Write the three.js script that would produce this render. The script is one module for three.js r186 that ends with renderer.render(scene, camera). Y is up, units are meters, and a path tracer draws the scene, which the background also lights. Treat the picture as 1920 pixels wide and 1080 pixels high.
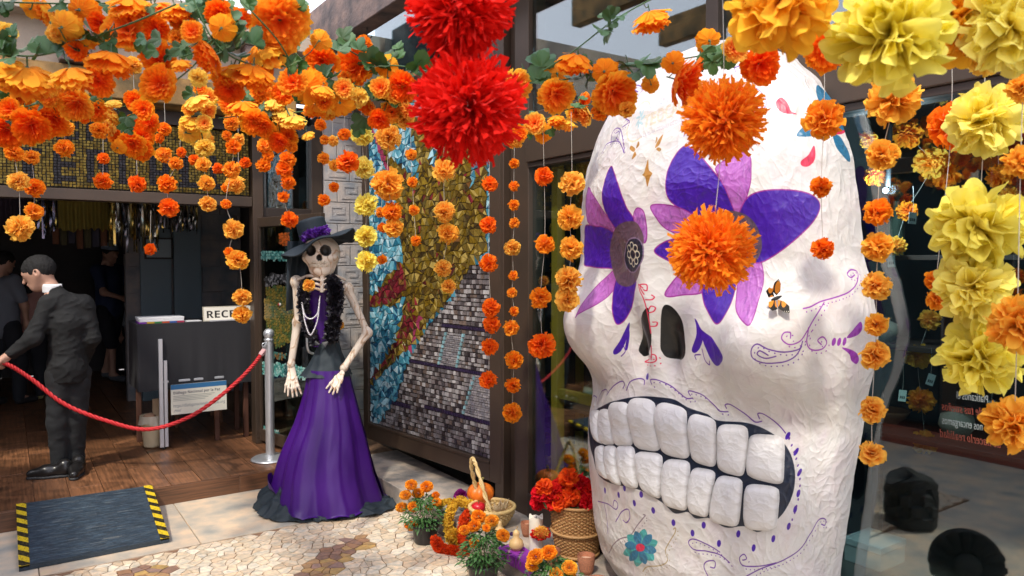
import * as THREE from 'three';
import { RoundedBoxGeometry } from 'three/addons/geometries/RoundedBoxGeometry.js';
import { mergeGeometries } from 'three/addons/utils/BufferGeometryUtils.js';
import { ImprovedNoise } from 'three/addons/math/ImprovedNoise.js';

// ------------------------------------------------------------------ camera, sky, sun, exposure
const scene = new THREE.Scene();
const FOC = 1394, EYE = 1.7, YAW = -34.3 * Math.PI / 180, PITCH = -Math.atan(52 / 1394);
const camera = new THREE.PerspectiveCamera(2 * Math.atan(540 / FOC) * 180 / Math.PI, 16 / 9, 0.05, 300);
camera.rotation.order = 'YXZ'; camera.position.set(0, EYE, 0); camera.rotation.set(PITCH, YAW, 0); camera.updateMatrixWorld();
camera.focus = 3.7; camera.userData.fStop = 5;
const renderer = new THREE.WebGLRenderer();
renderer.toneMapping = THREE.LinearToneMapping; renderer.toneMappingExposure = 1.5; renderer.shadowMap.enabled = true;
const SUN = new THREE.Vector3(-0.5, 0.82, 0.36).normalize();
{
  const W = 256, H = 128, d = new Float32Array(W * H * 4);
  for (let j = 0; j < H; j++) for (let i = 0; i < W; i++) {
    const el = ((j + .5) / H - .5) * Math.PI, az = ((i + .5) / W - .5) * 2 * Math.PI, y = Math.sin(el);
    const dir = new THREE.Vector3(Math.cos(el) * Math.cos(az), y, Math.cos(el) * Math.sin(az));
    const glow = Math.pow(Math.max(0, dir.dot(SUN)), 6) * .5, k = Math.max(0, y), o = (j * W + i) * 4;
    d[o] = .775 - .13 * k + glow; d[o + 1] = .78 - .11 * k + glow * .96; d[o + 2] = .86 - .02 * k + glow * .9; d[o + 3] = 1;
    if (y < 0) { d[o] = .4; d[o + 1] = .38; d[o + 2] = .35; }
  }
  const t = new THREE.DataTexture(d, W, H, THREE.RGBAFormat, THREE.FloatType);
  t.mapping = THREE.EquirectangularReflectionMapping; t.magFilter = THREE.LinearFilter; t.needsUpdate = true;
  scene.background = t; scene.environment = t; scene.backgroundIntensity = 1.65; scene.environmentIntensity = 1.65;
}
const sun = new THREE.DirectionalLight(new THREE.Color(1, .93, .79), 2.4);
sun.position.copy(SUN).multiplyScalar(20).add(new THREE.Vector3(2, 0, -4)); sun.target.position.set(2, 0, -4);
sun.castShadow = true; sun.shadow.radius = 7; sun.shadow.mapSize.set(2048, 2048);
Object.assign(sun.shadow.camera, { left: -9, right: 9, top: 9, bottom: -9, near: .5, far: 50 });
scene.add(sun, sun.target);

// ------------------------------------------------------------------ helpers
let SEED = 7;
const rnd = () => { SEED = (SEED + 0x6D2B79F5) | 0; let t = Math.imul(SEED ^ (SEED >>> 15), 1 | SEED); t = (t + Math.imul(t ^ (t >>> 7), 61 | t)) ^ t; return ((t ^ (t >>> 14)) >>> 0) / 4294967296; };
const rr = (a, b) => a + (b - a) * rnd();
const NZ = new ImprovedNoise(), noise = (x, y = 0, z = 0) => NZ.noise(x + 31.7, y + 17.3, z + 5.1);
const fbm = (x, y, z = 0, o = 4) => { let s = 0, a = .5; for (let i = 0; i < o; i++) { s += a * noise(x, y, z); x *= 2.03; y *= 2.03; z *= 2.03; a *= .5; } return s; };
const V = (x, y, z) => new THREE.Vector3(x, y, z);
const FWD = V(-Math.sin(YAW), 0, -Math.cos(YAW)), RIGHT = V(Math.cos(YAW), 0, -Math.sin(YAW)), UP = V(0, 1, 0), BACK = FWD.clone().negate();
const ray = (px, py) => V((px - 960) / FOC, (540 - py) / FOC, -1).applyQuaternion(camera.quaternion);
const at = (px, py, d) => { const r = ray(px, py); return r.multiplyScalar(d / r.dot(FWD)).add(camera.position); };       // a measured pixel and a distance in metres, to a place
const on = (px, py, ax, v) => { const r = ray(px, py); return r.multiplyScalar((v - camera.position[ax]) / r[ax]).add(camera.position); };   // ... or a pixel and a plane
const onPlane = (px, py, P, N) => { const r = ray(px, py); return r.multiplyScalar(P.clone().sub(camera.position).dot(N) / r.dot(N)).add(camera.position); };
const used = {};
const numbered = (n) => { const k = used[n] = (used[n] ?? -1) + 1; return k ? n + '_' + String(k).padStart(3, '0') : n; };
const C = (r, g, b) => new THREE.Color().setRGB(r, g, b);
const hex = (h) => new THREE.Color(h);
function mat(color, rough = .7, extra = {}) {
  const P = extra.clearcoat !== undefined || extra.transmission !== undefined || extra.sheen !== undefined;
  return new (P ? THREE.MeshPhysicalMaterial : THREE.MeshStandardMaterial)({ color: typeof color === 'string' ? hex(color) : color, roughness: rough, side: THREE.DoubleSide, ...extra });
}
function mesh(name, g, m) { const o = new THREE.Mesh(g, m); o.name = name; o.castShadow = o.receiveShadow = true; return o; }
function tag(o, label, category, group, kind) { if (label) o.userData.label = label; if (category) o.userData.category = category; if (group) o.userData.group = group; if (kind) o.userData.kind = kind; return o; }
function thing(name, label, category, pos = V(0, 0, 0), group) { const o = new THREE.Group(); o.name = numbered(name); o.position.copy(pos); scene.add(o); return tag(o, label, category, group); }
// part: geometry is given in world coordinates unless local is true; it is moved to the frame of its parent
function part(parent, name, g, m, local = false) {
  const o = mesh(name, g, m);
  if (!local) { parent.updateWorldMatrix(true, false); g.applyMatrix4(parent.matrixWorld.clone().invert()); }
  parent.add(o); return o;
}
function struct(name, g, m) { const o = mesh(numbered(name), g, m); scene.add(o); o.userData.kind = 'structure'; return o; }
const clean = (g) => { for (const k of Object.keys(g.attributes)) if (!['position', 'normal', 'uv', 'color'].includes(k)) g.deleteAttribute(k); return g; };
const merge = (list) => { const L = list.map((g) => clean(g.index ? g.toNonIndexed() : g)); const col = L.some((g) => g.attributes.color), uv = L.every((g) => g.attributes.uv);
  for (const g of L) { if (!uv) g.deleteAttribute('uv'); if (col && !g.attributes.color) tint(g, 1, 1, 1); } return mergeGeometries(L); };
function tint(g, r, gg, b) { const n = g.attributes.position.count, a = new Float32Array(n * 3); for (let i = 0; i < n; i++) { a[i * 3] = r; a[i * 3 + 1] = gg; a[i * 3 + 2] = b; } g.setAttribute('color', new THREE.BufferAttribute(a, 3)); return g; }
// a box between corners, rounded when r is given, uv in metres
function B(x0, x1, y0, y1, z0, z1, r = 0) {
  const w = x1 - x0, h = y1 - y0, d = z1 - z0; let g;
  if (r) g = new RoundedBoxGeometry(w, h, d, 1, Math.min(r, w / 2.1, h / 2.1, d / 2.1)); else g = new THREE.BoxGeometry(w, h, d);
  g.translate((x0 + x1) / 2, (y0 + y1) / 2, (z0 + z1) / 2); return boxUV(g);
}
function boxUV(g) { if (g.index) g = g.toNonIndexed(); const p = g.attributes.position, n = g.attributes.normal, u = new Float32Array(p.count * 2);
  for (let i = 0; i < p.count; i++) { const a = Math.abs(n.getX(i)), b = Math.abs(n.getY(i)), c = Math.abs(n.getZ(i)); const q = a >= b && a >= c ? [p.getZ(i), p.getY(i)] : b >= c ? [p.getX(i), p.getZ(i)] : [p.getX(i), p.getY(i)]; u[i * 2] = q[0]; u[i * 2 + 1] = q[1]; }
  g.setAttribute('uv', new THREE.BufferAttribute(u, 2)); return g; }
// a bar from a to b with width and depth across
function bar(a, b, w, d, r = 0, roll = 0) { const L = a.distanceTo(b); const g = r ? new RoundedBoxGeometry(w, L, d, 1, r) : new THREE.BoxGeometry(w, L, d); if (roll) g.rotateY(roll);
  g.applyQuaternion(new THREE.Quaternion().setFromUnitVectors(UP, b.clone().sub(a).normalize())); g.translate((a.x + b.x) / 2, (a.y + b.y) / 2, (a.z + b.z) / 2); return g; }
const tube = (pts, r, seg = 24, rs = 6, closed = false) => new THREE.TubeGeometry(new THREE.CatmullRomCurve3(pts, closed), seg, r, rs, closed);
// a tube whose radius follows a function
function taper(pts, rad, seg = 16, rs = 8) { const g = new THREE.TubeGeometry(new THREE.CatmullRomCurve3(pts), seg, 1, rs), p = g.attributes.position, c = new THREE.CatmullRomCurve3(pts);
  for (let i = 0; i <= seg; i++) { const q = c.getPointAt(i / seg), r = rad(i / seg); for (let j = 0; j <= rs; j++) { const k = i * (rs + 1) + j; p.setXYZ(k, q.x + (p.getX(k) - q.x) * r, q.y + (p.getY(k) - q.y) * r, q.z + (p.getZ(k) - q.z) * r); } } g.computeVertexNormals(); return g; }
const ball = (c, r, sx = 1, sy = 1, sz = 1, w = 14, h = 10) => { const g = new THREE.SphereGeometry(r, w, h); g.scale(sx, sy, sz); g.translate(c.x, c.y, c.z); return g; };
const cyl = (c, r0, r1, h, n = 20) => { const g = new THREE.CylinderGeometry(r1, r0, h, n); g.translate(c.x, c.y + h / 2, c.z); return g; };
const lathe = (c, pts, n = 32) => { const g = new THREE.LatheGeometry(pts.map((p) => new THREE.Vector2(p[0], p[1])), n); g.translate(c.x, c.y, c.z); return g; };
// a parametric sheet
function sheet(nu, nv, f, colf) {
  const g = new THREE.BufferGeometry(), P = new Float32Array((nu + 1) * (nv + 1) * 3), U = new Float32Array((nu + 1) * (nv + 1) * 2), I = [], K = colf ? new Float32Array(P.length) : null;
  for (let j = 0; j <= nv; j++) for (let i = 0; i <= nu; i++) { const k = j * (nu + 1) + i, p = f(i / nu, j / nv); P.set([p.x, p.y, p.z], k * 3); U.set([i / nu, j / nv], k * 2); if (K) K.set(colf(i / nu, j / nv), k * 3);
    if (i < nu && j < nv) I.push(k, k + 1, k + nu + 2, k, k + nu + 2, k + nu + 1); }
  g.setAttribute('position', new THREE.BufferAttribute(P, 3)); g.setAttribute('uv', new THREE.BufferAttribute(U, 2)); if (K) g.setAttribute('color', new THREE.BufferAttribute(K, 3)); g.setIndex(I); g.computeVertexNormals(); return g;
}
function dataTex(w, h, f, srgb = false, rep = null) { const d = new Uint8Array(w * h * 4); for (let y = 0; y < h; y++) for (let x = 0; x < w; x++) { const c = f(x, y), o = (y * w + x) * 4; d[o] = c[0]; d[o + 1] = c[1]; d[o + 2] = c[2]; d[o + 3] = 255; }
  const t = new THREE.DataTexture(d, w, h); t.magFilter = t.minFilter = THREE.LinearFilter; t.wrapS = t.wrapT = THREE.RepeatWrapping; if (srgb) t.colorSpace = THREE.SRGBColorSpace; if (rep) t.repeat.set(rep, rep); t.needsUpdate = true; return t; }
function canvasTex(w, h, draw, srgb = true) { const c = document.createElement('canvas'); c.width = w; c.height = h; draw(c.getContext('2d'), w, h); const t = new THREE.CanvasTexture(c); if (srgb) t.colorSpace = THREE.SRGBColorSpace; return t; }
const inPoly = (x, y, P) => { let c = false; for (let i = 0, j = P.length - 1; i < P.length; j = i++) if ((P[i][1] > y) !== (P[j][1] > y) && x < (P[j][0] - P[i][0]) * (y - P[i][1]) / (P[j][1] - P[i][1]) + P[i][0]) c = !c; return c; };
// cells of a jittered point field, cut by their neighbours' bisectors: [{c:[x,y], poly:[[x,y],..]}]
function cells(x0, x1, y0, y1, sx, sy, jit, keep = () => true) {
  const nx = Math.ceil((x1 - x0) / sx), ny = Math.ceil((y1 - y0) / sy), pts = [];
  for (let j = -1; j <= ny; j++) for (let i = -1; i <= nx; i++) pts.push([x0 + (i + .5 + rr(-jit, jit)) * sx, y0 + (j + .5 + rr(-jit, jit)) * sy]);
  const out = [], W = nx + 2;
  for (let j = 0; j < ny; j++) for (let i = 0; i < nx; i++) {
    const p = pts[(j + 1) * W + i + 1]; if (!keep(p[0], p[1])) continue;
    let poly = [[p[0] - 2 * sx, p[1] - 2 * sy], [p[0] + 2 * sx, p[1] - 2 * sy], [p[0] + 2 * sx, p[1] + 2 * sy], [p[0] - 2 * sx, p[1] + 2 * sy]];
    for (let b = -2; b <= 2; b++) for (let a = -2; a <= 2; a++) { if (!a && !b) continue; const q = pts[(j + 1 + b) * W + i + 1 + a]; if (!q) continue;
      const mx = (p[0] + q[0]) / 2, my = (p[1] + q[1]) / 2, dx = q[0] - p[0], dy = q[1] - p[1], o = []; const s = (v) => (v[0] - mx) * dx + (v[1] - my) * dy;
      for (let k = 0; k < poly.length; k++) { const A = poly[k], D = poly[(k + 1) % poly.length], sa = s(A), sd = s(D); if (sa <= 0) o.push(A); if ((sa < 0) !== (sd < 0)) { const t = sa / (sa - sd); o.push([A[0] + (D[0] - A[0]) * t, A[1] + (D[1] - A[1]) * t]); } }
      poly = o; if (poly.length < 3) break; }
    if (poly.length >= 3) out.push({ c: p, poly: poly.map(([x, y]) => [Math.min(x1, Math.max(x0, x)), Math.min(y1, Math.max(y0, y))]) });
  }
  return out;
}
const inset = (poly, d) => { let cx = 0, cy = 0; for (const p of poly) { cx += p[0] / poly.length; cy += p[1] / poly.length; } return poly.map(([x, y]) => { const l = Math.hypot(x - cx, y - cy) || 1, k = Math.max(.2, (l - d * 1.25) / l); return [cx + (x - cx) * k, cy + (y - cy) * k]; }); };
// a chip: polygon with a bevelled rim, thickness h, put in the world by f(x, y, height)
function chip(poly, h, bev, f, col, tilt = [0, 0]) {
  const top = inset(poly, bev), P = [], U = [], n = poly.length; let cx = 0, cy = 0; for (const p of poly) { cx += p[0] / n; cy += p[1] / n; }
  const hh = (x, y, k) => k + (x - cx) * tilt[0] + (y - cy) * tilt[1];
  const v = (x, y, k) => { const p = f(x, y, k); P.push(p.x, p.y, p.z); U.push(x, y); };
  for (let i = 1; i < n - 1; i++) for (const k of [0, i, i + 1]) v(top[k][0], top[k][1], hh(top[k][0], top[k][1], h));
  for (let i = 0; i < n; i++) { const a = poly[i], b = poly[(i + 1) % n], A = top[i], D = top[(i + 1) % n], hA = hh(A[0], A[1], h), hD = hh(D[0], D[1], h); v(a[0], a[1], 0); v(b[0], b[1], 0); v(D[0], D[1], hD); v(a[0], a[1], 0); v(D[0], D[1], hD); v(A[0], A[1], hA); }
  const g = new THREE.BufferGeometry(); g.setAttribute('position', new THREE.Float32BufferAttribute(P, 3)); g.setAttribute('uv', new THREE.Float32BufferAttribute(U, 2)); g.computeVertexNormals(); return tint(g, ...col);
}
// distance fields meshed into one continuous surface
function surfaceNet(f, lo, hi, cell) {
  const n = [0, 1, 2].map((k) => Math.ceil((hi[k] - lo[k]) / cell) + 1), [nx, ny, nz] = n, F = new Float32Array(nx * ny * nz), id = (x, y, z) => x + nx * (y + ny * z);
  for (let z = 0; z < nz; z++) for (let y = 0; y < ny; y++) for (let x = 0; x < nx; x++) F[id(x, y, z)] = f(lo[0] + x * cell, lo[1] + y * cell, lo[2] + z * cell);
  const ix = new Int32Array(F.length).fill(-1), P = [], I = [];
  for (let z = 0; z < nz - 1; z++) for (let y = 0; y < ny - 1; y++) for (let x = 0; x < nx - 1; x++) {
    let c = 0, sx = 0, sy = 0, sz = 0; const v = []; for (let k = 0; k < 8; k++) v.push(F[id(x + (k & 1), y + (k >> 1 & 1), z + (k >> 2))]);
    for (let a = 0; a < 8; a++) for (let b = 1; b < 8; b <<= 1) { if (a & b) continue; const e = a | b; if ((v[a] < 0) === (v[e] < 0)) continue; const t = v[a] / (v[a] - v[e]); sx += (a & 1) + (b === 1 ? t : 0); sy += (a >> 1 & 1) + (b === 2 ? t : 0); sz += (a >> 2) + (b === 4 ? t : 0); c++; }
    if (c) { ix[id(x, y, z)] = P.length / 3; P.push(lo[0] + (x + sx / c) * cell, lo[1] + (y + sy / c) * cell, lo[2] + (z + sz / c) * cell); } }
  for (let z = 1; z < nz - 1; z++) for (let y = 1; y < ny - 1; y++) for (let x = 1; x < nx - 1; x++) { const a = F[id(x, y, z)] < 0;
    const quad = (p, q, r, s, flip) => { if (p < 0 || q < 0 || r < 0 || s < 0) return; if (flip) I.push(p, r, q, p, s, r); else I.push(p, q, r, p, r, s); };
    if (a !== F[id(x + 1, y, z)] < 0) quad(ix[id(x, y - 1, z - 1)], ix[id(x, y, z - 1)], ix[id(x, y, z)], ix[id(x, y - 1, z)], !a);
    if (a !== F[id(x, y + 1, z)] < 0) quad(ix[id(x - 1, y, z - 1)], ix[id(x - 1, y, z)], ix[id(x, y, z)], ix[id(x, y, z - 1)], !a);
    if (a !== F[id(x, y, z + 1)] < 0) quad(ix[id(x - 1, y - 1, z)], ix[id(x, y - 1, z)], ix[id(x, y, z)], ix[id(x - 1, y, z)], !a); }
  const g = new THREE.BufferGeometry(); g.setAttribute('position', new THREE.Float32BufferAttribute(P, 3)); g.setIndex(I); g.computeVertexNormals(); return g;
}
const smin = (a, b, k) => { const h = Math.max(k - Math.abs(a - b), 0) / k; return Math.min(a, b) - h * h * k * .25; };
const capsule = (x, y, z, a, b, ra, rb) => { const bx = b.x - a.x, by = b.y - a.y, bz = b.z - a.z, px = x - a.x, py = y - a.y, pz = z - a.z, t = Math.min(1, Math.max(0, (px * bx + py * by + pz * bz) / (bx * bx + by * by + bz * bz + 1e-9))); return Math.hypot(px - bx * t, py - by * t, pz - bz * t) - (ra + (rb - ra) * t); };
function bones(list, k, cell, extra = null) { // list of [a, b, ra, rb]
  const lo = [1e9, 1e9, 1e9], hi = [-1e9, -1e9, -1e9];
  for (const [a, b, ra, rb] of list) for (const [p, r] of [[a, ra], [b, rb]]) p.toArray().forEach((v, i) => { lo[i] = Math.min(lo[i], v - r - 3 * cell - k * .3); hi[i] = Math.max(hi[i], v + r + 3 * cell + k * .3); });
  return surfaceNet((x, y, z) => { let d = 1e9; for (const [a, b, ra, rb] of list) d = smin(d, capsule(x, y, z, a, b, ra, rb), k); return extra ? extra(d, x, y, z) : d; }, lo, hi, cell);
}

// ------------------------------------------------------------------ materials
const mirrored = (t, rep = 1) => { t.wrapS = t.wrapT = THREE.MirroredRepeatWrapping; t.repeat.set(rep, rep); return t; };
const mottle = (amp, s, seed, warm = 0) => dataTex(256, 256, (x, y) => { const n = fbm(x / 256 * s, y / 256 * s, seed, 5) * 1.6 + (noise(x * .9, y * .9, seed) * .18); const k = 1 + n * amp; return [Math.min(255, 222 * k), Math.min(255, 222 * k * (1 - warm * n)), Math.min(255, 222 * k * (1 - 2 * warm * n))]; }, true);
const bumpy = (s, seed) => dataTex(256, 256, (x, y) => { const n = 128 + 150 * fbm(x / 256 * s, y / 256 * s, seed, 5) + 30 * noise(x * .7, y * .7, seed); return [n, n, n]; });
const TX = { stone: mirrored(mottle(.28, 5, 3, .1), 1.1), fine: mirrored(mottle(.2, 16, 9, .05), 2), dirt: mirrored(mottle(.55, 6, 21, .1), .9), bump: mirrored(bumpy(18, 4), 2.2), wall: mirrored(mottle(.12, 4, 33, .03), .6) };
const woodTex = canvasTex(512, 512, (g, w, h) => {
  for (let y = 0; y < h; y++) for (let x = 0; x < w; x += 2) { const r = noise(x * .012 + noise(x * .004, y * .01) * 3, y * .0016, 1) * .5 + noise(x * .11, y * .006, 2) * .35 + noise(x * .4, y * .02, 3) * .25; const k = 1 + r * .75; g.fillStyle = `rgb(${116 * k | 0},${79 * k | 0},${54 * k | 0})`; g.fillRect(x, y, 2, 1); }
});
mirrored(woodTex, 1);
const M = {
  grout: mat(C(.3, .17, .1), .95, { map: TX.fine }), ground: mat(C(.7, .6, .47), .8, { map: TX.stone, bumpMap: TX.bump, bumpScale: .002 }),
  tile: [C(.74, .62, .48), C(.78, .67, .53), C(.7, .58, .45)].map((c) => mat(c, .5, { map: TX.stone, bumpMap: TX.bump, bumpScale: .0015 })),
  stone: mat(C(1, 1, 1), .55, { vertexColors: true, map: TX.fine, bumpMap: TX.bump, bumpScale: .0015 }),
  ledge: mat(C(.46, .39, .33), .75, { map: TX.dirt, bumpMap: TX.bump, bumpScale: .003 }),
  wood: [1, .82, 1.15, .7].map((k) => mat(C(k, k, k), .38, { map: woodTex, bumpMap: woodTex, bumpScale: .0012 })),
  frame: mat(C(.105, .072, .052), .38, { metalness: .35, map: TX.wall }), frameDark: mat(C(.05, .036, .03), .4, { metalness: .3 }),
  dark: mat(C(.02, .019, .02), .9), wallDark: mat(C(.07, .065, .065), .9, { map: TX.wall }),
  beam: mat(C(.34, .2, .07), .75, { map: TX.dirt, bumpMap: TX.bump, bumpScale: .003 }), plaster: mat(C(.62, .52, .42), .9, { map: TX.wall, bumpMap: TX.bump, bumpScale: .003 }), whiteBlock: mat(C(.58, .54, .53), .7, { map: TX.stone, bumpMap: TX.bump, bumpScale: .003 }),
  mauve: mat(C(.2, .14, .125), .7, { map: TX.dirt, bumpMap: TX.bump, bumpScale: .004 }), greyBlock: mat(C(.3, .29, .3), .75, { map: TX.stone, bumpMap: TX.bump, bumpScale: .003 }),
  glass: mat(C(.72, .86, .88), .02, { transmission: 1, thickness: 0, ior: 2.2 }),
  steel: mat(C(.66, .68, .71), .34, { metalness: .75 }), alu: mat(C(.62, .63, .66), .4, { metalness: .6 }),
  black: mat(C(.018, .018, .02), .6), blackPlastic: mat(C(.02, .02, .022), .35),
};
const KRAFT = (r, g, b, rough = .8, e = {}) => mat(C(r, g, b), rough, e);

// ------------------------------------------------------------------ the setting: ground, tiles, mosaic, step
const GX = 2.645, STEP = 0.13, SZ = -5.587, DZ = -6.5, LX = 2.21;
{
  const g = new THREE.PlaneGeometry(160, 160); g.rotateX(-Math.PI / 2); g.translate(0, -.02, 0); boxUV(g); struct('ground', boxUV(g), M.ground);
  const bed = B(-.36, 2.25, -.019, -.008, SZ, -2.5); struct('mosaic_bed', bed, M.grout);
  // beige tiles along the step
  const fl = new THREE.Group(); fl.name = 'tile_floor'; fl.userData.kind = 'structure'; scene.add(fl);
  const x0 = on(352, 983, 'y', 0).x; let k = 0;
  for (let x = x0 - .82 * 3; x < 2.2; x += .82) for (const [za, zb] of [[SZ, -4.69]]) part(fl, 'floor_tile', B(x + .002, Math.min(x + .818, 2.2), -.012, 0, za + .002, zb - .002, .003), M.tile[(k++ * 7) % 3]);
}
{ // crazy paving: near pieces one by one, the small rest joined
  const fl = new THREE.Group(); fl.name = 'mosaic_floor'; fl.userData.kind = 'structure'; scene.add(fl);
  const motif = [[[150, 1130], [225, 1072], [300, 1053], [334, 1066], [310, 1130]], [[500, 1130], [560, 1068], [620, 1022], [665, 1000], [694, 1003], [692, 1025], [640, 1062], [600, 1095], [560, 1130]], [[735, 975], [790, 960], [830, 985], [800, 1010], [750, 1000]]].slice(0, 2).map((P) => P.map(([a, b]) => { const p = on(a, b, 'y', 0); return [p.x, p.z]; }));
  const L = cells(-.35, 2.2, -4.68, -2.5, .072, .052, .62, (x, z) => z > -4.69);
  const warm = [[.85, .69, .5], [.88, .75, .57], [.82, .65, .46], [.9, .79, .63], [.85, .69, .52], [.77, .59, .41]], rust = [[.42, .23, .13], [.5, .3, .15], [.34, .2, .14], [.55, .34, .15], [.38, .24, .19], [.6, .38, .14]];
  const area = (P) => Math.abs(P.reduce((s, p, i) => { const q = P[(i + 1) % P.length]; return s + p[0] * q[1] - q[0] * p[1]; }, 0)) / 2;
  const all = L.map(({ c, poly }) => { const m = motif.some((P) => inPoly(c[0], c[1], P)); const kv = rr(.88, 1.1), col = (m ? rust : warm)[Math.floor(rnd() * 6)].map((v) => v * kv);
    const p = camera.position, d = Math.hypot(c[0], c[1]); return { s: area(poly) / d / d, g: chip(inset(poly, .0021).reverse(), .012 + rr(0, .001), .0009, (x, z, h) => V(x, h - .012, z), col, [rr(-.006, .006), rr(-.006, .006)]) }; }).sort((a, b) => b.s - a.s);
  all.forEach((o, i) => { if (i < 296) part(fl, 'stone', o.g, M.stone); });
  if (all.length > 296) part(fl, 'stones', merge(all.slice(296).map((o) => o.g)), M.stone).userData.kind = 'stuff';
}
{ // raised entrance floor with wood-look planks
  struct('entrance_step', merge([B(-9, 2.2, -.02, .118, -12, SZ + .012), B(2.2, GX, -.02, .116, -12, SZ)]), M.grout);
  const fl = new THREE.Group(); fl.name = 'wood_floor'; fl.userData.kind = 'structure'; scene.add(fl);
  let row = 0; const rest = [];
  for (let x = 1.93; x > -5.2; x -= .2, row++) { let z = SZ + .004 - (row % 3) * .31; if (row % 3) put(x, SZ + .004, z);
    for (; z > -11.6; z -= .92) put(x, z, z - .92);
    function put(x, za, zb) { const g = B(x - .198, x - .002, .118, .13, zb + .002, za - .002, .002), u = g.attributes.uv, o = rr(0, 3), q = rr(0, 3); for (let i = 0; i < u.count; i++) u.setXY(i, u.getX(i) * 1.4 + o, u.getY(i) * .9 + q);
      if (za > -9 && x > -1.9) part(fl, 'plank', g, M.wood[Math.floor(rnd() * 4)]); else rest.push(g); } }
  part(fl, 'planks', merge(rest), M.wood[1]).userData.kind = 'stuff';
  for (let x = 2.19; x > -4; x -= .8) { const g = B(Math.max(x - .798, -6), x - .002, 0, .124, SZ, SZ + .014, .002), u = g.attributes.uv, o = rr(0, 3); for (let i = 0; i < u.count; i++) u.setXY(i, u.getY(i) * 1.4 + o, u.getX(i) * .9); part(fl, 'plank', g, M.wood[Math.floor(rnd() * 2)]); }
  // stone ledge under the shop windows
  const lg = new THREE.Group(); lg.name = 'stone_ledge'; lg.userData.kind = 'structure'; scene.add(lg);
  const sh = (a, b, c, d) => { const s = new THREE.Shape(); s.moveTo(a[0], -a[1]); for (const p of [b, c, d]) s.lineTo(p[0], -p[1]); s.closePath(); const g = new THREE.ExtrudeGeometry(s, { depth: .14, bevelEnabled: true, bevelThickness: .006, bevelSize: .006, bevelSegments: 2 }); g.rotateX(-Math.PI / 2); g.translate(0, -.016, 0); return boxUV(g); };
  part(lg, 'slab', sh([LX + .006, -4.924], [2.65, -4.924], [2.65, SZ], [2.19, SZ + .03]), M.ledge);
  for (let z = -4.91; z < 2; z += 1.15) part(lg, 'slab', sh([LX + .006, z + 1.133], [2.65, z + 1.133], [2.65, z], [LX + .006, z]), M.ledge);
}
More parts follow.
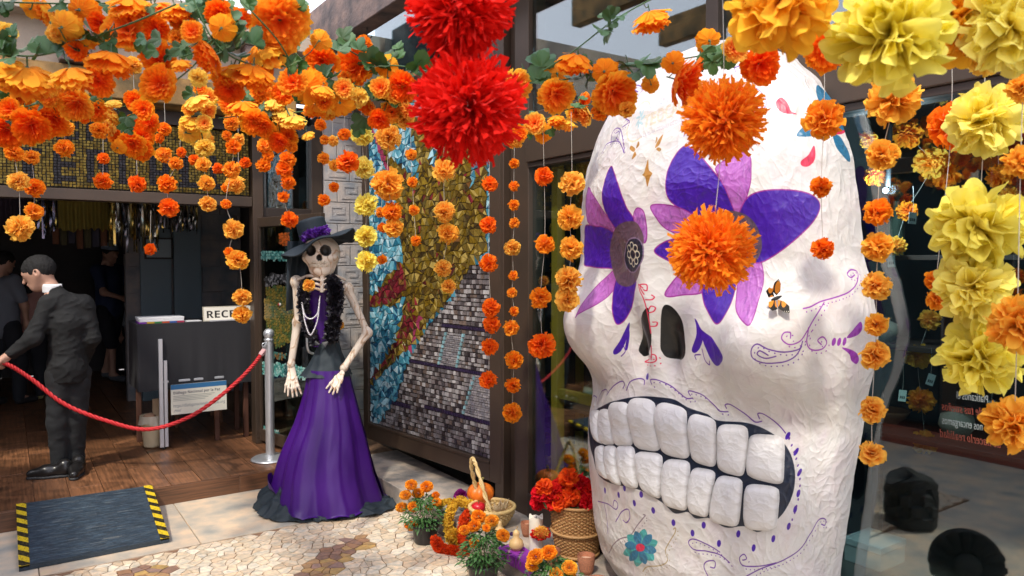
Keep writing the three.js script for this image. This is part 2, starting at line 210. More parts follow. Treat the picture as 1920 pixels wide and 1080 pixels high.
// ------------------------------------------------------------------ left facade with the restaurant entrance
{
  const f = thing('entrance_facade', 'beige entrance front with dark timber beam above the open restaurant doorway', 'facade');
  part(f, 'beam', B(-12, 2.05, 2.89, 3.1, -6.75, -6.2, .012), M.beam);
  part(f, 'wall', merge([B(-12, .75, 3.11, 4.0, -6.7, -6.3), B(.75, 2.9, 3.11, 3.72, -6.7, -6.3), B(2.38, 2.75, STEP, 3.11, -6.75, -6.53)]), M.plaster);
  part(f, 'cornice', B(-12, 2.3, 3.42, 3.55, -6.3, -6.12, .01), M.plaster);
  for (const x of [-1.05, .35, 1.62]) part(f, 'bracket', B(x, x + .2, 3.11, 3.42, -6.3, -6.14, .01), M.mauve);
  part(f, 'lintel', B(-12, 1.74, 2.15, 2.235, -6.57, -6.44, .006), M.frame);
  part(f, 'door_post', B(1.741, 1.83, STEP, 2.89, -6.56, -6.43, .006), M.frame);
  part(f, 'door_post', B(2.25, 2.35, STEP, 2.89, -6.56, -6.43, .006), M.frame);
  part(f, 'transom_bar', B(1.83, 2.25, 2.07, 2.15, -6.55, -6.45, .004), M.frameDark);
  part(f, 'sidelight', B(1.83, 2.25, 2.15, 2.89, -6.505, -6.499), M.glass);
  part(f, 'sidelight', B(2.03, 2.25, STEP, 2.07, -6.505, -6.499), M.glass);
  for (const x of [-2.4, -6]) part(f, 'door_post', B(x, x + .09, STEP, 2.15, -6.56, -6.43, .006), M.frame);
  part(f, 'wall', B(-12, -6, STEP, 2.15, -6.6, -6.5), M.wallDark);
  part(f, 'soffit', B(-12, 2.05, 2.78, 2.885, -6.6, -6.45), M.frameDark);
  // gold mosaic name panel
  const s = thing('name_panel', 'gold mosaic panel with dark block letters above the doorway', 'sign');
  part(s, 'backing', B(-3.4, 1.73, 2.245, 2.77, -6.53, -6.505), M.dark);
  const bars = { T: [[34, 273, 78, 287], [44, 287, 67, 343]], E: [[97, 280, 115, 343], [115, 282, 145, 293], [115, 303, 144, 315], [115, 331, 146, 343]], O: [[160, 281, 175, 344], [175, 281, 194, 291], [186, 291, 203, 345], [175, 334, 186, 345]], C: [[220, 285, 237, 347], [237, 285, 264, 298], [237, 336, 262, 348]], A: [[282, 290, 295, 348], [295, 290, 306, 301], [306, 290, 319, 350], [295, 318, 306, 330]], L: [[338, 291, 352, 352], [352, 340, 375, 353]], L2: [[392, 293, 405, 354], [405, 343, 424, 355]], I: [[440, 295, 453, 356]],
    G: [[44, 208, 58, 262], [56, 208, 88, 219], [54, 246, 88, 260], [74, 228, 88, 250]], R: [[105, 212, 117, 264], [117, 212, 150, 222], [117, 236, 150, 244], [138, 222, 150, 236], [138, 244, 150, 264], [117, 256, 138, 264]], A2: [[162, 215, 174, 266], [174, 215, 196, 225], [192, 215, 204, 268], [174, 240, 192, 249]], N: [[220, 218, 232, 270], [232, 218, 252, 229], [250, 218, 262, 272]] };
  const LB = Object.entries(bars).map(([k, R]) => R.map(([a, b, c, d]) => { const p = on(a, b, 'z', -6.5), q = on(c, d, 'z', -6.5); return [p.x, q.x, q.y, p.y]; }));
  const gold = [], let_ = LB.map(() => []);
  for (let y = 2.25; y < 2.765; y += .021) for (let x = -1.1; x < 1.72; x += .024) {
    const jx = x + rr(-.003, .003), jy = y + rr(-.002, .002); const li = LB.findIndex((R) => R.some(([a, b, c, d]) => jx + .011 > a && jx + .011 < b && jy + .01 > c && jy + .01 < d));
    const v = rr(.5, 1.25), col = li < 0 ? [.19 * v, .125 * v, .018 * v] : [.02 * v, .014 * v, .018 * v];
    (li < 0 ? gold : let_[li]).push(chip([[jx, jy], [jx + .0215, jy], [jx + .0215, jy + .019], [jx, jy + .019]], li < 0 ? .005 : .008, .002, (a, b, h) => V(a, b, -6.505 + h), col, [rr(-.09, .09), rr(-.09, .09)])); }
  const GM = mat(C(1, 1, 1), .3, { vertexColors: true, metalness: .65 }), DM = mat(C(1, 1, 1), .5, { vertexColors: true });
  part(s, 'gold_tesserae', merge(gold), GM).userData.kind = 'stuff';
  let_.forEach((g) => { if (g.length) part(s, 'letter', merge(g), DM).userData.kind = 'stuff'; });
}
{ // white relief blocks beside the doorway
  const w = thing('relief_wall', 'white wall of carved relief blocks between glass door and mosaic panel', 'wall');
  part(w, 'core', B(2.36, 2.9, STEP, 3.1, -6.5, -6.44), M.whiteBlock);
  relief(w, 2.36, 2.84, STEP, 3.08, -6.44, .24, .19, M.whiteBlock, 1);
}
function relief(w, x0, x1, y0, y1, z, bw, bh, m, s) { // carved blocks: a slab with a stepped spiral of raised bars
  let r = 0; for (let y = y0; y < y1 - .02; y += bh, r++) for (let x = x0 - (r % 2) * bw / 2; x < x1; x += bw) {
    const a = Math.max(x, x0) + .003, b = Math.min(x + bw, x1) - .003, c = y + .003, d = Math.min(y + bh, y1) - .003; if (b - a < .03) continue;
    const L = [B(a, b, c, d, z, z + .02, .004)], k = (b - a) / 6, h = (d - c) / 6, zz = z + .018, T = [[1, 1, 5, 1.6], [1, 1.6, 1.7, 5], [1.7, 4.4, 4.8, 5], [4.2, 2.6, 4.8, 4.4], [2.7, 2.6, 4.2, 3.2]];
    if (b - a > bw * .6) for (const t of T) L.push(B(a + t[0] * k, a + t[2] * k, c + t[1] * h, c + t[3] * h, zz, zz + .007));
    part(w, 'block', merge(L), m);
  }
}
// ------------------------------------------------------------------ restaurant room behind the doorway
{
  const r = thing('dining_room', 'dark dining room interior seen through the open doorway', 'room');
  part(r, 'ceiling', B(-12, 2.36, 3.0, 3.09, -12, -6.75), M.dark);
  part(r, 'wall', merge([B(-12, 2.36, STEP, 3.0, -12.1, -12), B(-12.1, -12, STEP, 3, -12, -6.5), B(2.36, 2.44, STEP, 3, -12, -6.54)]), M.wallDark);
  const w = thing('block_partition', 'grey block partition with carved spirals at the back of the dark dining room', 'wall');
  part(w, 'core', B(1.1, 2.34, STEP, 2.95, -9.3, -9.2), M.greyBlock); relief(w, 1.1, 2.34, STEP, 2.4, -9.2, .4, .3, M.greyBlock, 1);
  const d = thing('grey_door', 'blue grey double door in the carved partition, framed notice on it', 'door');
  const dm = mat(C(.14, .2, .24), .5);
  for (const [a, b] of [[325, 378], [262, 322]]) { const p = on(a, 440, 'z', -9.1), q = on(b, 440, 'z', -9.1); part(d, 'door_leaf', B(p.x, q.x - .01, STEP, 2.05, -9.16, -9.1, .006), dm); }
  { const p = on(270, 445, 'z', -9.1), q = on(324, 486, 'z', -9.1); const n = part(d, 'notice_frame', B(p.x, q.x, q.y, p.y, -9.1, -9.08, .004), M.black); part(n, 'notice', B(p.x + .02, q.x - .02, q.y + .02, p.y - .02, -9.08, -9.074), mat(C(.25, .33, .38), .4)); }
  // foil fringe and cloth hung inside the doorway
  for (const [lab, x0, x1, z, y0, y1, cols, wd] of [
    ['gold and silver foil fringe curtain hanging inside the doorway, right half', 205, 300, -7.4, 478, 388, [[.5, .36, .1], [.5, .5, .45], [.25, .18, .06], [.12, .12, .14]], .018],
    ['shorter foil fringe curtain hanging before the block partition', 300, 372, -7.6, 440, 388, [[.45, .33, .1], [.4, .42, .4], [.12, .12, .14]], .016],
    ['narrow foil fringe hanging left of the yellow cloth in the doorway', 62, 108, -7.4, 448, 384, [[.45, .35, .1], [.2, .2, .3], [.1, .1, .12]], .018]]) {
    const t = thing('foil_fringe', lab, 'curtain'), p = on(x0, y1, 'z', z), q = on(x1, y0, 'z', z), L = [];
    for (let x = p.x; x < q.x; x += wd * .62) { const len = (p.y + .1 - q.y) * rr(.6, 1), c = cols[Math.floor(rnd() * cols.length)], v = rr(.7, 1.3), a = rr(-.8, .8), zz = z + rr(-.03, .03), tw = rr(-6, 6);
      L.push(sheet(1, 10, (u, v) => V(x + (u - .5) * wd * Math.cos(a + tw * v), p.y + .1 - v * len, zz + (u - .5) * wd * Math.sin(a + tw * v)), () => c.map((k) => k * v))); }
    part(t, 'strands', merge(L), mat(C(1, 1, 1), .22, { vertexColors: true, metalness: .9 })).userData.kind = 'stuff';
    part(t, 'header_tape', B(p.x, q.x, p.y + .08, p.y + .12, z - .01, z + .01), M.black);
  }
  for (const [lab, x0, x1, y1, z, col] of [['olive yellow cloth panel hanging inside the doorway', 108, 212, 432, -7.7, [.2, .16, .03]], ['dark violet cloth panel hanging at the left of the doorway', 0, 60, 425, -7.7, [.05, .035, .06]]]) {
    const p = on(x0, 380, 'z', z), q = on(x1, y1, 'z', z), t = thing('cloth_panel', lab, 'drape');
    part(t, 'cloth', sheet(40, 8, (u, v) => V(p.x + (q.x - p.x) * u, p.y + .1 - (p.y + .1 - q.y) * v * (1 + .12 * noise(u * 14, 3)), z + .025 * Math.sin(u * 44) * (.4 + v))), mat(C(...col), .9));
  }
  // papel picado row below the cloth
  const t = thing('paper_banner', 'row of dark cut paper flags hanging below the olive cloth', 'banner');
  for (let i = 0; i < 9; i++) { const a = on(98 + i * 15, 425, 'z', -7.9), q = on(111 + i * 15, 462 + rr(-6, 6), 'z', -7.9); part(t, 'flag', sheet(3, 3, (u, v) => V(a.x + (q.x - a.x) * u, a.y - (a.y - q.y) * v, -7.9 + .015 * Math.sin(u * 3 + i))), mat(C(...[[.1, .04, .02], [.05, .045, .02], [.03, .03, .05]][i % 3]), .9)); }
  part(t, 'cord', tube([on(95, 425, 'z', -7.9), on(160, 426, 'z', -7.9), on(232, 425, 'z', -7.9)], .003), M.black);
}
// ------------------------------------------------------------------ the terrace across the patio, which the shop glass mirrors
{
  const t = thing('opposite_terrace', 'raised wooden terrace with dark timber front across the patio, mirrored in the shop glass', 'terrace', V(-2.2, 0, -1));
  const rw = mat(C(.17, .06, .035), .5, { map: woodTex });
  part(t, 'platform', B(-7, -1.62, -.02, .13, -5.4, 5), rw); part(t, 'riser', B(-1.62, -1.59, -.02, .15, -5.4, 5, .004), mat(C(.3, .07, .04), .5));
  part(t, 'wall', B(-7.2, -7, .13, 3.3, -5.4, 5), M.dark); part(t, 'roof', B(-7.2, -1.7, 3.1, 3.3, -5.4, 5), M.frameDark); for (let z = -5; z < 5; z += 1.6) part(t, 'post', B(-1.95, -1.83, .13, 3.1, z, z + .12, .006), M.frame); part(t, 'rail', B(-1.93, -1.85, 2.55, 2.68, -5.4, 5, .005), M.frame); for (let z = -4.6; z < 4.8; z += 1.6) part(t, 'infill', B(-2.0, -1.97, .13, 2.55, z + .1, z + 1.1), mat(C(.02, .03, .035), .25));
}
// ------------------------------------------------------------------ right facade: shop windows
const SF = thing('shop_front', 'brown framed glass shop front behind the giant skull', 'shop front');
{
  const mz = on(1342, 100, 'x', GX).z;
  part(SF, 'post', B(GX - .05, GX + .1, STEP, 4.4, -4.0, -3.9, .005), M.frame); part(SF, 'post', B(GX + .0, GX + .1, STEP, 4.4, -3.895, -3.81, .005), M.frame); part(SF, 'post', B(GX - .03, GX + .1, STEP, 4.4, -3.805, -3.66, .005), M.frame);
  part(SF, 'header', B(GX - .05, GX + .1, 2.285, 2.575, -3.66, 2.2, .006), M.frame);
  part(SF, 'window_stop', B(GX - .035, GX + .08, 2.255, 2.285, -3.655, 2.2, .003), M.frameDark);
  part(SF, 'bottom_rail', B(GX - .04, GX + .1, STEP, .28, -3.66, 2.2, .006), M.frameDark);
  part(SF, 'mullion', B(GX - .03, GX + .08, 2.575, 4.4, mz - .035, mz + .035, .004), M.frame);
  part(SF, 'mullion', B(GX - .03, GX + .08, .28, 2.255, .3, .38, .004), M.frame);
  for (const [y0, y1, z0, z1] of [[.28, 2.255, -3.655, .3], [.28, 2.255, .38, 2.2], [2.575, 4.4, -3.655, mz - .035], [2.575, 4.4, mz + .035, 2.2], [3.1, 4.4, -6.3, -4.005]]) part(SF, 'pane', B(GX + .0, GX + .006, y0, y1, z0, z1), M.glass);
  part(SF, 'door_header', B(GX - .05, GX + .1, 2.985, 3.1, -6.3, -4.0, .006), M.frame);
  part(SF, 'wall', B(GX + .12, GX + .2, STEP, 3.1, -6.3, -5.75), M.wallDark);
  const room = thing('shop_room', 'dim shop interior behind the large window panes', 'room');
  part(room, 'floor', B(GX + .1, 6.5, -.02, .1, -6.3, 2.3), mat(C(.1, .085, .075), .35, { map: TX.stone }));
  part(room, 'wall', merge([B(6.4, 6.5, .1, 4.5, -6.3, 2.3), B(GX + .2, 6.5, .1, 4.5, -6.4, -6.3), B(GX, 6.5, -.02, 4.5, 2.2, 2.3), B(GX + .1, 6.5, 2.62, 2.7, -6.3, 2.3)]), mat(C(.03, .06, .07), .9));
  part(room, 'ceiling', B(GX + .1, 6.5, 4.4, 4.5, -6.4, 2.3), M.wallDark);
  // canopy beam over the patio, parallel to the shop front
  const cb = thing('canopy_beam', 'mauve brown canopy beam running overhead from the entrance wall towards the camera', 'beam');
  part(cb, 'beam', B(2.18, 2.33, 3.42, 3.8, -6.3, 3, .012), M.mauve);
  part(cb, 'hook', tube([V(2.25, 3.42, -5.2), V(2.25, 3.36, -5.2), V(2.27, 3.34, -5.19), V(2.28, 3.36, -5.18)], .005, 8, 5), M.black);
  const c2 = thing('canopy_beam', 'lighter cross beam joining the canopy beam to the shop front', 'beam');
  part(c2, 'beam', B(2.335, GX + .05, 3.5, 3.66, -4.9, -4.78, .01), M.plaster);
  for (const [x, lab] of [[.1, 'second'], [-1.2, 'third']]) { const c = thing('canopy_beam', lab + ' canopy beam over the patio, counted from the shop front', 'beam'); part(c, 'beam', B(x, x + .13, 4.2, 4.5, -6.3, 3.5, .012), M.beam); }
  const yz = on(1046, 600, 'x', GX + .14).z; part(room, 'ochre_post', B(GX + .11, GX + .17, .1, 2.25, yz - .03, yz + .03, .004), mat(C(.5, .24, .02), .5)); part(room, 'ochre_rail', B(GX + .12, GX + .16, .86, .92, yz + .03, yz + .5, .004), mat(C(.4, .2, .02), .5)); part(room, 'ochre_rail', B(GX + .12, GX + .16, 1.5, 1.55, yz + .03, yz + .5, .004), mat(C(.4, .2, .02), .5));
}

// ------------------------------------------------------------------ the giant painted skull
const lerpT=(T,x)=>{ // table of [x,y], smooth interpolation
 if(x<=T[0][0])return T[0][1]; for(let i=1;i<T.length;i++) if(x<=T[i][0]){let k=(x-T[i-1][0])/(T[i][0]-T[i-1][0]);k=k*k*(3-2*k)*.5+k*.5;return T[i-1][1]+(T[i][1]-T[i-1][1])*k;} return T[T.length-1][1];};
const WT=[[0,.5],[.06,.58],[.16,.62],[.38,.645],[.7,.685],[1.04,.735],[1.18,.77],[1.32,.785],[1.47,.755],[1.59,.715],[1.74,.7],[1.94,.67],[2.12,.61],[2.25,.535],[2.36,.43],[2.44,.305],[2.49,.19],[2.515,.08],[2.52,.0]];
const DT=[[0,.17],[.05,.235],[.15,.3],[.3,.345],[.6,.35],[.9,.34],[1.0,.335],[1.2,.34],[1.45,.37],[1.75,.42],[2,.41],[2.2,.36],[2.36,.27],[2.46,.17],[2.52,.06]];
const g=(x,s)=>Math.exp(-x*x/(s*s));
function surf(a,v){
 const t=a*Math.PI/2, s=Math.sin(t),c=Math.max(0,Math.cos(t));
 let W=lerpT(WT,v),D=lerpT(DT,v);
 let u=W*Math.sign(s)*Math.pow(Math.abs(s),.92), w=D*Math.pow(c,.80);
 const au=Math.abs(u);
 // cheekbones
 const ck=g(au-.5,.2)*g(v-1.25,.2); w+=.13*ck; u+=Math.sign(u)*.01*ck;
 // under-cheek hollow
 w-=.085*g(au-.54,.2)*g(v-.95,.13);
 // eye sockets
 w-=.04*g(au-.32,.17)*g(v-1.58,.2);
 // brow
 w+=.025*g(au-.28,.22)*g(v-1.86,.1);
 // nose bridge
 w+=.045*g(u,.09)*g(v-1.42,.24);
 // nose cavities
 w-=.05*g(au-.085,.045)*g(v-1.18,.12);
 // muzzle
 w+=.035*g(u,.42)*g(v-.62,.2);
 w+=.02*g(u,.5)*g(v-.9,.06);
 return [u,v,Math.max(w,0)];
}
const placeS=(p)=>[2.6-p[2],.13+p[1],-2.24+p[0]];
{
  // painted designs in the skull's own coordinates: pairs of (angle from the midline, height) in thousandths
  const W = 2048, tex = canvasTex(W, W, (g) => {
    g.fillStyle = '#ceccca'; g.fillRect(0, 0, W, W);
    for (let i = 0; i < 2600; i++) { const x = rnd() * W, y = rnd() * W, r = rr(14, 90); g.fillStyle = ['rgba(225,220,216,.07)', 'rgba(184,170,182,.06)', 'rgba(200,188,176,.06)', 'rgba(214,208,214,.06)'][i % 4]; g.beginPath(); g.ellipse(x, y, r, r * rr(.3, 1), rr(0, 3), 0, 7); g.fill(); }
    const X = (a) => (a / 1000 + 1) / 2 * W, Y = (v) => (1 - v / 2520) * W;
    const path = (p, close) => { const n = p.length / 2, q = (i) => close ? [X(p[((i + n) % n) * 2]), Y(p[((i + n) % n) * 2 + 1])] : [X(p[Math.min(n - 1, Math.max(0, i)) * 2]), Y(p[Math.min(n - 1, Math.max(0, i)) * 2 + 1])];
      g.beginPath(); g.moveTo(...q(0)); for (let i = 0; i < (close ? n : n - 1); i++) { const a = q(i - 1), b = q(i), c = q(i + 1), d = q(i + 2), t = 1 / 6; g.bezierCurveTo(b[0] + (c[0] - a[0]) * t, b[1] + (c[1] - a[1]) * t, c[0] - (d[0] - b[0]) * t, c[1] - (d[1] - b[1]) * t, c[0], c[1]); } };
    const streak = (p, n, dark, light) => { g.save(); path(p, true); g.clip(); const xs = p.filter((_, i) => !(i % 2)).map(X), ys = p.filter((_, i) => i % 2).map(Y), x0 = Math.min(...xs), x1 = Math.max(...xs), y0 = Math.min(...ys), y1 = Math.max(...ys);
      for (let i = 0; i < n; i++) { g.strokeStyle = i % 2 ? dark : light; g.lineWidth = rr(2, 9); const x = rr(x0, x1), y = rr(y0, y1), l = rr(10, 45), b = rr(-.6, .6); g.beginPath(); g.moveTo(x, y); g.quadraticCurveTo(x + l * b, y + l * .5, x + l * b * 1.3 + rr(-6, 6), y + l); g.stroke(); } g.restore(); };
    const fill = (c, p) => { path(p, true); g.fillStyle = c; g.fill(); streak(p, 10, 'rgba(0,0,0,.08)', 'rgba(255,255,255,.07)'); };
    const fillP = (c, p) => { fill(c, p); streak(p, 90, 'rgba(20,0,60,.1)', 'rgba(255,255,255,.06)'); path(p, true); g.lineWidth = 4; g.strokeStyle = '#8d2a86'; g.stroke(); };
    const fillG = (c, p) => { g.globalAlpha = .92; fill(c, p); g.globalAlpha = 1; streak(p, 60, 'rgba(0,0,0,.14)', 'rgba(255,240,230,.06)'); };
    const fillE = (c, p) => { fill(c, p); path(p, true); g.lineWidth = 5; g.strokeStyle = '#7d6a86'; g.stroke(); let cx = 0, cy = 0; for (let i = 0; i < p.length; i += 2) { cx += X(p[i]) * 2 / p.length; cy += Y(p[i + 1]) * 2 / p.length; }
      const rx = Math.abs(X(p[4]) - cx), ry = Math.abs(Y(p[1]) - cy); g.strokeStyle = '#c8bfa8'; g.lineWidth = 4; for (let k = 0; k < 8; k++) { const A = k * Math.PI / 4; g.beginPath(); g.ellipse(cx + Math.cos(A) * rx * .5, cy + Math.sin(A) * ry * .55, rx * .19, ry * .2, 0, 0, 7); g.stroke(); } g.beginPath(); g.ellipse(cx, cy, rx * .3, ry * .3, 0, 0, 7); g.stroke(); };
    const fillM = (c, p) => { fill(c, p); streak(p, 120, 'rgba(0,0,10,.25)', 'rgba(90,120,150,.12)'); };
    const line = (c, p) => { path(p, false); g.strokeStyle = c; g.lineWidth = 3.8; g.lineCap = 'round'; g.stroke(); if (p.length > 13) { g.setLineDash([2, 18]); g.lineWidth = 3.5; g.save(); g.translate(12, 9); path(p, false); g.stroke(); g.restore(); g.setLineDash([]); } };
    const dot = (c, p) => { g.fillStyle = c; g.beginPath(); g.ellipse(X(p[0]), Y(p[1]), 9, 12, .3, 0, 7); g.fill(); };
    const spk = (c, p) => { g.fillStyle = c; g.beginPath(); g.arc(X(p[0]), Y(p[1]), 4, 0, 7); g.fill(); };
    // the restaurant's emblem high on the forehead
    for (let i = 0; i < 420; i++) { const x = rnd() * W, y = W - Math.pow(rnd(), 2.2) * 330; g.fillStyle = ['rgba(120,100,88,.06)', 'rgba(90,80,80,.05)'][i % 2]; g.beginPath(); g.ellipse(x, y, rr(4, 46), rr(2, 14), rr(-.4, .4), 0, 7); g.fill(); }
    for (let i = 0; i < 900; i++) { g.strokeStyle = ['rgba(255,252,250,.16)', 'rgba(150,138,150,.12)'][i % 2]; g.lineWidth = rr(1, 3); const x = rnd() * W, y = rnd() * W, a = rr(0, 6.3), l = rr(20, 120); g.beginPath(); g.moveTo(x, y); g.quadraticCurveTo(x + l * .5 * Math.cos(a) + rr(-14, 14), y + l * .5 * Math.sin(a) + rr(-14, 14), x + l * Math.cos(a), y + l * Math.sin(a)); g.stroke(); }
    g.save(); g.globalAlpha = .55; g.translate(X(-75), Y(2168)); g.rotate(-.16); g.strokeStyle = '#cdb787'; g.lineWidth = 6; g.beginPath(); g.arc(0, 8, 70, 1.1, 5.6); g.stroke(); g.fillStyle = '#7fb0bd'; for (let k = 0; k < 7; k++) { g.beginPath(); g.ellipse(8 + 15 * Math.cos(k * .9), 2 + 22 * Math.sin(k * .9), 5, 15, k * .9 + 1.2, 0, 7); g.fill(); }
    g.lineWidth = 2.6; g.font = '58px sans-serif'; g.strokeStyle = '#7d97a6'; g.strokeText('GRAN', 44, -18); g.strokeStyle = '#c0a873'; g.strokeText('TEOCALLI', 34, 42); g.fillStyle = '#8d88a4'; g.font = '19px sans-serif'; g.fillText('UN LUGAR DIGNO DE DIOSES', 6, 76); g.restore();
    fillP('#a85cb0',[-407,1906,-435,1815,-398,1739,-236,1685,-126,1669,-193,1753,-281,1840]);
    fillP('#3d0f96',[-191,1980,-223,1906,-223,1829,-193,1753,-126,1669,-55,1640,8,1653,-5,1709,-70,1791,-116,1885]);
    fillP('#a85cb0',[-14,1787,12,1762,19,1675,4,1643,-30,1721,-34,1766]);
    fillP('#3d0f96',[-478,1722,-496,1565,-388,1540,-262,1534,-156,1542,-151,1659,-225,1708,-327,1726]);
    fillP('#a85cb0',[-199,1534,-312,1442,-351,1312,-338,1323,-263,1371,-198,1434,-155,1499]);
    fillP('#3d0f96',[-191,1482,-190,1374,-174,1304,-155,1286,-114,1320,-67,1405,-42,1487,-115,1519]);
    fillG('#5a4950',[-197,1683,-122,1726,-29,1730,5,1675,0,1610,-25,1498,-104,1456,-178,1470,-231,1541,-248,1613]);
    fillE('#101d33',[-41,1664,-79,1652,-120,1600,-125,1551,-86,1520,-40,1525,-4,1566,4,1618,-10,1654]);
    fillP('#a85cb0',[333,1926,455,1969,472,1878,443,1801,394,1725,353,1746,346,1865]);
    fillP('#3d0f96',[184,2016,125,1956,109,1873,123,1808,191,1753,280,1688,379,1695,374,1784,350,1865,274,1952,238,1987]);
    fillP('#a85cb0',[43,1793,153,1779,228,1731,253,1669,170,1660,95,1694,63,1738]);
    fillP('#3d0f96',[42,1609,99,1651,187,1649,196,1587,132,1551,88,1566]);
    fillP('#a85cb0',[65,1425,87,1479,139,1534,209,1545,205,1451,123,1431]);
    fillP('#a85cb0',[351,1466,368,1390,413,1345,438,1342,454,1412,466,1556,414,1586,345,1546]);
    fillP('#3d0f96',[203,1420,239,1361,287,1331,330,1387,343,1486,323,1566,233,1566,196,1503]);
    fillP('#3d0f96',[367,1666,394,1734,443,1797,513,1822,629,1823,727,1805,769,1767,727,1709,627,1643,524,1586,447,1560,389,1586]);
    fillG('#5a4950',[192,1670,252,1740,367,1755,447,1723,478,1654,461,1586,394,1536,293,1515,207,1535,182,1597]);
    fillE('#101d33',[283,1698,243,1669,225,1618,234,1576,275,1562,322,1586,340,1637,328,1683]);
    fill('#06090c',[8,1373,-45,1292,-84,1193,-80,1160,-62,1155,-6,1206,9,1322]);
    fill('#06090c',[60,1387,44,1347,24,1232,24,1187,43,1161,110,1173,124,1244,113,1330,85,1378]);
    fill('#3d0f96',[-104,1298,-157,1210,-192,1163,-187,1147,-152,1170,-118,1237]);
    fill('#3d0f96',[-111,1262,-134,1184,-124,1178,-111,1238]);
    fill('#3d0f96',[170,1341,178,1283,153,1216,167,1203,193,1227,208,1272]);
    fill('#3d0f96',[175,1335,217,1245,270,1172,310,1186,323,1219,264,1272,204,1300]);
    fill('#a8742a',[16,1983,3,1932,-4,1922,9,1909,22,1871,32,1907,40,1923,23,1940]);
    fill('#a8742a',[72,2079,51,2053,43,2027,64,2040]);
    fill('#a8742a',[42,2072,42,2047,50,2060]);
    fill('#a8742a',[59,2027,50,2020,66,2009,73,2019]);
    fill('#a8742a',[-80,2055,-85,2042,-57,2025,-52,2038]);
    fill('#a8742a',[-44,2068,-47,2039,-33,2051]);
    fill('#a8742a',[-51,2024,-60,1994,-39,2009]);
    fill('#c9264a',[654,2172,622,2153,622,2129,654,2110,726,2105,692,2117,684,2143,674,2167]);
    fill('#c9264a',[776,1984,737,1950,697,1927,699,1911,728,1907,762,1925,775,1954]);
    fill('#1d6488',[957,2233,999,2202,981,2156,908,2139,897,2171]);
    fill('#1d6488',[701,2022,767,2062,830,2040,790,2021]);
    fill('#1d6488',[918,2032,970,2015,982,1934,932,1955,907,1990]);
    fill('#c9264a',[913,2048,1000,2066,992,2042,932,2032]);
    fill('#1d6488',[960,2132,1000,2108,1000,2058,963,2060]);
    fill('#8a2aa0',[888,1353,848,1334,803,1298,863,1307,892,1331]);
    fill('#8a2aa0',[785,1263,828,1239,845,1216,879,1202,893,1218,871,1242,825,1258]);
    dot('#8a2aa0',[744,1284]);
    dot('#8a2aa0',[768,1284]);
    dot('#8a2aa0',[794,1285]);
    fillM('#101d33',[-630,754,-529,826,-401,871,-190,942,-56,983,65,997,138,976,215,963,257,944,358,946,438,923,534,872,611,798,634,721,601,638,534,573,488,547,427,559,346,539,276,561,218,546,183,564,123,543,64,573,-31,591,-127,578,-261,558,-374,563,-471,641]);
    line('#8a2aa0',[625,1399,655,1406,703,1425,795,1444,858,1462,912,1496,929,1528,895,1536,862,1521,878,1509,908,1518]);
    line('#8a2aa0',[714,1421,660,1360,633,1319,613,1285,578,1273,551,1292,555,1314,576,1315,579,1296]);
    line('#8a2aa0',[639,1332,637,1285,655,1257,696,1257,714,1280,696,1301,677,1289,693,1274]);
    line('#5b2a8c',[622,1285,613,1257,563,1246,510,1255,473,1272,454,1252,459,1219,500,1203,564,1211,603,1232,621,1266]);
    line('#5b2a8c',[537,1230,502,1221,475,1234,484,1248,511,1233]);
    line('#c9264a',[-7,1156,-3,1211]);
    line('#c9264a',[4,1265,7,1344,2,1406,-13,1443,-22,1469,0,1455]);
    line('#c9264a',[3,1429,-13,1465,11,1469,12,1445,2,1448]);
    line('#c9264a',[7,1407,25,1408,33,1419,26,1427]);
    line('#c9264a',[7,1351,25,1359,32,1375,21,1381,13,1367]);
    line('#c9264a',[6,1295,23,1298,28,1314,17,1314]);
    line('#c9264a',[-17,1162,-68,1129,-34,1131,4,1144,8,1170,-5,1172,-15,1149]);
    line('#5b2a8c',[-156,1143,-135,1165,-139,1188]);
    line('#5b2a8c',[172,1178,167,1194,194,1200]);
    line('#5b2a8c',[204,1223,218,1183,240,1167,242,1182]);
    line('#5b2a8c',[-692,815,-708,865,-644,886,-560,888,-554,872]);
    line('#5b2a8c',[-503,866,-476,918,-358,958,-318,953]);
    line('#5b2a8c',[-333,936,-242,994,-176,1028,-157,1019,-168,998]);
    line('#5b2a8c',[-147,992,-121,1034,-83,1054,-59,1051,-56,1033]);
    line('#5b2a8c',[-14,1044,-19,1061,7,1067,47,1051,98,1025,130,1011,153,1017]);
    line('#5b2a8c',[144,1025,135,1041,158,1044,202,1034,242,1001,262,981,291,982]);
    line('#5b2a8c',[286,995,283,1009,304,1012,348,983,385,953,409,957]);
    line('#5b2a8c',[401,967,397,986,419,986,463,956,508,921]);
    dot('#3d0f96',[521,912]);
    dot('#3d0f96',[585,859]);
    dot('#3d0f96',[640,788]);
    dot('#3d0f96',[660,712]);
    dot('#3d0f96',[654,652]);
    dot('#3d0f96',[633,585]);
    dot('#3d0f96',[565,530]);
    dot('#3d0f96',[477,481]);
    dot('#3d0f96',[404,524]);
    dot('#3d0f96',[319,467]);
    dot('#3d0f96',[251,526]);
    dot('#3d0f96',[199,479]);
    dot('#3d0f96',[115,500]);
    dot('#3d0f96',[23,523]);
    dot('#3d0f96',[-26,574]);
    dot('#3d0f96',[-124,571]);
    dot('#3d0f96',[-308,506]);
    dot('#3d0f96',[-174,525]);
    dot('#3d0f96',[-67,523]);
    dot('#3d0f96',[-43,1070]);
    spk('#5b2a8c',[531,903]);
    spk('#5b2a8c',[553,880]);
    spk('#5b2a8c',[576,858]);
    spk('#5b2a8c',[599,835]);
    spk('#5b2a8c',[620,812]);
    spk('#5b2a8c',[638,789]);
    spk('#5b2a8c',[652,765]);
    spk('#5b2a8c',[661,740]);
    spk('#5b2a8c',[664,716]);
    spk('#5b2a8c',[663,690]);
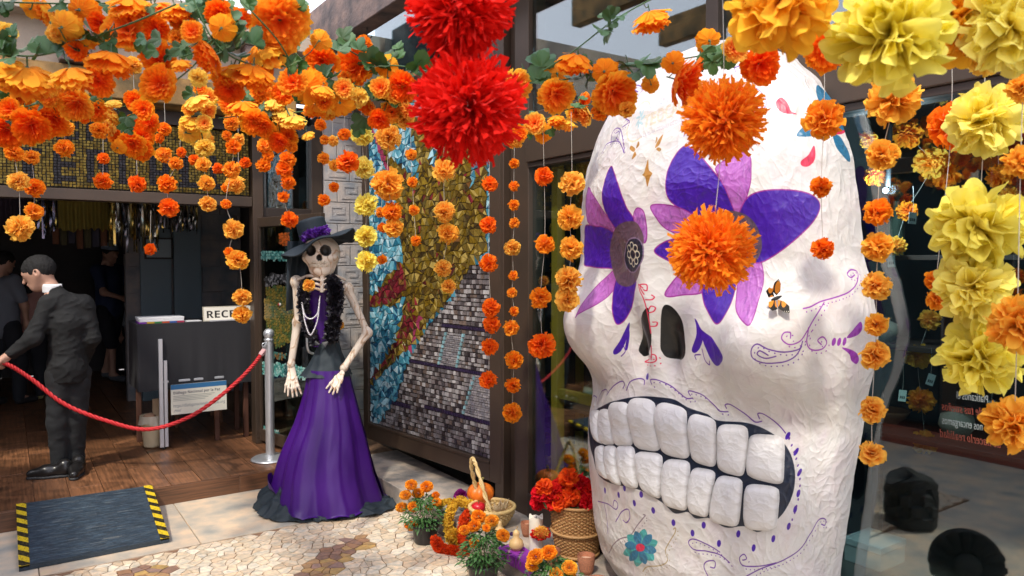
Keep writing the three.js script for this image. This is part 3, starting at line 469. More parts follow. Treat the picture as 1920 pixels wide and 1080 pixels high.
    spk('#5b2a8c',[659,665]);
    spk('#5b2a8c',[654,639]);
    spk('#5b2a8c',[646,612]);
    spk('#5b2a8c',[638,585]);
    line('#5b2a8c',[369,400,324,422,263,422,201,411,179,434,203,455,264,451,324,433]);
    line('#5b2a8c',[275,310,249,350,262,378,299,390,299,363,279,360]);
    line('#5b2a8c',[449,363,525,408,628,452,707,499,756,563,792,615,836,615,838,593,813,598]);
    line('#5b2a8c',[589,437,499,410,431,402,415,429,434,448,447,433,433,424]);
    line('#5b2a8c',[-442,420,-289,449,-214,447,-193,478,-218,487,-235,458]);
    line('#5b2a8c',[-339,442,-316,379,-316,304]);
    line('#5b2a8c',[-225,386,-170,448,-115,478,-111,443,-142,408,-165,413]);
    line('#7d6a78',[-383,184,-213,307,-127,353,-68,422,-25,473,-16,486,-26,485]);
    line('#a3906a',[-82,203,-42,243,39,288,73,324,65,367,116,454,123,479,112,471]);
    fill('#3f9a9a',[-48,327,0,328,5,296,-33,282,-56,316]);
    fill('#3f9a9a',[-57,316,-59,264,-113,216,-119,249,-69,313]);
    fill('#3f9a9a',[-69,314,-138,256,-197,245,-143,297,-72,322]);
    fill('#3f9a9a',[-72,322,-134,319,-143,351,-91,366,-63,333]);
    fill('#3f9a9a',[-63,333,-66,381,-31,418,-19,390,-51,335]);
    fill('#3f9a9a',[-51,335,-5,383,27,387,4,348,-48,327]);
    fill('#2a6f92',[-48,332,-1,357,19,342,-10,316,-51,321]);
    fill('#2a6f92',[-51,321,-23,297,-44,256,-74,264,-63,313]);
    fill('#2a6f92',[-63,313,-99,258,-159,226,-134,271,-72,316]);
    fill('#2a6f92',[-72,317,-136,288,-166,302,-119,332,-69,327]);
    fill('#2a6f92',[-69,328,-101,351,-84,389,-52,381,-57,335]);
    fill('#2a6f92',[-56,336,-32,385,1,406,-5,371,-48,332]);
    fill('#c9264a',[-82,328,-58,344,-35,341,-42,319,-71,304,-86,310]);
    line('#5b2a8c',[-190,2152,-143,2168,-192,2194,-209,2243,-187,2288,-194,2324,-307,2351,-310,2333,-225,2312]);
    line('#5b2a8c',[-254,2086,-273,2136,-234,2154,-177,2123,-119,2033,-184,2088,-297,2092,-326,2052]);
    line('#5b2a8c',[-237,2131,-205,2134,-189,2096,-219,2110]);
    line('#5b2a8c',[281,2327,264,2349,290,2355,303,2334]);
    line('#5b2a8c',[444,2299,447,2320,512,2327]);
    line('#5b2a8c',[526,2230,573,2193,570,2149,546,2129]);
    line('#5b2a8c',[177,2058,186,2078]);
  });
  const bump = dataTex(1024, 1024, (x, y) => { const X = x / 1024, Y = y / 1024, w = fbm(X * 9, Y * 12, 2, 2) * 1.2, r = (f, z, sx, sy) => { const n = 1 - Math.abs(noise(X * f * sx + w, Y * f * sy + w * .7, z)) * 2.1; return Math.max(0, n) ** 3; };
    const v = .3 * r(15, 1, 1, 1.6) + .25 * r(30, 2, 1.4, 1) + .22 * r(52, 3, .8, 1.8) * (.4 + Math.max(0, noise(X * 8, Y * 8, 9)) * 1.6) + .3 * fbm(X * 40, Y * 50, 5, 4) + .25 * fbm(X * 12, Y * 14, 8, 2); const sheetEdge = Math.floor((fbm(X * 5 + 3, Y * 6, 11, 3) + .5) * 9) / 9 * .9 + Math.floor((fbm(X * 9, Y * 7 + 4, 14, 2) + .5) * 6) / 6 * .6, am = .55 + .9 * Math.max(0, .4 + fbm(X * 4, Y * 4, 21, 2) * 1.6); const k = Math.max(0, Math.min(255, 20 + 215 * v * am + 60 * sheetEdge)); return [k, k, k]; });
  const m = new THREE.MeshPhysicalMaterial({ map: tex, bumpMap: bump, bumpScale: .008, roughness: .42, clearcoat: .25, clearcoatRoughness: .35, side: THREE.DoubleSide });
  const tbump = bump.clone(); tbump.repeat.set(.11, .11); tbump.needsUpdate = true;
  const tm = new THREE.MeshPhysicalMaterial({ color: hex('#d8d6d5'), bumpMap: tbump, bumpScale: .006, roughness: .38, clearcoat: .3, clearcoatRoughness: .3, side: THREE.DoubleSide });
  const lump = (a, v) => .006 * fbm(a * 9, v * 8, 3, 3) + .0025 * fbm(a * 30, v * 26, 6, 2);
  const pos = (a, v, h = 0) => { const p = surf(a, v), q = surf(Math.min(1, a + .01), v), r = surf(Math.max(-1, a - .01), v), s = surf(a, Math.min(2.519, v + .01)), t = surf(a, Math.max(0, v - .01));
    const du = V(q[0] - r[0], q[1] - r[1], q[2] - r[2]), dv = V(s[0] - t[0], s[1] - t[1], s[2] - t[2]), n = du.cross(dv).normalize(); if (n.z < 0) n.negate(); const k = h + lump(a, v); const o = placeS([p[0] + n.x * k, p[1] + n.y * k, p[2] + n.z * k]); return V(Math.min(o[0], 2.607), Math.max(o[1], STEP + .001), o[2]); };
  const t = thing('giant_skull', 'giant white papier mache skull painted with purple eye flowers, leaning on the shop front', 'skull sculpture', V(2.6, STEP, -2.24));
  part(t, 'cranium', sheet(220, 280, (x, y) => pos(x * 2 - 1, Math.min(2.5195, y * 2.52))), m);
  const TEETH=[[-535,830,-404,847,-319,719,-388,719],[-391,859,-259,881,-202,746,-312,718],[-252,916,-116,942,-85,764,-205,740],[-118,960,3,976,44,779,-76,762],[10,973,136,967,171,776,45,773],[152,953,254,944,281,764,179,773],[263,926,366,932,404,749,289,757],[377,903,507,905,582,740,413,751],[-374,694,-294,715,-227,577,-328,575],[-284,717,-191,734,-142,578,-218,575],[-184,740,-76,762,-36,599,-119,585],[-66,742,54,766,64,585,-17,598],[64,747,176,764,183,569,75,568],[186,743,287,746,272,564,188,570],[294,733,403,735,404,553,276,554],[415,721,566,725,573,567,428,553]];
  for (const q of TEETH) { const c = q.map((n) => n / 1000);
    part(t, 'tooth', sheet(18, 20, (i, j) => { let x = i * 2 - 1, y = j * 2 - 1; const x0 = x; const y0 = y; x *= 1.1 * Math.sqrt(1 - .2 * y0 ** 4); y *= 1.1 * Math.sqrt(1 - .28 * x0 ** 4); const s = (x + 1) / 2, r = (y + 1) / 2, up = q === q && c[1] > .77;
      const a = (c[0] * (1 - s) + c[2] * s) * r + (c[6] * (1 - s) + c[4] * s) * (1 - r), v = (c[1] * (1 - s) + c[3] * s) * r + (c[7] * (1 - s) + c[5] * s) * (1 - r);
      const h = .037 * Math.pow(Math.max(0, 1 - x0 ** 4), .5) * Math.pow(Math.max(0, 1 - y0 ** 4), .5) - .006; return pos(a, v, h); }), tm); }
  // nose cavities set back behind the painted holes
  const P = (a, v, h = 0) => pos(a, v, h);
  { // paper butterfly pinned on the cheek
    const base = pos(.526, 1.432, 0), dep = base.clone().sub(camera.position).dot(FWD);
    const b = thing('paper_butterfly', 'orange and black paper butterfly pinned on the cheek of the giant skull', 'butterfly', base);
    const wing = canvasTex(128, 128, (g) => { g.fillStyle = '#17120f'; g.fillRect(0, 0, 128, 128); g.fillStyle = '#e08a26'; for (let k = 0; k < 6; k++) { g.beginPath(); g.ellipse(30 + (k % 3) * 32, 34 + (k / 3 | 0) * 48, 13, 22, .3, 0, 7); g.fill(); } g.fillStyle = '#f0e8d8'; for (let k = 0; k < 26; k++) { g.beginPath(); g.arc(k * 5, 6 + (k % 2) * 5, 2, 0, 7); g.arc(k * 5, 122 - (k % 2) * 5, 2, 0, 7); g.fill(); } });
    const wm = mat('#ffffff', .7, { map: wing });
    for (const w of [[[1452, 556], [1441, 558], [1436, 546], [1442, 539], [1448, 541]], [[1456, 554], [1447, 545], [1452, 530], [1460, 523], [1464, 532], [1463, 546]], [[1454, 562], [1441, 566], [1441, 577], [1448, 583], [1458, 580]], [[1458, 562], [1459, 578], [1472, 586], [1481, 587], [1480, 574], [1470, 565]]]) {
      const s = new THREE.Shape(w.map((p) => new THREE.Vector2(...p))), g = new THREE.ExtrudeGeometry(s, { depth: 1, bevelEnabled: false }), p = g.attributes.position, u = g.attributes.uv;
      for (let i = 0; i < p.count; i++) { const x = p.getX(i), y = p.getY(i), far = Math.hypot(x - 1455, y - 559), q = at(x, y, dep - .022 - far * .0009 - p.getZ(i) * .0015); u.setXY(i, (x - 1434) / 50, (590 - y) / 70); p.setXYZ(i, q.x, q.y, q.z); } g.computeVertexNormals(); part(b, 'wing', g, wm); }
    part(b, 'body', taper([at(1446, 563, dep - .024), at(1456, 559, dep - .028), at(1466, 555, dep - .024)], (k) => .0015 + .005 * Math.sin(Math.PI * Math.min(1, k * .9 + .08)), 10, 6), M.black);
  }
}

// ------------------------------------------------------------------ paper and fabric flowers
const FL = {};
{
  const fib = (i, n) => { const y = 1 - 2 * (i + .5) / n, r = Math.sqrt(1 - y * y), a = i * 2.39996; return V(r * Math.cos(a), y, r * Math.sin(a)); };
  // petals set round a centre: columns across, rows along; colours run from the depth of the flower to its rim
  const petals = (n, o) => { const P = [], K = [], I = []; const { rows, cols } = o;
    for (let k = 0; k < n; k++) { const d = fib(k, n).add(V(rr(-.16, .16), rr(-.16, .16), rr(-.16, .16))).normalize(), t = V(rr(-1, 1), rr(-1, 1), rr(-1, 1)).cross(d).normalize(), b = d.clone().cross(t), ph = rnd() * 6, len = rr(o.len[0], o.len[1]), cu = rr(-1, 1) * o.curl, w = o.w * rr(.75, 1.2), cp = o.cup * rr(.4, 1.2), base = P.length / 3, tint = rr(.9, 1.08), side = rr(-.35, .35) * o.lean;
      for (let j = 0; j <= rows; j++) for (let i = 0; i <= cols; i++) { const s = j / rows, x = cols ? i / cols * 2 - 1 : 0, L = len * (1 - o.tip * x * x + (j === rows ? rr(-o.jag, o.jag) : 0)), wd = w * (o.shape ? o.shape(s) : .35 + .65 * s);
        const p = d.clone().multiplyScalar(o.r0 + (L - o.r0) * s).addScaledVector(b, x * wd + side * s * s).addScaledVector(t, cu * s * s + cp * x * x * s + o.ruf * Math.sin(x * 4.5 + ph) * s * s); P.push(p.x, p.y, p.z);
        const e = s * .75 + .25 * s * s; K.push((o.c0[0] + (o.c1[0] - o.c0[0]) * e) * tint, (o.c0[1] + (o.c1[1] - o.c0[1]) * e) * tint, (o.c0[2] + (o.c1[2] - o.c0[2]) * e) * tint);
        if (j < rows && i < cols) { const q = base + j * (cols + 1) + i; I.push(q, q + 1, q + cols + 2, q, q + cols + 2, q + cols + 1); } } }
    const g = new THREE.BufferGeometry(); g.setAttribute('position', new THREE.Float32BufferAttribute(P, 3)); g.setAttribute('color', new THREE.Float32BufferAttribute(K, 3)); g.setIndex(I); g.computeVertexNormals(); return g; };
  const four = (f, n = 4) => Array.from({ length: n }, f);
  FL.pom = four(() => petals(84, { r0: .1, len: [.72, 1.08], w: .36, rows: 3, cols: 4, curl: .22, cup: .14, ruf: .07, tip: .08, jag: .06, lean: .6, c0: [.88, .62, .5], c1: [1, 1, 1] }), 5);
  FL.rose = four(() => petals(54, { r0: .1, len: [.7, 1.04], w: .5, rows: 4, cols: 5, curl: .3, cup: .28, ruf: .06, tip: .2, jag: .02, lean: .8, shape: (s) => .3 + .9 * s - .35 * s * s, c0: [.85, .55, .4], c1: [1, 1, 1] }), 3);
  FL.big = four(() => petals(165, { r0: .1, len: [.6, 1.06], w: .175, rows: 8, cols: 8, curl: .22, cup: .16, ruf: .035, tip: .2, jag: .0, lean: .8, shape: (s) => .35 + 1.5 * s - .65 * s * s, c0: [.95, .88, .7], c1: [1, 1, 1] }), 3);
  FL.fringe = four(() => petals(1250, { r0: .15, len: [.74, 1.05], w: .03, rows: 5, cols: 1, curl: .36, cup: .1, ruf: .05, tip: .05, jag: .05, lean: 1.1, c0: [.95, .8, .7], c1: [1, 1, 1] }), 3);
  // a fabric marigold: pleated outer skirt and ruffled layers inside, opening towards +y
  FL.dome = four(() => { const P = [], K = [], I = []; const LY = 6, TH = 52, RS = 4;
    for (let k = 1; k < LY; k++) { const R = [1, .98, .9, .75, .55, .35][k], yE = [.42, .62, .74, .84, .9, .93][k], y0 = [0, .04, .1, .18, .28, .4][k], np = [22, 20, 17, 13, 10, 7][k], ph = rnd() * 6, base = P.length / 3, wob = rnd() * 6;
      for (let j = 0; j <= RS; j++) for (let i = 0; i < TH; i++) { const th = i / TH * 2 * Math.PI, s = j / RS, fr = j === RS ? 1 + .09 * Math.sin(np * 2 * th + ph) * .6 + rr(-.07, .05) : 1, r = (.08 + (R - .08) * s) * fr * (1 + .09 * Math.sin(3 * th + wob) + .05 * Math.sin(5 * th + ph)), pl = .085 * s * Math.sin(np * th + ph + .8 * Math.sin(3 * th + wob)); const y = y0 + (yE - y0) * Math.pow(s, k ? .8 : 1.5) + pl + .13 * s * Math.sin(2 * th + wob) - (k && s === 1 ? .03 : 0);
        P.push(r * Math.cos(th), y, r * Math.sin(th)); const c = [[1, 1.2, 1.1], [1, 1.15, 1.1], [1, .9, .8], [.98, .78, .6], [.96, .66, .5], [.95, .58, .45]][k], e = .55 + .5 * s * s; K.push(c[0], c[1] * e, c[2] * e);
        if (j < RS) { const q = base + j * TH + i, q2 = base + j * TH + (i + 1) % TH; I.push(q, q2, q2 + TH, q, q2 + TH, q + TH); } } }
    for (let ring = 0; ring < 2; ring++) for (let q = 0; q < 10; q++) { const th0 = (q + ring * .5 + rr(-.2, .2)) / 10 * 6.283, L = rr(.82, 1.12) - ring * .06, lift = rr(.2, .5) + ring * .06, base = P.length / 3, tn = rr(.92, 1.08), cv = rr(.05, .11);   // overlapping outer petals, each a bent, fluted blade
      for (let j = 0; j <= 4; j++) for (let i = 0; i <= 6; i++) { const s = j / 4, x = i / 3 - 1, r = .1 + (L - .1) * s * (1 - .1 * x * x * s) + (j === 4 ? (i % 2 ? .035 : -.02) : 0), th = th0 + x * .36 * (1 - .25 * s * s); P.push(r * Math.cos(th), -.05 * ring + lift * Math.pow(s, 1.5) - cv * x * x * s + .028 * Math.sin(x * 9 + q) * s, r * Math.sin(th)); const e = (.72 + .28 * s) * tn; K.push(1, 1.22 * e, 1.2 * e); if (j < 4 && i < 6) { const v = base + j * 7 + i; I.push(v, v + 1, v + 8, v, v + 8, v + 7); } } }
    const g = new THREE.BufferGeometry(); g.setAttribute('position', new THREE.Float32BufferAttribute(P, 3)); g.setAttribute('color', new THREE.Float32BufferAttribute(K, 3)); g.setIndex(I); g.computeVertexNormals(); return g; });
  FL.calyx = (() => { const L = [new THREE.ConeGeometry(.2, .16, 12, 1, true).rotateX(Math.PI).translate(0, -.0, 0), new THREE.CylinderGeometry(.03, .03, .35, 6).translate(0, -.2, 0)]; for (let i = 0; i < 12; i++) L.push(new THREE.ConeGeometry(.035, .2, 4).rotateZ(-Math.PI / 2 + .25).translate(.24, .06, 0).rotateY(i * Math.PI / 6)); return merge(L); })();
  FL.leaf = four(() => { const P = [0, 0, 0], I = [], N = 44, a = rr(.8, 1.2), tw = rr(-.3, .3); for (let r = 1; r <= 3; r++) for (let i = 0; i <= N; i++) { const th = (i / N * 2 - 1) * 2.55, lobe = .56 + .44 * Math.pow(Math.abs(Math.cos(1.9 * th)), .7), R = lobe * (1 - .075 * th * th) * (1 + .05 * Math.sin(19 * th)) * r / 3, x = R * Math.sin(th) * a, y = R * Math.cos(th) + .25 * r / 3; P.push(x, y, .22 * Math.abs(x) - .3 * y * y * .6 + tw * x * y + .05 * Math.sin(5 * th) * r / 3); }
    for (let i = 0; i < N; i++) { I.push(0, 1 + i, 2 + i); for (let r = 0; r < 2; r++) { const q = 1 + r * (N + 1) + i, w = q + N + 1; I.push(q, w, w + 1, q, w + 1, q + 1); } }
    const g = new THREE.BufferGeometry(); g.setAttribute('position', new THREE.Float32BufferAttribute(P, 3)); g.setIndex(I); g.computeVertexNormals(); return g; });
}
const petal = (r, g, b) => new THREE.MeshPhysicalMaterial({ color: C(r, g, b), vertexColors: true, roughness: .95, specularIntensity: .15, transmission: .42, thickness: 0, side: THREE.DoubleSide });
const FC = { A: [petal(1, .6, .05)], o: [petal(1, .37, .02), petal(1, .32, .016), petal(1, .43, .035)], d: [petal(1, .25, .012), petal(1, .22, .012)], a: [petal(1, .56, .07), petal(1, .6, .1)], y: [petal(1, .92, .2), petal(1, .91, .24)], Y: [petal(1, .75, .14)], r: [petal(.85, .018, .01)], q: [petal(1, .34, .02)] };
const GREEN = [C(.03, .105, .012), C(.05, .14, .03), C(.025, .075, .012), C(.055, .15, .06)].map((c) => mat(c, .6, { transmission: .25, thickness: 0 })), STEM = mat(C(.04, .11, .03), .6), CALYX = mat(C(.08, .16, .1), .7), THREAD = mat(C(.5, .47, .42), .5);
const pick = (L) => L[Math.floor(rnd() * L.length)];
function bloom(parent, name, kind, col, p, r, axis = null) { // p in world
  const o = mesh(name, pick(FL[kind]), pick(FC[col])); o.position.copy(p).sub(parent.position); o.scale.setScalar(r * rr(.97, 1.05));
  if (axis) { o.quaternion.setFromUnitVectors(UP, axis.clone().normalize()); o.rotateY(rnd() * 6.3); } else o.rotation.set(rnd() * 6.3, rnd() * 6.3, rnd() * 6.3);
  parent.add(o); return o;
}

// ------------------------------------------------------------------ mosaic pivot door
const toPx = (p) => { const q = p.clone().project(camera); return [960 + q.x * 960, 540 - q.y * 540]; };
const GLASSCHIP = new THREE.MeshPhysicalMaterial({ vertexColors: true, roughness: .3, clearcoat: .6, clearcoatRoughness: .12, side: THREE.DoubleSide });
{
  const P0 = V(2.414, .26, -5.64), E = V(.1224, 0, .9925), N = V(-.9925, 0, .1224), L = 1.715, H = 2.72;
  const d = thing('mosaic_door', 'large bronze framed pivot door of glass mosaic, golden sun rays over a grey stepped pyramid', 'door', P0);
  const Q = (u, y, h) => P0.clone().addScaledVector(E, u).addScaledVector(UP, y).addScaledVector(N, h);
  const BX = (u0, u1, y0, y1, h0, h1, r) => { const g = B(u0, u1, y0, y1, h0, h1, r); const p = g.attributes.position, n = g.attributes.normal; for (let i = 0; i < p.count; i++) { const q = Q(p.getX(i), p.getY(i), p.getZ(i)); p.setXYZ(i, q.x, q.y, q.z); const m = V(0, 0, 0).addScaledVector(E, n.getX(i)).addScaledVector(UP, n.getY(i)).addScaledVector(N, n.getZ(i)); n.setXYZ(i, m.x, m.y, m.z); } return g; };
  part(d, 'stile', BX(0, .075, 0, H, -.03, .03, .005), M.frame); part(d, 'stile', BX(L - .11, L, 0, H, -.03, .03, .005), M.frame);
  part(d, 'rail', BX(.075, L - .11, 0, .115, -.03, .03, .005), M.frame); part(d, 'rail', BX(.075, L - .11, H - .1, H, -.03, .03, .005), M.frame);
  part(d, 'bead', BX(.075, L - .11, .115, .135, -.0, .036, .004), M.frame);
  part(d, 'backing', BX(.075, L - .11, .135, H - .1, -.02, .004), M.frameDark);
  const R = { gold: [[688, 262], [745, 226], [820, 216], [912, 230], [912, 470], [878, 503], [845, 560], [803, 606], [786, 634], [690, 725], [683, 728], [740, 640], [765, 545], [742, 575], [678, 575], [755, 486], [748, 440], [742, 380], [727, 318], [706, 262]],
    s1: [[728, 290], [748, 240], [768, 225], [776, 262], [784, 337]], s2: [[803, 292], [818, 268], [815, 318]], s3: [[880, 300], [903, 296], [884, 352]], red: [[676, 577], [700, 556], [752, 500], [763, 520], [764, 542], [730, 566]], ray: [[683, 730], [700, 700], [742, 640], [768, 560], [780, 600], [740, 670]], strip: [[696, 245], [703, 245], [729, 318], [722, 318]],
    pyr: [[880, 500], [935, 496], [935, 900], [660, 836], [702, 806], [744, 744], [770, 664], [806, 606], [846, 560]], st1: [[836, 622], [872, 625], [856, 690], [822, 684]], st2: [[889, 704], [935, 712], [935, 792], [866, 778]], mag: [[786, 590], [791, 592], [771, 662], [765, 662]] };
  const lines = [[[852, 541], [922, 544]], [[805, 611], [925, 623]], [[768, 677], [925, 703]], [[726, 750], [925, 796]]];
  const pal = { turq: [[.02, .13, .2], [.05, .22, .31], [.13, .34, .42], [.3, .5, .57], [.015, .08, .16], [.08, .27, .36], [.4, .55, .6]], gold: [[.14, .085, .007], [.2, .13, .014], [.085, .05, .008], [.32, .23, .06], [.045, .028, .01], [.15, .1, .018], [.11, .08, .022]], red: [[.13, .012, .02], [.2, .018, .03], [.08, .012, .015], [.16, .07, .02]], pyr: [[.13, .115, .12], [.22, .2, .205], [.08, .068, .07], [.38, .36, .36], [.04, .033, .036], [.17, .145, .145], [.13, .095, .08], [.28, .26, .26]], st: [[.2, .19, .21], [.28, .26, .27]], line: [[.03, .02, .05]], trim: [[.2, .36, .4]], mag: [[.3, .04, .1]] };
  const near = (p, [a, b]) => { const t = (p[0] - a[0]) / (b[0] - a[0]); return t > 0 && t < 1 && Math.abs(p[1] - (a[1] + (b[1] - a[1]) * t)) < 3.6; };
  const all = [];
  const add = (poly, kind, h) => { const pc = pal[kind], c = pc[Math.floor(rnd() * pc.length)], v = rr(.8, 1.25); all.push({ a: Math.abs(poly.reduce((s, p, i) => { const q = poly[(i + 1) % poly.length]; return s + p[0] * q[1] - q[0] * p[1]; }, 0)), g: chip(inset(poly, .0022), h + rr(0, .003), .0016, (u, y, k) => Q(u, y, .004 + k), c.map((q) => q * v), [rr(-.1, .1), rr(-.1, .1)]) }); };
  const uA = .078, uB = L - .113, yA = .137, yB = H - .102, sz = .044;
  const pxOf = (u, y) => toPx(Q(u, y, .01));
  { // shards: a jittered grid of triangles
    const nx = Math.round((uB - uA) / sz), ny = Math.round((yB - yA) / sz), J = []; for (let j = 0; j <= ny; j++) { J.push([]); for (let i = 0; i <= nx; i++) J[j].push([uA + (uB - uA) * i / nx + (i && i < nx ? rr(-.4, .4) * sz : 0), yA + (yB - yA) * j / ny + (j && j < ny ? rr(-.4, .4) * sz : 0)]); }
    for (let j = 0; j < ny; j++) for (let i = 0; i < nx; i++) { const a = J[j][i], b = J[j][i + 1], c = J[j + 1][i + 1], e = J[j + 1][i]; for (const T of rnd() < .5 ? [[a, b, c], [a, c, e]] : [[a, b, e], [b, c, e]]) {
      const p = pxOf((T[0][0] + T[1][0] + T[2][0]) / 3, (T[0][1] + T[1][1] + T[2][1]) / 3), I = (k) => inPoly(p[0], p[1], R[k]); if (I('pyr')) continue;
      add(T, I('mag') || I('strip') ? 'mag' : I('red') || I('ray') && rnd() < .55 ? 'red' : I('s1') || I('s2') || I('s3') ? 'turq' : I('gold') ? (rnd() < .04 ? 'red' : 'gold') : 'turq', .006); } }
  }
  for (let y = yA; y < yB - .03;) { const h = rr(.024, .036); for (let u = uA; u < uB - .012;) { const w = Math.min(rr(.022, .046), uB - u), p = pxOf(u + w / 2, y + h / 2); const I = (k) => inPoly(p[0], p[1], R[k]);
    if (I('pyr')) { const sx = I('st1') || I('st2'); if (lines.some((l) => near(p, l))) { add([[u, y], [u + w * .45, y], [u + w * .45, y + h], [u, y + h]], 'line', .007); add([[u + w * .5, y], [u + w, y], [u + w, y + h], [u + w * .5, y + h]], 'line', .007); }
      else if (sx) { add([[u, y], [u + w, y], [u + w, y + h * .45], [u, y + h * .45]], 'st', .005); add([[u, y + h * .52], [u + w, y + h * .52], [u + w, y + h], [u, y + h]], 'st', .005); }
      else add([[u + rr(0, .003), y + rr(0, .003)], [u + w, y + rr(0, .004)], [u + w - rr(0, .003), y + h], [u, y + h - rr(0, .003)]], 'pyr', .005); }
    u += w; } y += h; }
  for (const s of [[[838, 622], [824, 684]], [[871, 625], [857, 690]], [[891, 705], [868, 778]]]) for (let k = 0; k < 8; k++) { const t = k / 8, p = onPlane(s[0][0] + (s[1][0] - s[0][0]) * t, s[0][1] + (s[1][1] - s[0][1]) * t, P0, N).sub(P0), u = p.dot(E), y = p.y; add([[u - .012, y - .028], [u + .012, y - .028], [u + .014, y], [u - .01, y]], 'trim', .013); }
  all.sort((a, b) => b.a - a.a); all.forEach((o, i) => { if (i < 292) part(d, 'glass_shard', o.g, GLASSCHIP); });
  part(d, 'tesserae', merge(all.slice(292).map((o) => o.g)), GLASSCHIP).userData.kind = 'stuff';
}
{ // open glass door leaf with mosaic figures
  const H0 = V(1.79, .16, -6.47), E = V(.215, 0, .9766), N = V(-.9766, 0, .215), L = 1.0, H = 1.9;
  const d = thing('glass_door', 'open dark glass door with a mosaic face, behind the skeleton lady', 'door', H0);
  const Q = (u, y, h) => H0.clone().addScaledVector(E, u).addScaledVector(UP, y).addScaledVector(N, h);
  const BX = (u0, u1, y0, y1, h0, h1, r) => { const g = B(u0, u1, y0, y1, h0, h1, r); g.applyMatrix4(new THREE.Matrix4().makeBasis(E, UP, N).setPosition(H0)); return g; };
  part(d, 'stile', BX(0, .06, 0, H, -.022, .022, .004), M.frame); part(d, 'stile', BX(L - .06, L, 0, H, -.022, .022, .004), M.frame); part(d, 'rail', BX(.06, L - .06, 0, .1, -.022, .022, .004), M.frame); part(d, 'rail', BX(.06, L - .06, H - .08, H, -.022, .022, .004), M.frame);
  part(d, 'pane', BX(.06, L - .06, .1, H - .08, -.004, .004), mat(C(.42, .5, .48), .04, { transmission: 1, thickness: 0 }));
  part(d, 'handle', taper([Q(.9, .82, .03), Q(.9, .84, .07), Q(.9, 1.02, .07), Q(.9, 1.04, .03)], () => .01, 14, 6), M.steel);
  const polys = [['turquoise_band', [[482, 470], [560, 474], [560, 491], [482, 488]], [[.03, .16, .15], [.1, .3, .27], [.2, .4, .35]]], ['turquoise_band', [[482, 676], [600, 690], [600, 716], [482, 700]], [[.04, .22, .2], [.15, .4, .36], [.3, .5, .46]]], ['turquoise_band', [[483, 797], [525, 806], [525, 816], [483, 808]], [[.1, .3, .27], [.3, .42, .4]]],
    ['mosaic_hair', [[496, 522], [512, 511], [545, 512], [562, 524], [560, 536], [520, 532], [500, 538]], [[.012, .012, .012], [.06, .06, .06], [.2, .2, .2]]], ['mosaic_face', [[500, 540], [520, 534], [560, 538], [566, 590], [548, 640], [520, 655], [500, 620]], [[.1, .11, .02], [.16, .12, .02], [.05, .09, .03], [.22, .16, .03]]], ['mosaic_ear', [[496, 560], [506, 556], [508, 600], [498, 604]], [[.3, .2, .05]]], ['mosaic_collar', [[498, 660], [545, 662], [530, 674], [505, 672]], [[.2, .1, .03], [.05, .15, .13]]], ['mosaic_mask', [[524, 436], [544, 436], [546, 458], [534, 462], [524, 456]], [[.35, .07, .01], [.2, .05, .01]]]];
  for (const [n, P, cols] of polys) { const q = P.map(([a, b]) => { const v = onPlane(a, b, H0, N).sub(H0); return [v.dot(E), v.y]; }), xs = q.map((p) => p[0]), ys = q.map((p) => p[1]);
    const L2 = cells(Math.min(...xs), Math.max(...xs), Math.min(...ys), Math.max(...ys), .024, .022, .4, (x, y) => inPoly(x, y, q) && x > .062 && x < L - .062); if (L2.length) part(d, n, merge(L2.map((c) => chip(inset(c.poly, .002), .004, .001, (u, y, k) => Q(u, y, .0045 + k), cols[Math.floor(rnd() * cols.length)]))), GLASSCHIP).userData.kind = 'stuff'; }
  const e = onPlane(526, 571, H0, N); part(d, 'mosaic_eye', ball(e.clone().addScaledVector(N, .008), .03, .3, .45, 1), mat('#cfc9bf', .3)); part(d, 'mosaic_eye', ball(e.clone().addScaledVector(N, .018), .012, .5, .9, 1), mat('#a3201a', .3));
}

// ------------------------------------------------------------------ people
const SKIN = mat(C(.48, .27, .19), .55), HAIR = mat(C(.007, .006, .006), .85), SUIT = mat(C(.006, .0062, .007), .85, { bumpMap: TX.bump, bumpScale: .001 }), TROU = mat(C(.011, .012, .014), .85), WHITE = mat(C(.7, .7, .72), .7);
const basis = (o, f, u) => { const z = f.clone().normalize(), s = z.clone().cross(u).normalize(), y = s.clone().cross(z).normalize(); return new THREE.Matrix4().makeBasis(z, y, s).setPosition(o); };
const ell = (x, y, z, cx, cy, cz, rx, ry, rz) => { const k = Math.hypot((x - cx) / rx, (y - cy) / ry, (z - cz) / rz); return (k - 1) * Math.min(rx, ry, rz); };
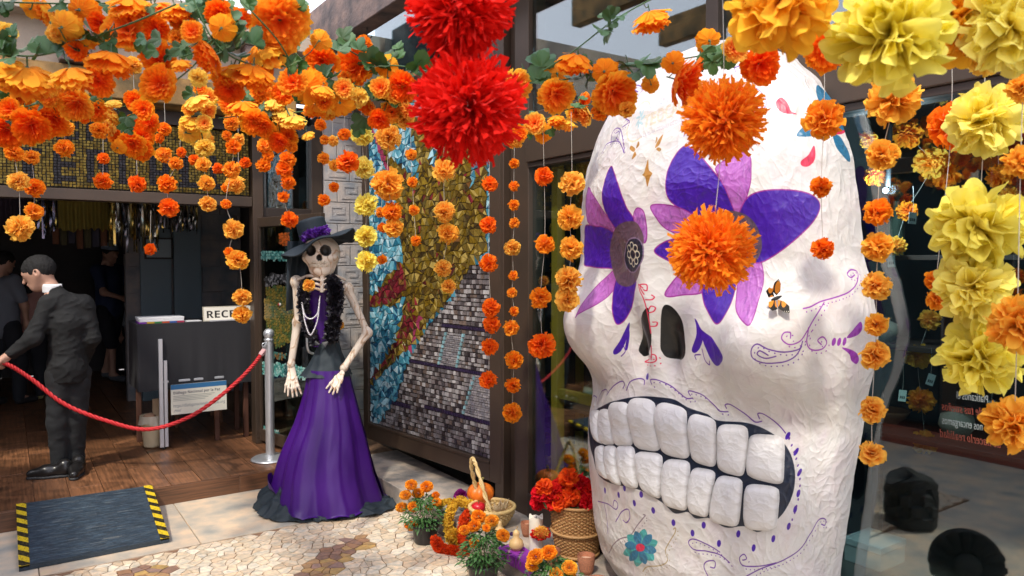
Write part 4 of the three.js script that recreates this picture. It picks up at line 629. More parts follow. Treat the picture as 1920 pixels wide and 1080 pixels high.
// a head whose face looks along +x: [skin, hair], in its own axes
function headShape(cell, hairFn) {
  const c3 = (x, y, z) => V(x, y, z), cap = (x, y, z, a, b, r, q) => capsule(x, y, z, a, b, r, q);
  const A = [[c3(.042, .0, 0), c3(.05, -.07, 0), .056, .036], [c3(0, -.03, .045), c3(.052, -.083, .008), .03, .026], [c3(0, -.03, -.045), c3(.052, -.083, -.008), .03, .026], [c3(-.02, -.04, 0), c3(-.045, -.17, 0), .05, .056]];
  const f = (x, y, z) => { let d = ell(x, y, z, -.002, .03, 0, .1, .09, .077); for (const [a, b, r, q] of A) d = smin(d, cap(x, y, z, a, b, r, q), .04);
    d = smin(d, cap(x, y, z, c3(.094, .012, 0), c3(.119, -.026, 0), .007, .012), .016); d = smin(d, cap(x, y, z, c3(.086, .026, -.034), c3(.086, .026, .034), .012, .012), .02);
    d = Math.max(d, -smin(Math.hypot(x - .104, y - .006, z - .032) - .017, Math.hypot(x - .104, y - .006, z + .032) - .017, .01)); d = smin(d, Math.min(Math.hypot(x - .083, y - .005, z - .032), Math.hypot(x - .083, y - .005, z + .032)) - .0125, .004);
    d = smin(d, cap(x, y, z, c3(.094, -.05, -.017), c3(.094, -.05, .017), .0065, .0065), .01); d = Math.max(d, -cap(x, y, z, c3(.104, -.0545, -.02), c3(.104, -.0545, .02), .0025, .0025)); d = smin(d, cap(x, y, z, c3(.09, -.061, -.013), c3(.09, -.061, .013), .0075, .0075), .008);
    for (const s of [-1, 1]) { d = smin(d, ell(x, y, z, -.012, .0, s * .079, .024, .034, .012), .008); d = Math.max(d, -ell(x, y, z, -.008, .004, s * .09, .012, .02, .009)); } return d; };
  const skin = surfaceNet(f, [-.13, -.19, -.11], [.14, .14, .11], cell);
  const hair = surfaceNet((x, y, z) => { const n = .004 * noise(x * 50, y * 22 + x * 20, z * 50) + .003 * noise(x * 150, y * 40, z * 150); let d = ell(x, y, z, -.008, .036, 0, .112, .1, .087) + n; return hairFn(d, x, y, z); }, [-.16, -.26, -.14], [.16, .19, .14], cell);
  return [skin, hair];
}
const shortHair = (d, x, y, z) => Math.max(d, smin(x - .055 - Math.max(0, y - .045) * .9, -(y - .03) + (x > -.05 ? 0 : -.09), .01), -(y + .07));
const longHair = (d, x, y, z) => { const l = capsule(x, y, z, V(-.05, 0, 0), V(-.07, -.2, 0), .085, .06); return Math.max(smin(d, l, .04), x - .05 - Math.max(0, y - .05) * .8); };
{ // the attendant in the dark suit
  const J = (px, py, d = 5.45) => at(px, py, d);
  const o = thing('person', 'man in a dark suit looking down and holding the red rope', 'person', on(100, 890, 'y', STEP));
  const foot = (a, b) => [a, b, .042, .035];
  const body = bones([[J(127, 690), J(127, 600), .1, .105], [J(100, 568, 5.38), J(156, 570, 5.5), .055, .055], [J(88, 572, 5.36), J(62, 632, 5.28), .045, .038], [J(62, 632, 5.28), J(20, 664, 5.24), .037, .028], [J(161, 576, 5.5), J(173, 632, 5.5), .042, .038], [J(173, 632, 5.5), J(156, 676, 5.62), .034, .026], [J(156, 676, 5.62), J(138, 688, 5.68), .028, .03], [J(112, 700, 5.42), J(108, 790, 5.42), .07, .052], [J(108, 790, 5.42), J(112, 872, 5.45), .052, .035], [J(144, 700, 5.5), J(142, 790, 5.5), .07, .052], [J(144, 790, 5.5), J(143, 868, 5.53), .052, .035], [J(110, 560, 5.42), J(92, 536, 5.42), .055, .05]], .06, .014);
  // head, looking down to the left
  const hm = basis(J(74, 513, 5.42), RIGHT.clone().multiplyScalar(-.93).addScaledVector(UP, -.36).addScaledVector(BACK, .2), UP.clone().addScaledVector(RIGHT, -.36).addScaledVector(BACK, .04));
  const [hs, hh] = headShape(.0042, shortHair); hs.applyMatrix4(hm); hh.applyMatrix4(hm);
  // hand closed on the rope
  const W = J(20, 664, 5.24), HB = [], fw = J(4, 677, 5.2).sub(W).normalize(), K = W.clone().addScaledVector(fw, .06);
  HB.push([W, K, .026, .03], [W.clone().addScaledVector(UP, .01), K.clone().addScaledVector(UP, .012), .022, .022]);
  for (let k = 0; k < 4; k++) { const b = K.clone().addScaledVector(BACK, .028 - k * .019).addScaledVector(UP, .012), c = b.clone().addScaledVector(fw, .032).addScaledVector(UP, -.006 - .003 * k), e = c.clone().addScaledVector(fw, .006).addScaledVector(UP, -.028), g = e.clone().addScaledVector(fw, -.022).addScaledVector(UP, -.012); HB.push([b, c, .0095, .009], [c, e, .009, .0085], [e, g, .0085, .007]); }
  { const b = W.clone().addScaledVector(fw, .03).addScaledVector(BACK, .03), c = b.clone().addScaledVector(fw, .03).addScaledVector(BACK, .012).addScaledVector(UP, -.012), e = c.clone().addScaledVector(fw, .022).addScaledVector(UP, -.014); HB.push([b, c, .011, .01], [c, e, .01, .008]); }
  const hand = bones(HB, .012, .0035);
  part(o, 'body', merge([body, hs, hand]), SKIN); part(o, 'hair', hh, HAIR);
  const ex = (p) => p.clone().applyMatrix4(hm); for (const s of [-1, 1]) part(o, 'eyebrow', taper([ex(V(.094, .032, s * .016)), ex(V(.096, .037, s * .03)), ex(V(.086, .033, s * .048))], () => .0035, 8, 5), HAIR); for (const s of [-1, 1]) part(o, 'eyelash', taper([ex(V(.096, .0, s * .02)), ex(V(.0985, -.001, s * .032)), ex(V(.09, .0, s * .044))], () => .002, 8, 5), HAIR); part(o, 'lips', taper([ex(V(.096, -.054, -.02)), ex(V(.102, -.0535, 0)), ex(V(.096, -.054, .02))], (k) => .004 + .003 * Math.sin(Math.PI * k), 8, 6), mat(C(.4, .16, .13), .5));
  part(o, 'shirt_collar', lathe(V(0, 0, 0), [[.062, -.03], [.064, .012], [.06, .03], [.056, .012], [.055, -.03]], 20).applyMatrix4(basis(J(98, 540, 5.42), RIGHT.clone().multiplyScalar(-1), UP.clone().addScaledVector(RIGHT, -.45))), WHITE);
  const jk = bones([[J(126, 712), J(127, 690), .122, .125], [J(126, 690), J(127, 650), .128, .112], [J(127, 650), J(127, 605), .11, .126], [J(127, 605), J(122, 572), .124, .085], [J(98, 570, 5.39), J(156, 570, 5.5), .074, .07], [J(110, 557, 5.42), J(104, 549, 5.42), .066, .06], [J(90, 572, 5.36), J(62, 634, 5.28), .062, .055], [J(62, 634, 5.28), J(24, 662, 5.245), .054, .042], [J(161, 576, 5.5), J(173, 634, 5.5), .06, .054], [J(173, 634, 5.5), J(156, 676, 5.62), .05, .044]], .035, .0105, (d, x, y, z) => Math.max(d + .005 * noise(x * 16 + y * 7, y * 10, z * 16) - .007 * Math.max(0, 1 - Math.abs(noise(x * 9 - y * 11, y * 13, z * 9)) * 7) + .003 * noise(x * 60, y * 44, z * 60), -(y - at(127, 716, 5.45).y)));
  part(o, 'jacket', jk, SUIT);
  part(o, 'trousers', bones([[J(113, 700, 5.42), J(109, 790, 5.42), .098, .074], [J(109, 790, 5.42), J(112, 866, 5.45), .072, .062], [J(144, 700, 5.5), J(142, 790, 5.5), .098, .074], [J(142, 790, 5.5), J(142, 864, 5.53), .072, .062]], .02, .011, (d, x, y, z) => Math.max(d + .008 * noise(x * 12, y * 16, z * 12) + .006 * Math.max(0, noise(x * 18, y * 46, z * 18)), -(y - at(112, 874, 5.45).y))), TROU);
  for (const [a, b, c, d2] of [[122, 884, 60, 5.42], [147, 876, 139, 5.55]]) { const h = on(a, b, 'y', STEP + .035), t = on(c, b + (c > 100 ? 15 : 6), 'y', STEP + .03), f = t.clone().sub(h); f.y = 0; f.setLength(.215); const e = h.clone().add(f), m = h.clone().addScaledVector(f, .55);
    const s = part(o, 'shoe', bones([[h.clone().setY(STEP + .05), m.clone().setY(STEP + .046), .042, .045], [m.clone().setY(STEP + .045), e.clone().setY(STEP + .035), .045, .032], [h.clone().setY(STEP + .06), h.clone().setY(STEP + .085), .042, .044]], .03, .009, (q, x, y) => Math.max(q, STEP + .012 - y)), mat(C(.012, .011, .011), .28));
    part(s, 'sole', bones([[h.clone().setY(STEP + .014), m.clone().setY(STEP + .014), .046, .048], [m.clone().setY(STEP + .014), e.clone().setY(STEP + .014), .048, .036]], .03, .009, (q, x, y) => Math.max(q, y - STEP - .02, STEP + .001 - y)), M.black); }
}
// dim guests further in: base on the floor, height, facing, clothes
function guest(label, P, h, face, o) {
  const g = thing('person', label, 'person', P, null), f = face.clone().setY(0).normalize(), s = f.clone().cross(UP), k = h / 1.72, q = (x, y, z) => P.clone().addScaledVector(f, x * k).addScaledVector(UP, y * k).addScaledVector(s, z * k);
  const st = o.step ?? .1, arms = o.arms ?? .0, sit = o.sit ?? 0;
  const hip = (z) => q(0, .88 - sit * .38, z), knee = (z, d) => sit ? q(.4, .5, z) : q(d * .6 + .03, .48, z), ank = (z, d) => sit ? q(.4, .09, z) : q(d - .03, .09, z), sh = (z) => q(-.01, 1.4 - sit * .4, z), el = (z) => q(.05 + arms * .12, 1.12 - sit * .4, z * 1.25), wr = (z) => q(.12 + arms * .35, .9 + arms * .16 - sit * .35, z * 1.05), hd = (z) => q(.14 + arms * .45, .83 + arms * .2 - sit * .35, z);
  const L = []; for (const z of [-1, 1]) { L.push([hip(z * .09), knee(z * .1, z * st), .075 * k, .05 * k], [knee(z * .1, z * st), ank(z * .1, z * st), .05 * k, .035 * k], [ank(z * .1, z * st), q(sit ? .52 : z * st + .12, .04, z * .11), .035 * k, .03 * k], [sh(z * .18), el(z * .19), .045 * k, .038 * k], [el(z * .19), wr(z * .18), .036 * k, .026 * k], [wr(z * .18), hd(z * .16), .03 * k, .02 * k]); }
  L.push([q(0, .92 - sit * .38, 0), q(-.01, 1.3 - sit * .4, 0), .12 * k, .13 * k], [q(-.01, 1.38 - sit * .4, -.12), q(-.01, 1.38 - sit * .4, .12), .06 * k, .06 * k], [q(-.01, 1.4 - sit * .4, 0), q(.01, 1.5 - sit * .4, 0), .05 * k, .05 * k]);
  const hm = basis(q(.02, 1.6 - sit * .4, 0), f.clone().addScaledVector(UP, -.15), UP.clone().addScaledVector(f, .15)), [a, b] = headShape(.008, o.long ? longHair : shortHair); const sc = new THREE.Matrix4().makeScale(k, k, k); a.applyMatrix4(sc).applyMatrix4(hm); b.applyMatrix4(sc).applyMatrix4(hm);
  part(g, 'body', merge([bones(L, .05, .018), a]), SKIN); part(g, 'hair', b, HAIR);
  const T = [[q(0, .9 - sit * .38, 0), q(-.01, 1.28 - sit * .4, 0), .155 * k, .155 * k], [q(-.01, 1.37 - sit * .4, -.13), q(-.01, 1.37 - sit * .4, .13), .085 * k, .085 * k]]; for (const z of [-1, 1]) T.push([sh(z * .18), sh(z * .18).lerp(el(z * .19), .7), .07 * k, .065 * k]);
  part(g, 'shirt', bones(T, .05, .018, (d, x, y, z) => d + .008 * noise(x * 12, y * 10, z * 12)), o.shirt);
  const S = []; for (const z of [-1, 1]) { S.push([hip(z * .09), knee(z * .1, z * st), .105 * k, .085 * k]); if (!o.shorts) S.push([knee(z * .1, z * st), ank(z * .1, z * st), .08 * k, .06 * k]); }
  part(g, o.shorts ? 'shorts' : 'trousers', bones(S, .04, .018), o.pants);
  for (const z of [-1, 1]) part(g, 'shoe', bones([[q(sit ? .38 : z * st - .03, .05, z * .1), q(sit ? .56 : z * st + .16, .04, z * .11), .045 * k, .038 * k]], .02, .014), o.shoe ?? M.black);
  if (o.cap) part(g, 'cap', lathe(V(0, 0, 0), [[.0, .085], [.05, .078], [.085, .05], [.097, .01], [.094, .005]], 20).scale(k * 1.12, k * 1.1, k * 1.0).translate(-.005 * k, .05 * k, 0).applyMatrix4(hm), o.cap);
}
{
  const dk = mat(C(.012, .014, .02), .85), left = RIGHT.clone().negate();
  guest('dim guest in navy shirt, black shorts and pale cap walking behind the attendant', on(208, 712, 'y', STEP), 1.78, left.clone().multiplyScalar(-1).addScaledVector(FWD, -.3), { shirt: mat(C(.02, .035, .09), .85), pants: dk, shorts: true, step: .16, arms: .9, shoe: mat(C(.1, .11, .13), .6), cap: mat(C(.3, .38, .5), .7) });
  guest('dim seated guest in black cap and white shirt, beside the navy shirted guest', on(226, 716, 'y', STEP).add(V(.25, 0, -.4)), 1.6, BACK.clone().addScaledVector(RIGHT, .5), { sit: 1, shirt: mat(C(.3, .32, .36), .85), pants: dk, cap: M.black });
  guest('dim seated guest with long black hair and white shirt, left of the grey door', on(275, 716, 'y', STEP).add(V(.1, 0, -.1)), 1.66, FWD.clone().addScaledVector(RIGHT, .5), { sit: 1, shirt: mat(C(.4, .44, .5), .85), pants: dk, long: true });
  guest('dim guest in grey shirt at the left edge of the doorway', on(12, 760, 'y', STEP), 1.66, FWD.clone().addScaledVector(RIGHT, .3), { shirt: mat(C(.16, .18, .22), .85), pants: dk });
  guest('dim guest in floral blouse half hidden behind the attendant', on(58, 752, 'y', STEP), 1.5, FWD.clone().addScaledVector(RIGHT, -.6), { shirt: mat(C(.8, .7, .66), .85, { map: dataTex(64, 64, (x, y) => noise(x * .22, y * .22, 4) > .05 ? [190, 120, 120] : noise(x * .2, y * .2, 9) > .1 ? [90, 60, 60] : [200, 190, 180], true) }), pants: dk, shoe: mat(C(.5, .45, .2), .6), long: true });
}
// ------------------------------------------------------------------ things at the entrance
{
  const d = thing('reception_desk', 'reception desk covered with a black cloth in the doorway', 'desk', V(1.35, STEP, -6.95));
  const p0 = on(258, 603, 'z', -6.7), p1 = on(474, 603, 'z', -6.7), top = 1.17, bot = .62;
  part(d, 'table_top', B(p0.x, p1.x, top - .04, top - .005, -7.2, -6.72), M.dark);
  const cm = mat(C(.022, .022, .026), .92, { bumpMap: TX.bump, bumpScale: .001 });
  const loop = (t) => { const W = p1.x - p0.x, D = .5, q = t * 2 * (W + D); if (q < D) return [p0.x - .004, -7.2 + q, -1, 0]; if (q < D + W) return [p0.x + q - D, -6.7, 0, 1]; if (q < 2 * D + W) return [p1.x + .004, -6.7 - (q - D - W), 1, 0]; return [p1.x - (q - 2 * D - W), -7.205, 0, -1]; };
  part(d, 'cloth', merge([sheet(160, 14, (u, v) => { const [x, z, nx, nz] = loop(u), k = v * (.012 * noise(u * 60, 2) + .01 * noise(u * 24, 5)); return V(x + nx * k, top + .004 - v * (top - bot) + v * .012 * noise(u * 18, 8), z + nz * k); }), B(p0.x - .004, p1.x + .004, top - .004, top + .005, -7.2, -6.7)]), cm);
  for (const [x, z] of [[p0.x + .05, -7.1], [p1.x - .05, -7.1], [p0.x + .62, -6.78], [p1.x - .05, -6.78]]) part(d, 'leg', bar(V(x, STEP, z), V(x, top - .04, z), .04, .04, .004), mat(C(.09, .035, .02), .6));
  const s = thing('reception_sign', 'white RECEPCIÓN plate standing on the black desk', 'sign', on(436, 603, 'z', -6.74));
  const a = on(380, 577, 'z', -6.74), b = on(478, 603, 'z', -6.74), yb = top + .006, h = .125;
  const tex = canvasTex(1024, 256, (g, w, hh) => { g.fillStyle = '#e2ddd0'; g.fillRect(0, 0, w, hh); g.strokeStyle = '#a59c88'; g.lineWidth = 10; g.strokeRect(8, 8, w - 16, hh - 16); g.fillStyle = '#15120f'; g.font = 'bold 178px sans-serif'; g.textBaseline = 'middle'; g.fillText('RECEPCIÓN', 36, 140, 950); });
  const pm = mat('#ffffff', .5, { map: tex }), W = .62;
  const g = new THREE.BoxGeometry(W, h, .012); const uv = g.attributes.uv; for (let i = 0; i < 16; i++) uv.setXY(i, .01, .5); for (let i = 20; i < 24; i++) uv.setXY(i, .01, .5); g.rotateX(-.15); g.translate(a.x + W / 2, yb + h / 2, -6.74); part(s, 'plate', g, pm);
  part(s, 'foot', B(a.x + .05, a.x + W - .05, yb, yb + .01, -6.78, -6.7), M.alu);
  const bk = thing('folder_stack', 'white folders with a multicoloured edge lying on the black desk', 'folders', on(302, 603, 'z', -6.78));
  const f0 = on(260, 605, 'z', -6.78), f1 = on(345, 605, 'z', -6.78);
  part(bk, 'folder', B(f0.x, f1.x, yb + .03, yb + .048, -6.98, -6.76, .003), WHITE); part(bk, 'folder', B(f0.x + .004, f1.x - .004, yb + .013, yb + .029, -6.97, -6.755, .003), WHITE);
  ['#7a2fa0', '#c9a21a', '#2f7a3a', '#c04a20', '#2f58a8', '#b02a50'].forEach((c, i) => part(bk, 'coloured_edge', B(f0.x + (f1.x - f0.x) * i / 6, f0.x + (f1.x - f0.x) * (i + 1) / 6 - .002, yb + .001, yb + .012, -6.96, -6.752), mat(c, .6)));
  part(bk, 'paper', B(f1.x + .01, f1.x + .14, yb + .001, yb + .006, -6.9, -6.77), WHITE);
  const po = thing('poster_board', 'pale notice with blue band hanging below the black desk cloth', 'poster', on(372, 745, 'z', -6.6));
  const q0 = on(320, 722, 'z', -6.62), q1 = on(425, 767, 'z', -6.62);
  const pt = canvasTex(1024, 512, (g2, w, hh) => { g2.fillStyle = '#d9d6c8'; g2.fillRect(0, 0, w, hh); g2.fillStyle = '#2c6a9a'; g2.fillRect(0, 0, w, 84); g2.fillStyle = '#3a4048'; g2.font = 'bold 66px sans-serif'; g2.fillText('Diálogo Nacional por la Paz', 40, 165, 880); g2.fillStyle = '#8a8f86'; for (let i = 0; i < 4; i++) g2.fillRect(40, 195 + i * 26, 760 - i * 60, 9); g2.fillStyle = '#4a5668'; g2.font = '70px sans-serif'; g2.fillText('https://dialogonacionalporlapaz.org', 40, 390, 950); g2.fillText('.mx/', 40, 468); });
  const pg = new THREE.BoxGeometry(q1.x - q0.x, q0.y - q1.y, .008); { const u = pg.attributes.uv; for (let i = 0; i < 24; i++) if (i < 16 || i > 19) u.setXY(i, .02, .3); } pg.translate((q0.x + q1.x) / 2, (q0.y + q1.y) / 2, -6.62); part(po, 'board', pg, mat('#ffffff', .6, { map: pt }));
  const ez = thing('easel_stand', 'white aluminium easel leg standing before the black desk', 'stand', on(311, 843, 'y', STEP));
  { const e0 = on(305, 843, 'y', STEP), x = e0.x, z = e0.z; part(ez, 'leg', B(x - .02, x + .012, STEP + .02, top - .12, z - .012, z + .012, .003), M.alu); part(ez, 'leg', B(x + .018, x + .045, STEP + .02, top - .3, z - .014, z + .01, .003), M.alu); part(ez, 'caster', ball(V(x + .01, STEP + .012, z), .012), M.black); part(ez, 'cross_bar', B(x - .02, q1.x, .68, .7, z - .03, z - .014, .003), M.alu); }
  const wb = thing('waste_bin', 'small cream waste bin with a plastic liner beside the easel leg', 'bin', on(289, 842, 'y', STEP));
  { const c = on(289, 842, 'y', STEP).add(V(0, 0, -.08)); const cr = KRAFT(.52, .42, .27, .5); part(wb, 'bucket', lathe(c, [[0, .004], [.062, .004], [.068, .02], [.088, .255], [.094, .262], [.09, .27], [.084, .262], [.06, .03]], 28), cr);
    part(wb, 'liner', sheet(48, 5, (u, v) => { const t = u * 2 * Math.PI, r = .094 + v * .012 + .004 * Math.sin(t * 11) * v; return V(c.x + r * Math.cos(t), c.y + .274 - v * (.07 + .03 * noise(u * 9, 4)), c.z + r * Math.sin(t)); }), mat(C(.75, .68, .55), .3, { transmission: .5, thickness: 0 }));
    part(wb, 'crumpled_paper', ball(V(c.x - .02, c.y + .26, c.z), .05, 1, .6, 1, 8, 6), KRAFT(.35, .2, .12)); part(wb, 'cardboard', B(c.x + .01, c.x + .07, c.y + .2, c.y + .4, c.z - .04, c.z - .035), KRAFT(.45, .32, .2)); }
  const ch = thing('chair', 'dark wooden chair legs in the shadow behind the desk', 'chair', V(1.55, STEP, -7.6));
  for (const [x, z] of [[1.3, -7.5], [1.7, -7.5], [1.3, -7.9], [1.7, -7.9]]) part(ch, 'leg', bar(V(x, STEP, z), V(x + (x < 1.5 ? .03 : -.03), .6, z), .035, .035, .004), mat(C(.16, .07, .03), .6)); part(ch, 'seat', B(1.28, 1.72, .58, .62, -7.92, -7.48, .01), mat(C(.1, .04, .02), .6)); part(ch, 'backrest', B(1.3, 1.7, .75, 1.1, -7.93, -7.9, .01), mat(C(.1, .04, .02), .6));
}
{ // rubber ramp with hazard tape
  const r = thing('threshold_ramp', 'worn black rubber ramp with yellow hazard tape edges on the entrance step', 'ramp', V(.4, 0, -5.2));
  const a = V(.03, .142, -5.66), b = V(.81, .142, -5.62), c = V(.785, .03, -4.815), d = V(.03, .03, -4.815);
  const slab = (s0, s1, th, lift, name, m, parent = r) => { const P = (s, t, h) => { const p = a.clone().lerp(b, s), q = d.clone().lerp(c, s); const o = p.lerp(q, t); o.y += h; return o; };
    const g = merge([sheet(8, 12, (u, v) => P(s0 + (s1 - s0) * u, v, lift)), sheet(8, 1, (u, v) => P(s0 + (s1 - s0) * u, 1, lift - th * v)), sheet(1, 12, (u, v) => P(s0, v, lift - th * u)), sheet(1, 12, (u, v) => P(s1, v, lift - th * u)), sheet(8, 1, (u, v) => P(s0 + (s1 - s0) * u, 0, lift - th * v))]); return part(parent, name, g, m); };
  const rub = canvasTex(512, 512, (g) => { g.fillStyle = '#253340'; g.fillRect(0, 0, 512, 512); for (let i = 0; i < 5200; i++) { const y = rnd() * 512, x = rnd() * 512; g.fillStyle = ['rgba(12,14,18,.35)', 'rgba(104,126,144,.26)', 'rgba(50,66,84,.35)', 'rgba(150,140,130,.16)'][i % 4]; g.fillRect(x, y, rr(6, 60), rr(1, 3)); } for (let i = 0; i < 16; i++) { g.fillStyle = 'rgba(150,140,128,.3)'; g.fillRect(rr(60, 380), rr(20, 480), rr(20, 80), rr(2, 8)); } });
  slab(0, 1, .028, 0, 'board', mat('#ffffff', .6, { map: rub, bumpMap: TX.bump, bumpScale: .002 }));
  const tape = canvasTex(128, 1024, (g) => { g.fillStyle = '#d8b81e'; g.fillRect(0, 0, 128, 1024); g.fillStyle = '#171512'; for (let y = -200; y < 1100; y += 150) { g.beginPath(); g.moveTo(0, y + 70); g.lineTo(128, y); g.lineTo(128, y + 72); g.lineTo(0, y + 142); g.fill(); } for (let i = 0; i < 1300; i++) { g.fillStyle = ['rgba(30,26,18,.4)', 'rgba(206,180,70,.4)'][i % 2]; g.fillRect(rnd() * 128, rnd() * 1024, rr(1, 18), rr(1, 7)); } });
  const tm = mat('#ffffff', .5, { map: tape }); slab(-.002, .066, .012, .003, 'hazard_tape', tm); slab(.936, 1.002, .012, .003, 'hazard_tape', tm);
}
{ // stanchion and rope
  const p = on(507, 861, 'y', STEP);
  const s = thing('rope_stanchion', 'brushed steel rope post on a round base beside the purple skirt', 'stanchion', p);
  part(s, 'base', lathe(p, [[0, .034], [.05, .034], [.13, .022], [.148, .01], [.15, 0], [0, 0]], 40), M.steel); part(s, 'pole', cyl(p.clone().add(V(0, .02, 0)), .034, .034, .92, 28), M.steel); part(s, 'cap', merge([lathe(p, [[.034, .935], [.04, .945], [.036, .955], [.03, .96], [.042, .985], [.04, 1.01], [.026, 1.03], [0, 1.036]], 28)]), M.steel);
  const T = p.clone().add(V(0, .93, 0)), A = at(497, 655, 5.8), E = at(8, 681, 5.2);
  part(s, 'ring', new THREE.TorusGeometry(.016, .004, 6, 16).translate(T.x - .042, T.y - .02, T.z + .02), M.steel);
  const r = thing('barrier_rope', 'red twisted rope sagging between the steel post and the attendant', 'rope', A);
  const mid = at(275, 805, 5.5), P = [A, at(470, 690, 5.75), at(420, 737, 5.68), at(350, 784, 5.6), mid, at(200, 789, 5.42), at(120, 757, 5.35), at(55, 708, 5.28), E, at(-60, 668, 5.15)];
  const c = new THREE.CatmullRomCurve3(P), rm = mat(C(.55, .02, .025), .6, { bumpMap: TX.bump, bumpScale: .001 });
  for (let k = 0; k < 3; k++) { const Q = []; for (let i = 0; i <= 260; i++) { const t = i / 260, q = c.getPoint(t), tg = c.getTangent(t), n = UP.clone().cross(tg).normalize(), b = tg.clone().cross(n), an = t * 150 + k * 2.094; Q.push(q.addScaledVector(n, Math.cos(an) * .0078).addScaledVector(b, Math.sin(an) * .0078)); } part(r, 'strand', tube(Q, .0088, 320, 5), rm); }
  part(r, 'end_wrap', taper([A.clone().addScaledVector(P[1].clone().sub(A), -.02), A.clone().lerp(P[1], .3)], () => .021, 6, 10), mat(C(.6, .35, .36), .4)); part(r, 'hook', tube([A, A.clone().add(V(.02, .03, 0)), V(T.x - .045, T.y - .03, T.z + .02), V(T.x - .03, T.y - .015, T.z + .03)], .005, 16, 6), M.steel);
  for (let k = 0; k < 3; k++) { const q = A.clone().lerp(V(T.x - .045, T.y - .03, T.z + .02), k / 3); part(r, 'chain_link', new THREE.TorusGeometry(.012, .003, 5, 12).rotateY(k * 1.4).translate(q.x, q.y, q.z), M.steel); }
}
// ------------------------------------------------------------------ the skeleton lady
{
  const K = 5.15, S = K / FOC, J = (px, py, dz = 0) => at(px, py, K + dz), c0 = at(612, 945, K).setY(0);
  const f = thing('skeleton_figure', 'tall skeleton lady figure in black hat and long purple skirt', 'statue', c0);
  const colorize = (g, fn) => { const p = g.attributes.position, a = new Float32Array(p.count * 3); for (let i = 0; i < p.count; i++) a.set(fn(p.getX(i), p.getY(i), p.getZ(i)), i * 3); g.setAttribute('color', new THREE.BufferAttribute(a, 3)); return g; };
  const boneC = (s) => (x, y, z) => { const n = Math.abs(noise(x * s, y * s * .45, z * s)), k = n < .09 ? .38 + n * 5 : .85 + .25 * noise(x * 9, y * 9, z * 9); return [.82 * k, .7 * k * (n < .09 ? .8 : 1), .58 * k * (n < .09 ? .65 : 1)]; };
  const BM = mat(C(1, 1, 1), .5, { vertexColors: true }), PUR = mat(C(.04, .001, .14), .48), BLK = mat(C(.012, .022, .031), .7, { sheen: .25, sheenColor: C(.08, .12, .16), sheenRoughness: .5 }), BLK2 = mat(C(.014, .012, .018), .5);
  const X = (T, py) => { for (let i = 1; i < T.length; i++) if (py <= T[i][0]) { const k = (py - T[i - 1][0]) / (T[i][0] - T[i - 1][0]); return [1, 2].map((j) => T[i - 1][j] + (T[i][j] - T[i - 1][j]) * k); } return T[T.length - 1].slice(1); };
  const prof = [[688, 616, 37], [720, 618, 43], [750, 618, 51], [786, 617, 61], [830, 613, 76], [880, 610, 91], [921, 610, 104], [956, 612, 113]];
  const ridge = (x) => 1 - 2 * Math.abs(((x % 1) + 1) % 1 - .5) * 2;   // sharp crest between soft valleys
  part(f, 'skirt', sheet(220, 60, (u, v) => { const th = u * 2 * Math.PI, py = 688 + v * 268, [cx, hw] = X(prof, py), c = J(cx, py); const lq = Math.max(0, -Math.cos(th)) * Math.max(0, v - .6) / .4; const tw = u + .02 * noise(u * 5, v * 2, 1) + v * .012; const fold = 1.0 * ridge(tw * 7 + .3) * Math.min(1, .3 + v) + .8 * ridge(tw * 13 + .7 + .5 * noise(u * 4, 2)) * (1 - .5 * v) + .5 * noise(u * 10, v * 1.1, 3) + .18 * noise(u * 40, v * 7, 5), r = hw * S * (1 + (.035 + .05 * v) * fold * .85) * (1 - .13 * lq);
    const dir = RIGHT.clone().multiplyScalar(Math.cos(th)).addScaledVector(BACK, Math.sin(th)), lf = Math.max(0, -Math.cos(th)), e = Math.max(0, v - .72) / .28; const up = e * e * (.3 * Math.pow(lf, .6) * (.75 + .25 * Math.sin(th * 5)) + .012 * Math.sin(th * 9)); return c.addScaledVector(dir, r).setY(Math.max(.02 + .015 * Math.sin(th * 7) ** 2, c.y + up - .01)); }), PUR);
  part(f, 'under_skirt', sheet(260, 26, (u, v) => { const th = u * 2 * Math.PI, lf = Math.max(0, -Math.cos(th)), rt = Math.max(0, Math.cos(th - .35)) ** 14, cr = ridge(u * 17 + .6 * noise(u * 9, 1)) * .5 + ridge(u * 29 + v * 1.7 + noise(u * 14, v * 5)) * .35 + noise(u * 26, v * 5, 9), r = (.2 + .195 * v) * (1 + .06 * cr * (.4 + v)) + (.085 * lf + .13 * rt) * v * v + .02 * noise(u * 12, v * 3); const dir = RIGHT.clone().multiplyScalar(Math.cos(th)).addScaledVector(BACK, Math.sin(th)); return c0.clone().addScaledVector(dir, r).setY((.22 * lf + .1) * (1 - v) ** .8 + .008 + .03 * v * Math.max(0, noise(u * 34, v * 9, 4)) + .02 * Math.max(0, cr) * v); }), BLK);
  part(f, 'skirt_drape', sheet(10, 30, (u, v) => { const th = 3.6 + u * .7 - v * .25, py = 690 + v * 170, [cx, hw] = X(prof, py), dir = RIGHT.clone().multiplyScalar(Math.cos(-th)).addScaledVector(BACK, Math.sin(-th) * -1); return J(cx, py).addScaledVector(dir, hw * S * (1.05 + .02 * Math.sin(u * 9)) + .006); }), PUR);
  const lath = (T, sx, sz, m, name, n = 40, wob = .03) => part(f, name, sheet(n, 14, (u, v) => { const th = u * 2 * Math.PI, py = T[0][0] + v * (T[T.length - 1][0] - T[0][0]), [cx, hw] = X(T, py), r = hw * S * (1 + wob * Math.sin(th * 10 + v * 4) + wob * noise(u * 12, v * 6)); return J(cx, py).addScaledVector(RIGHT, Math.cos(th) * r * sx).addScaledVector(BACK, Math.sin(th) * r * sz); }), m);
  lath([[638, 616, 19], [660, 616, 24], [685, 615, 36], [703, 612, 47]], 1, .85, BLK, 'peplum', 60, .045);
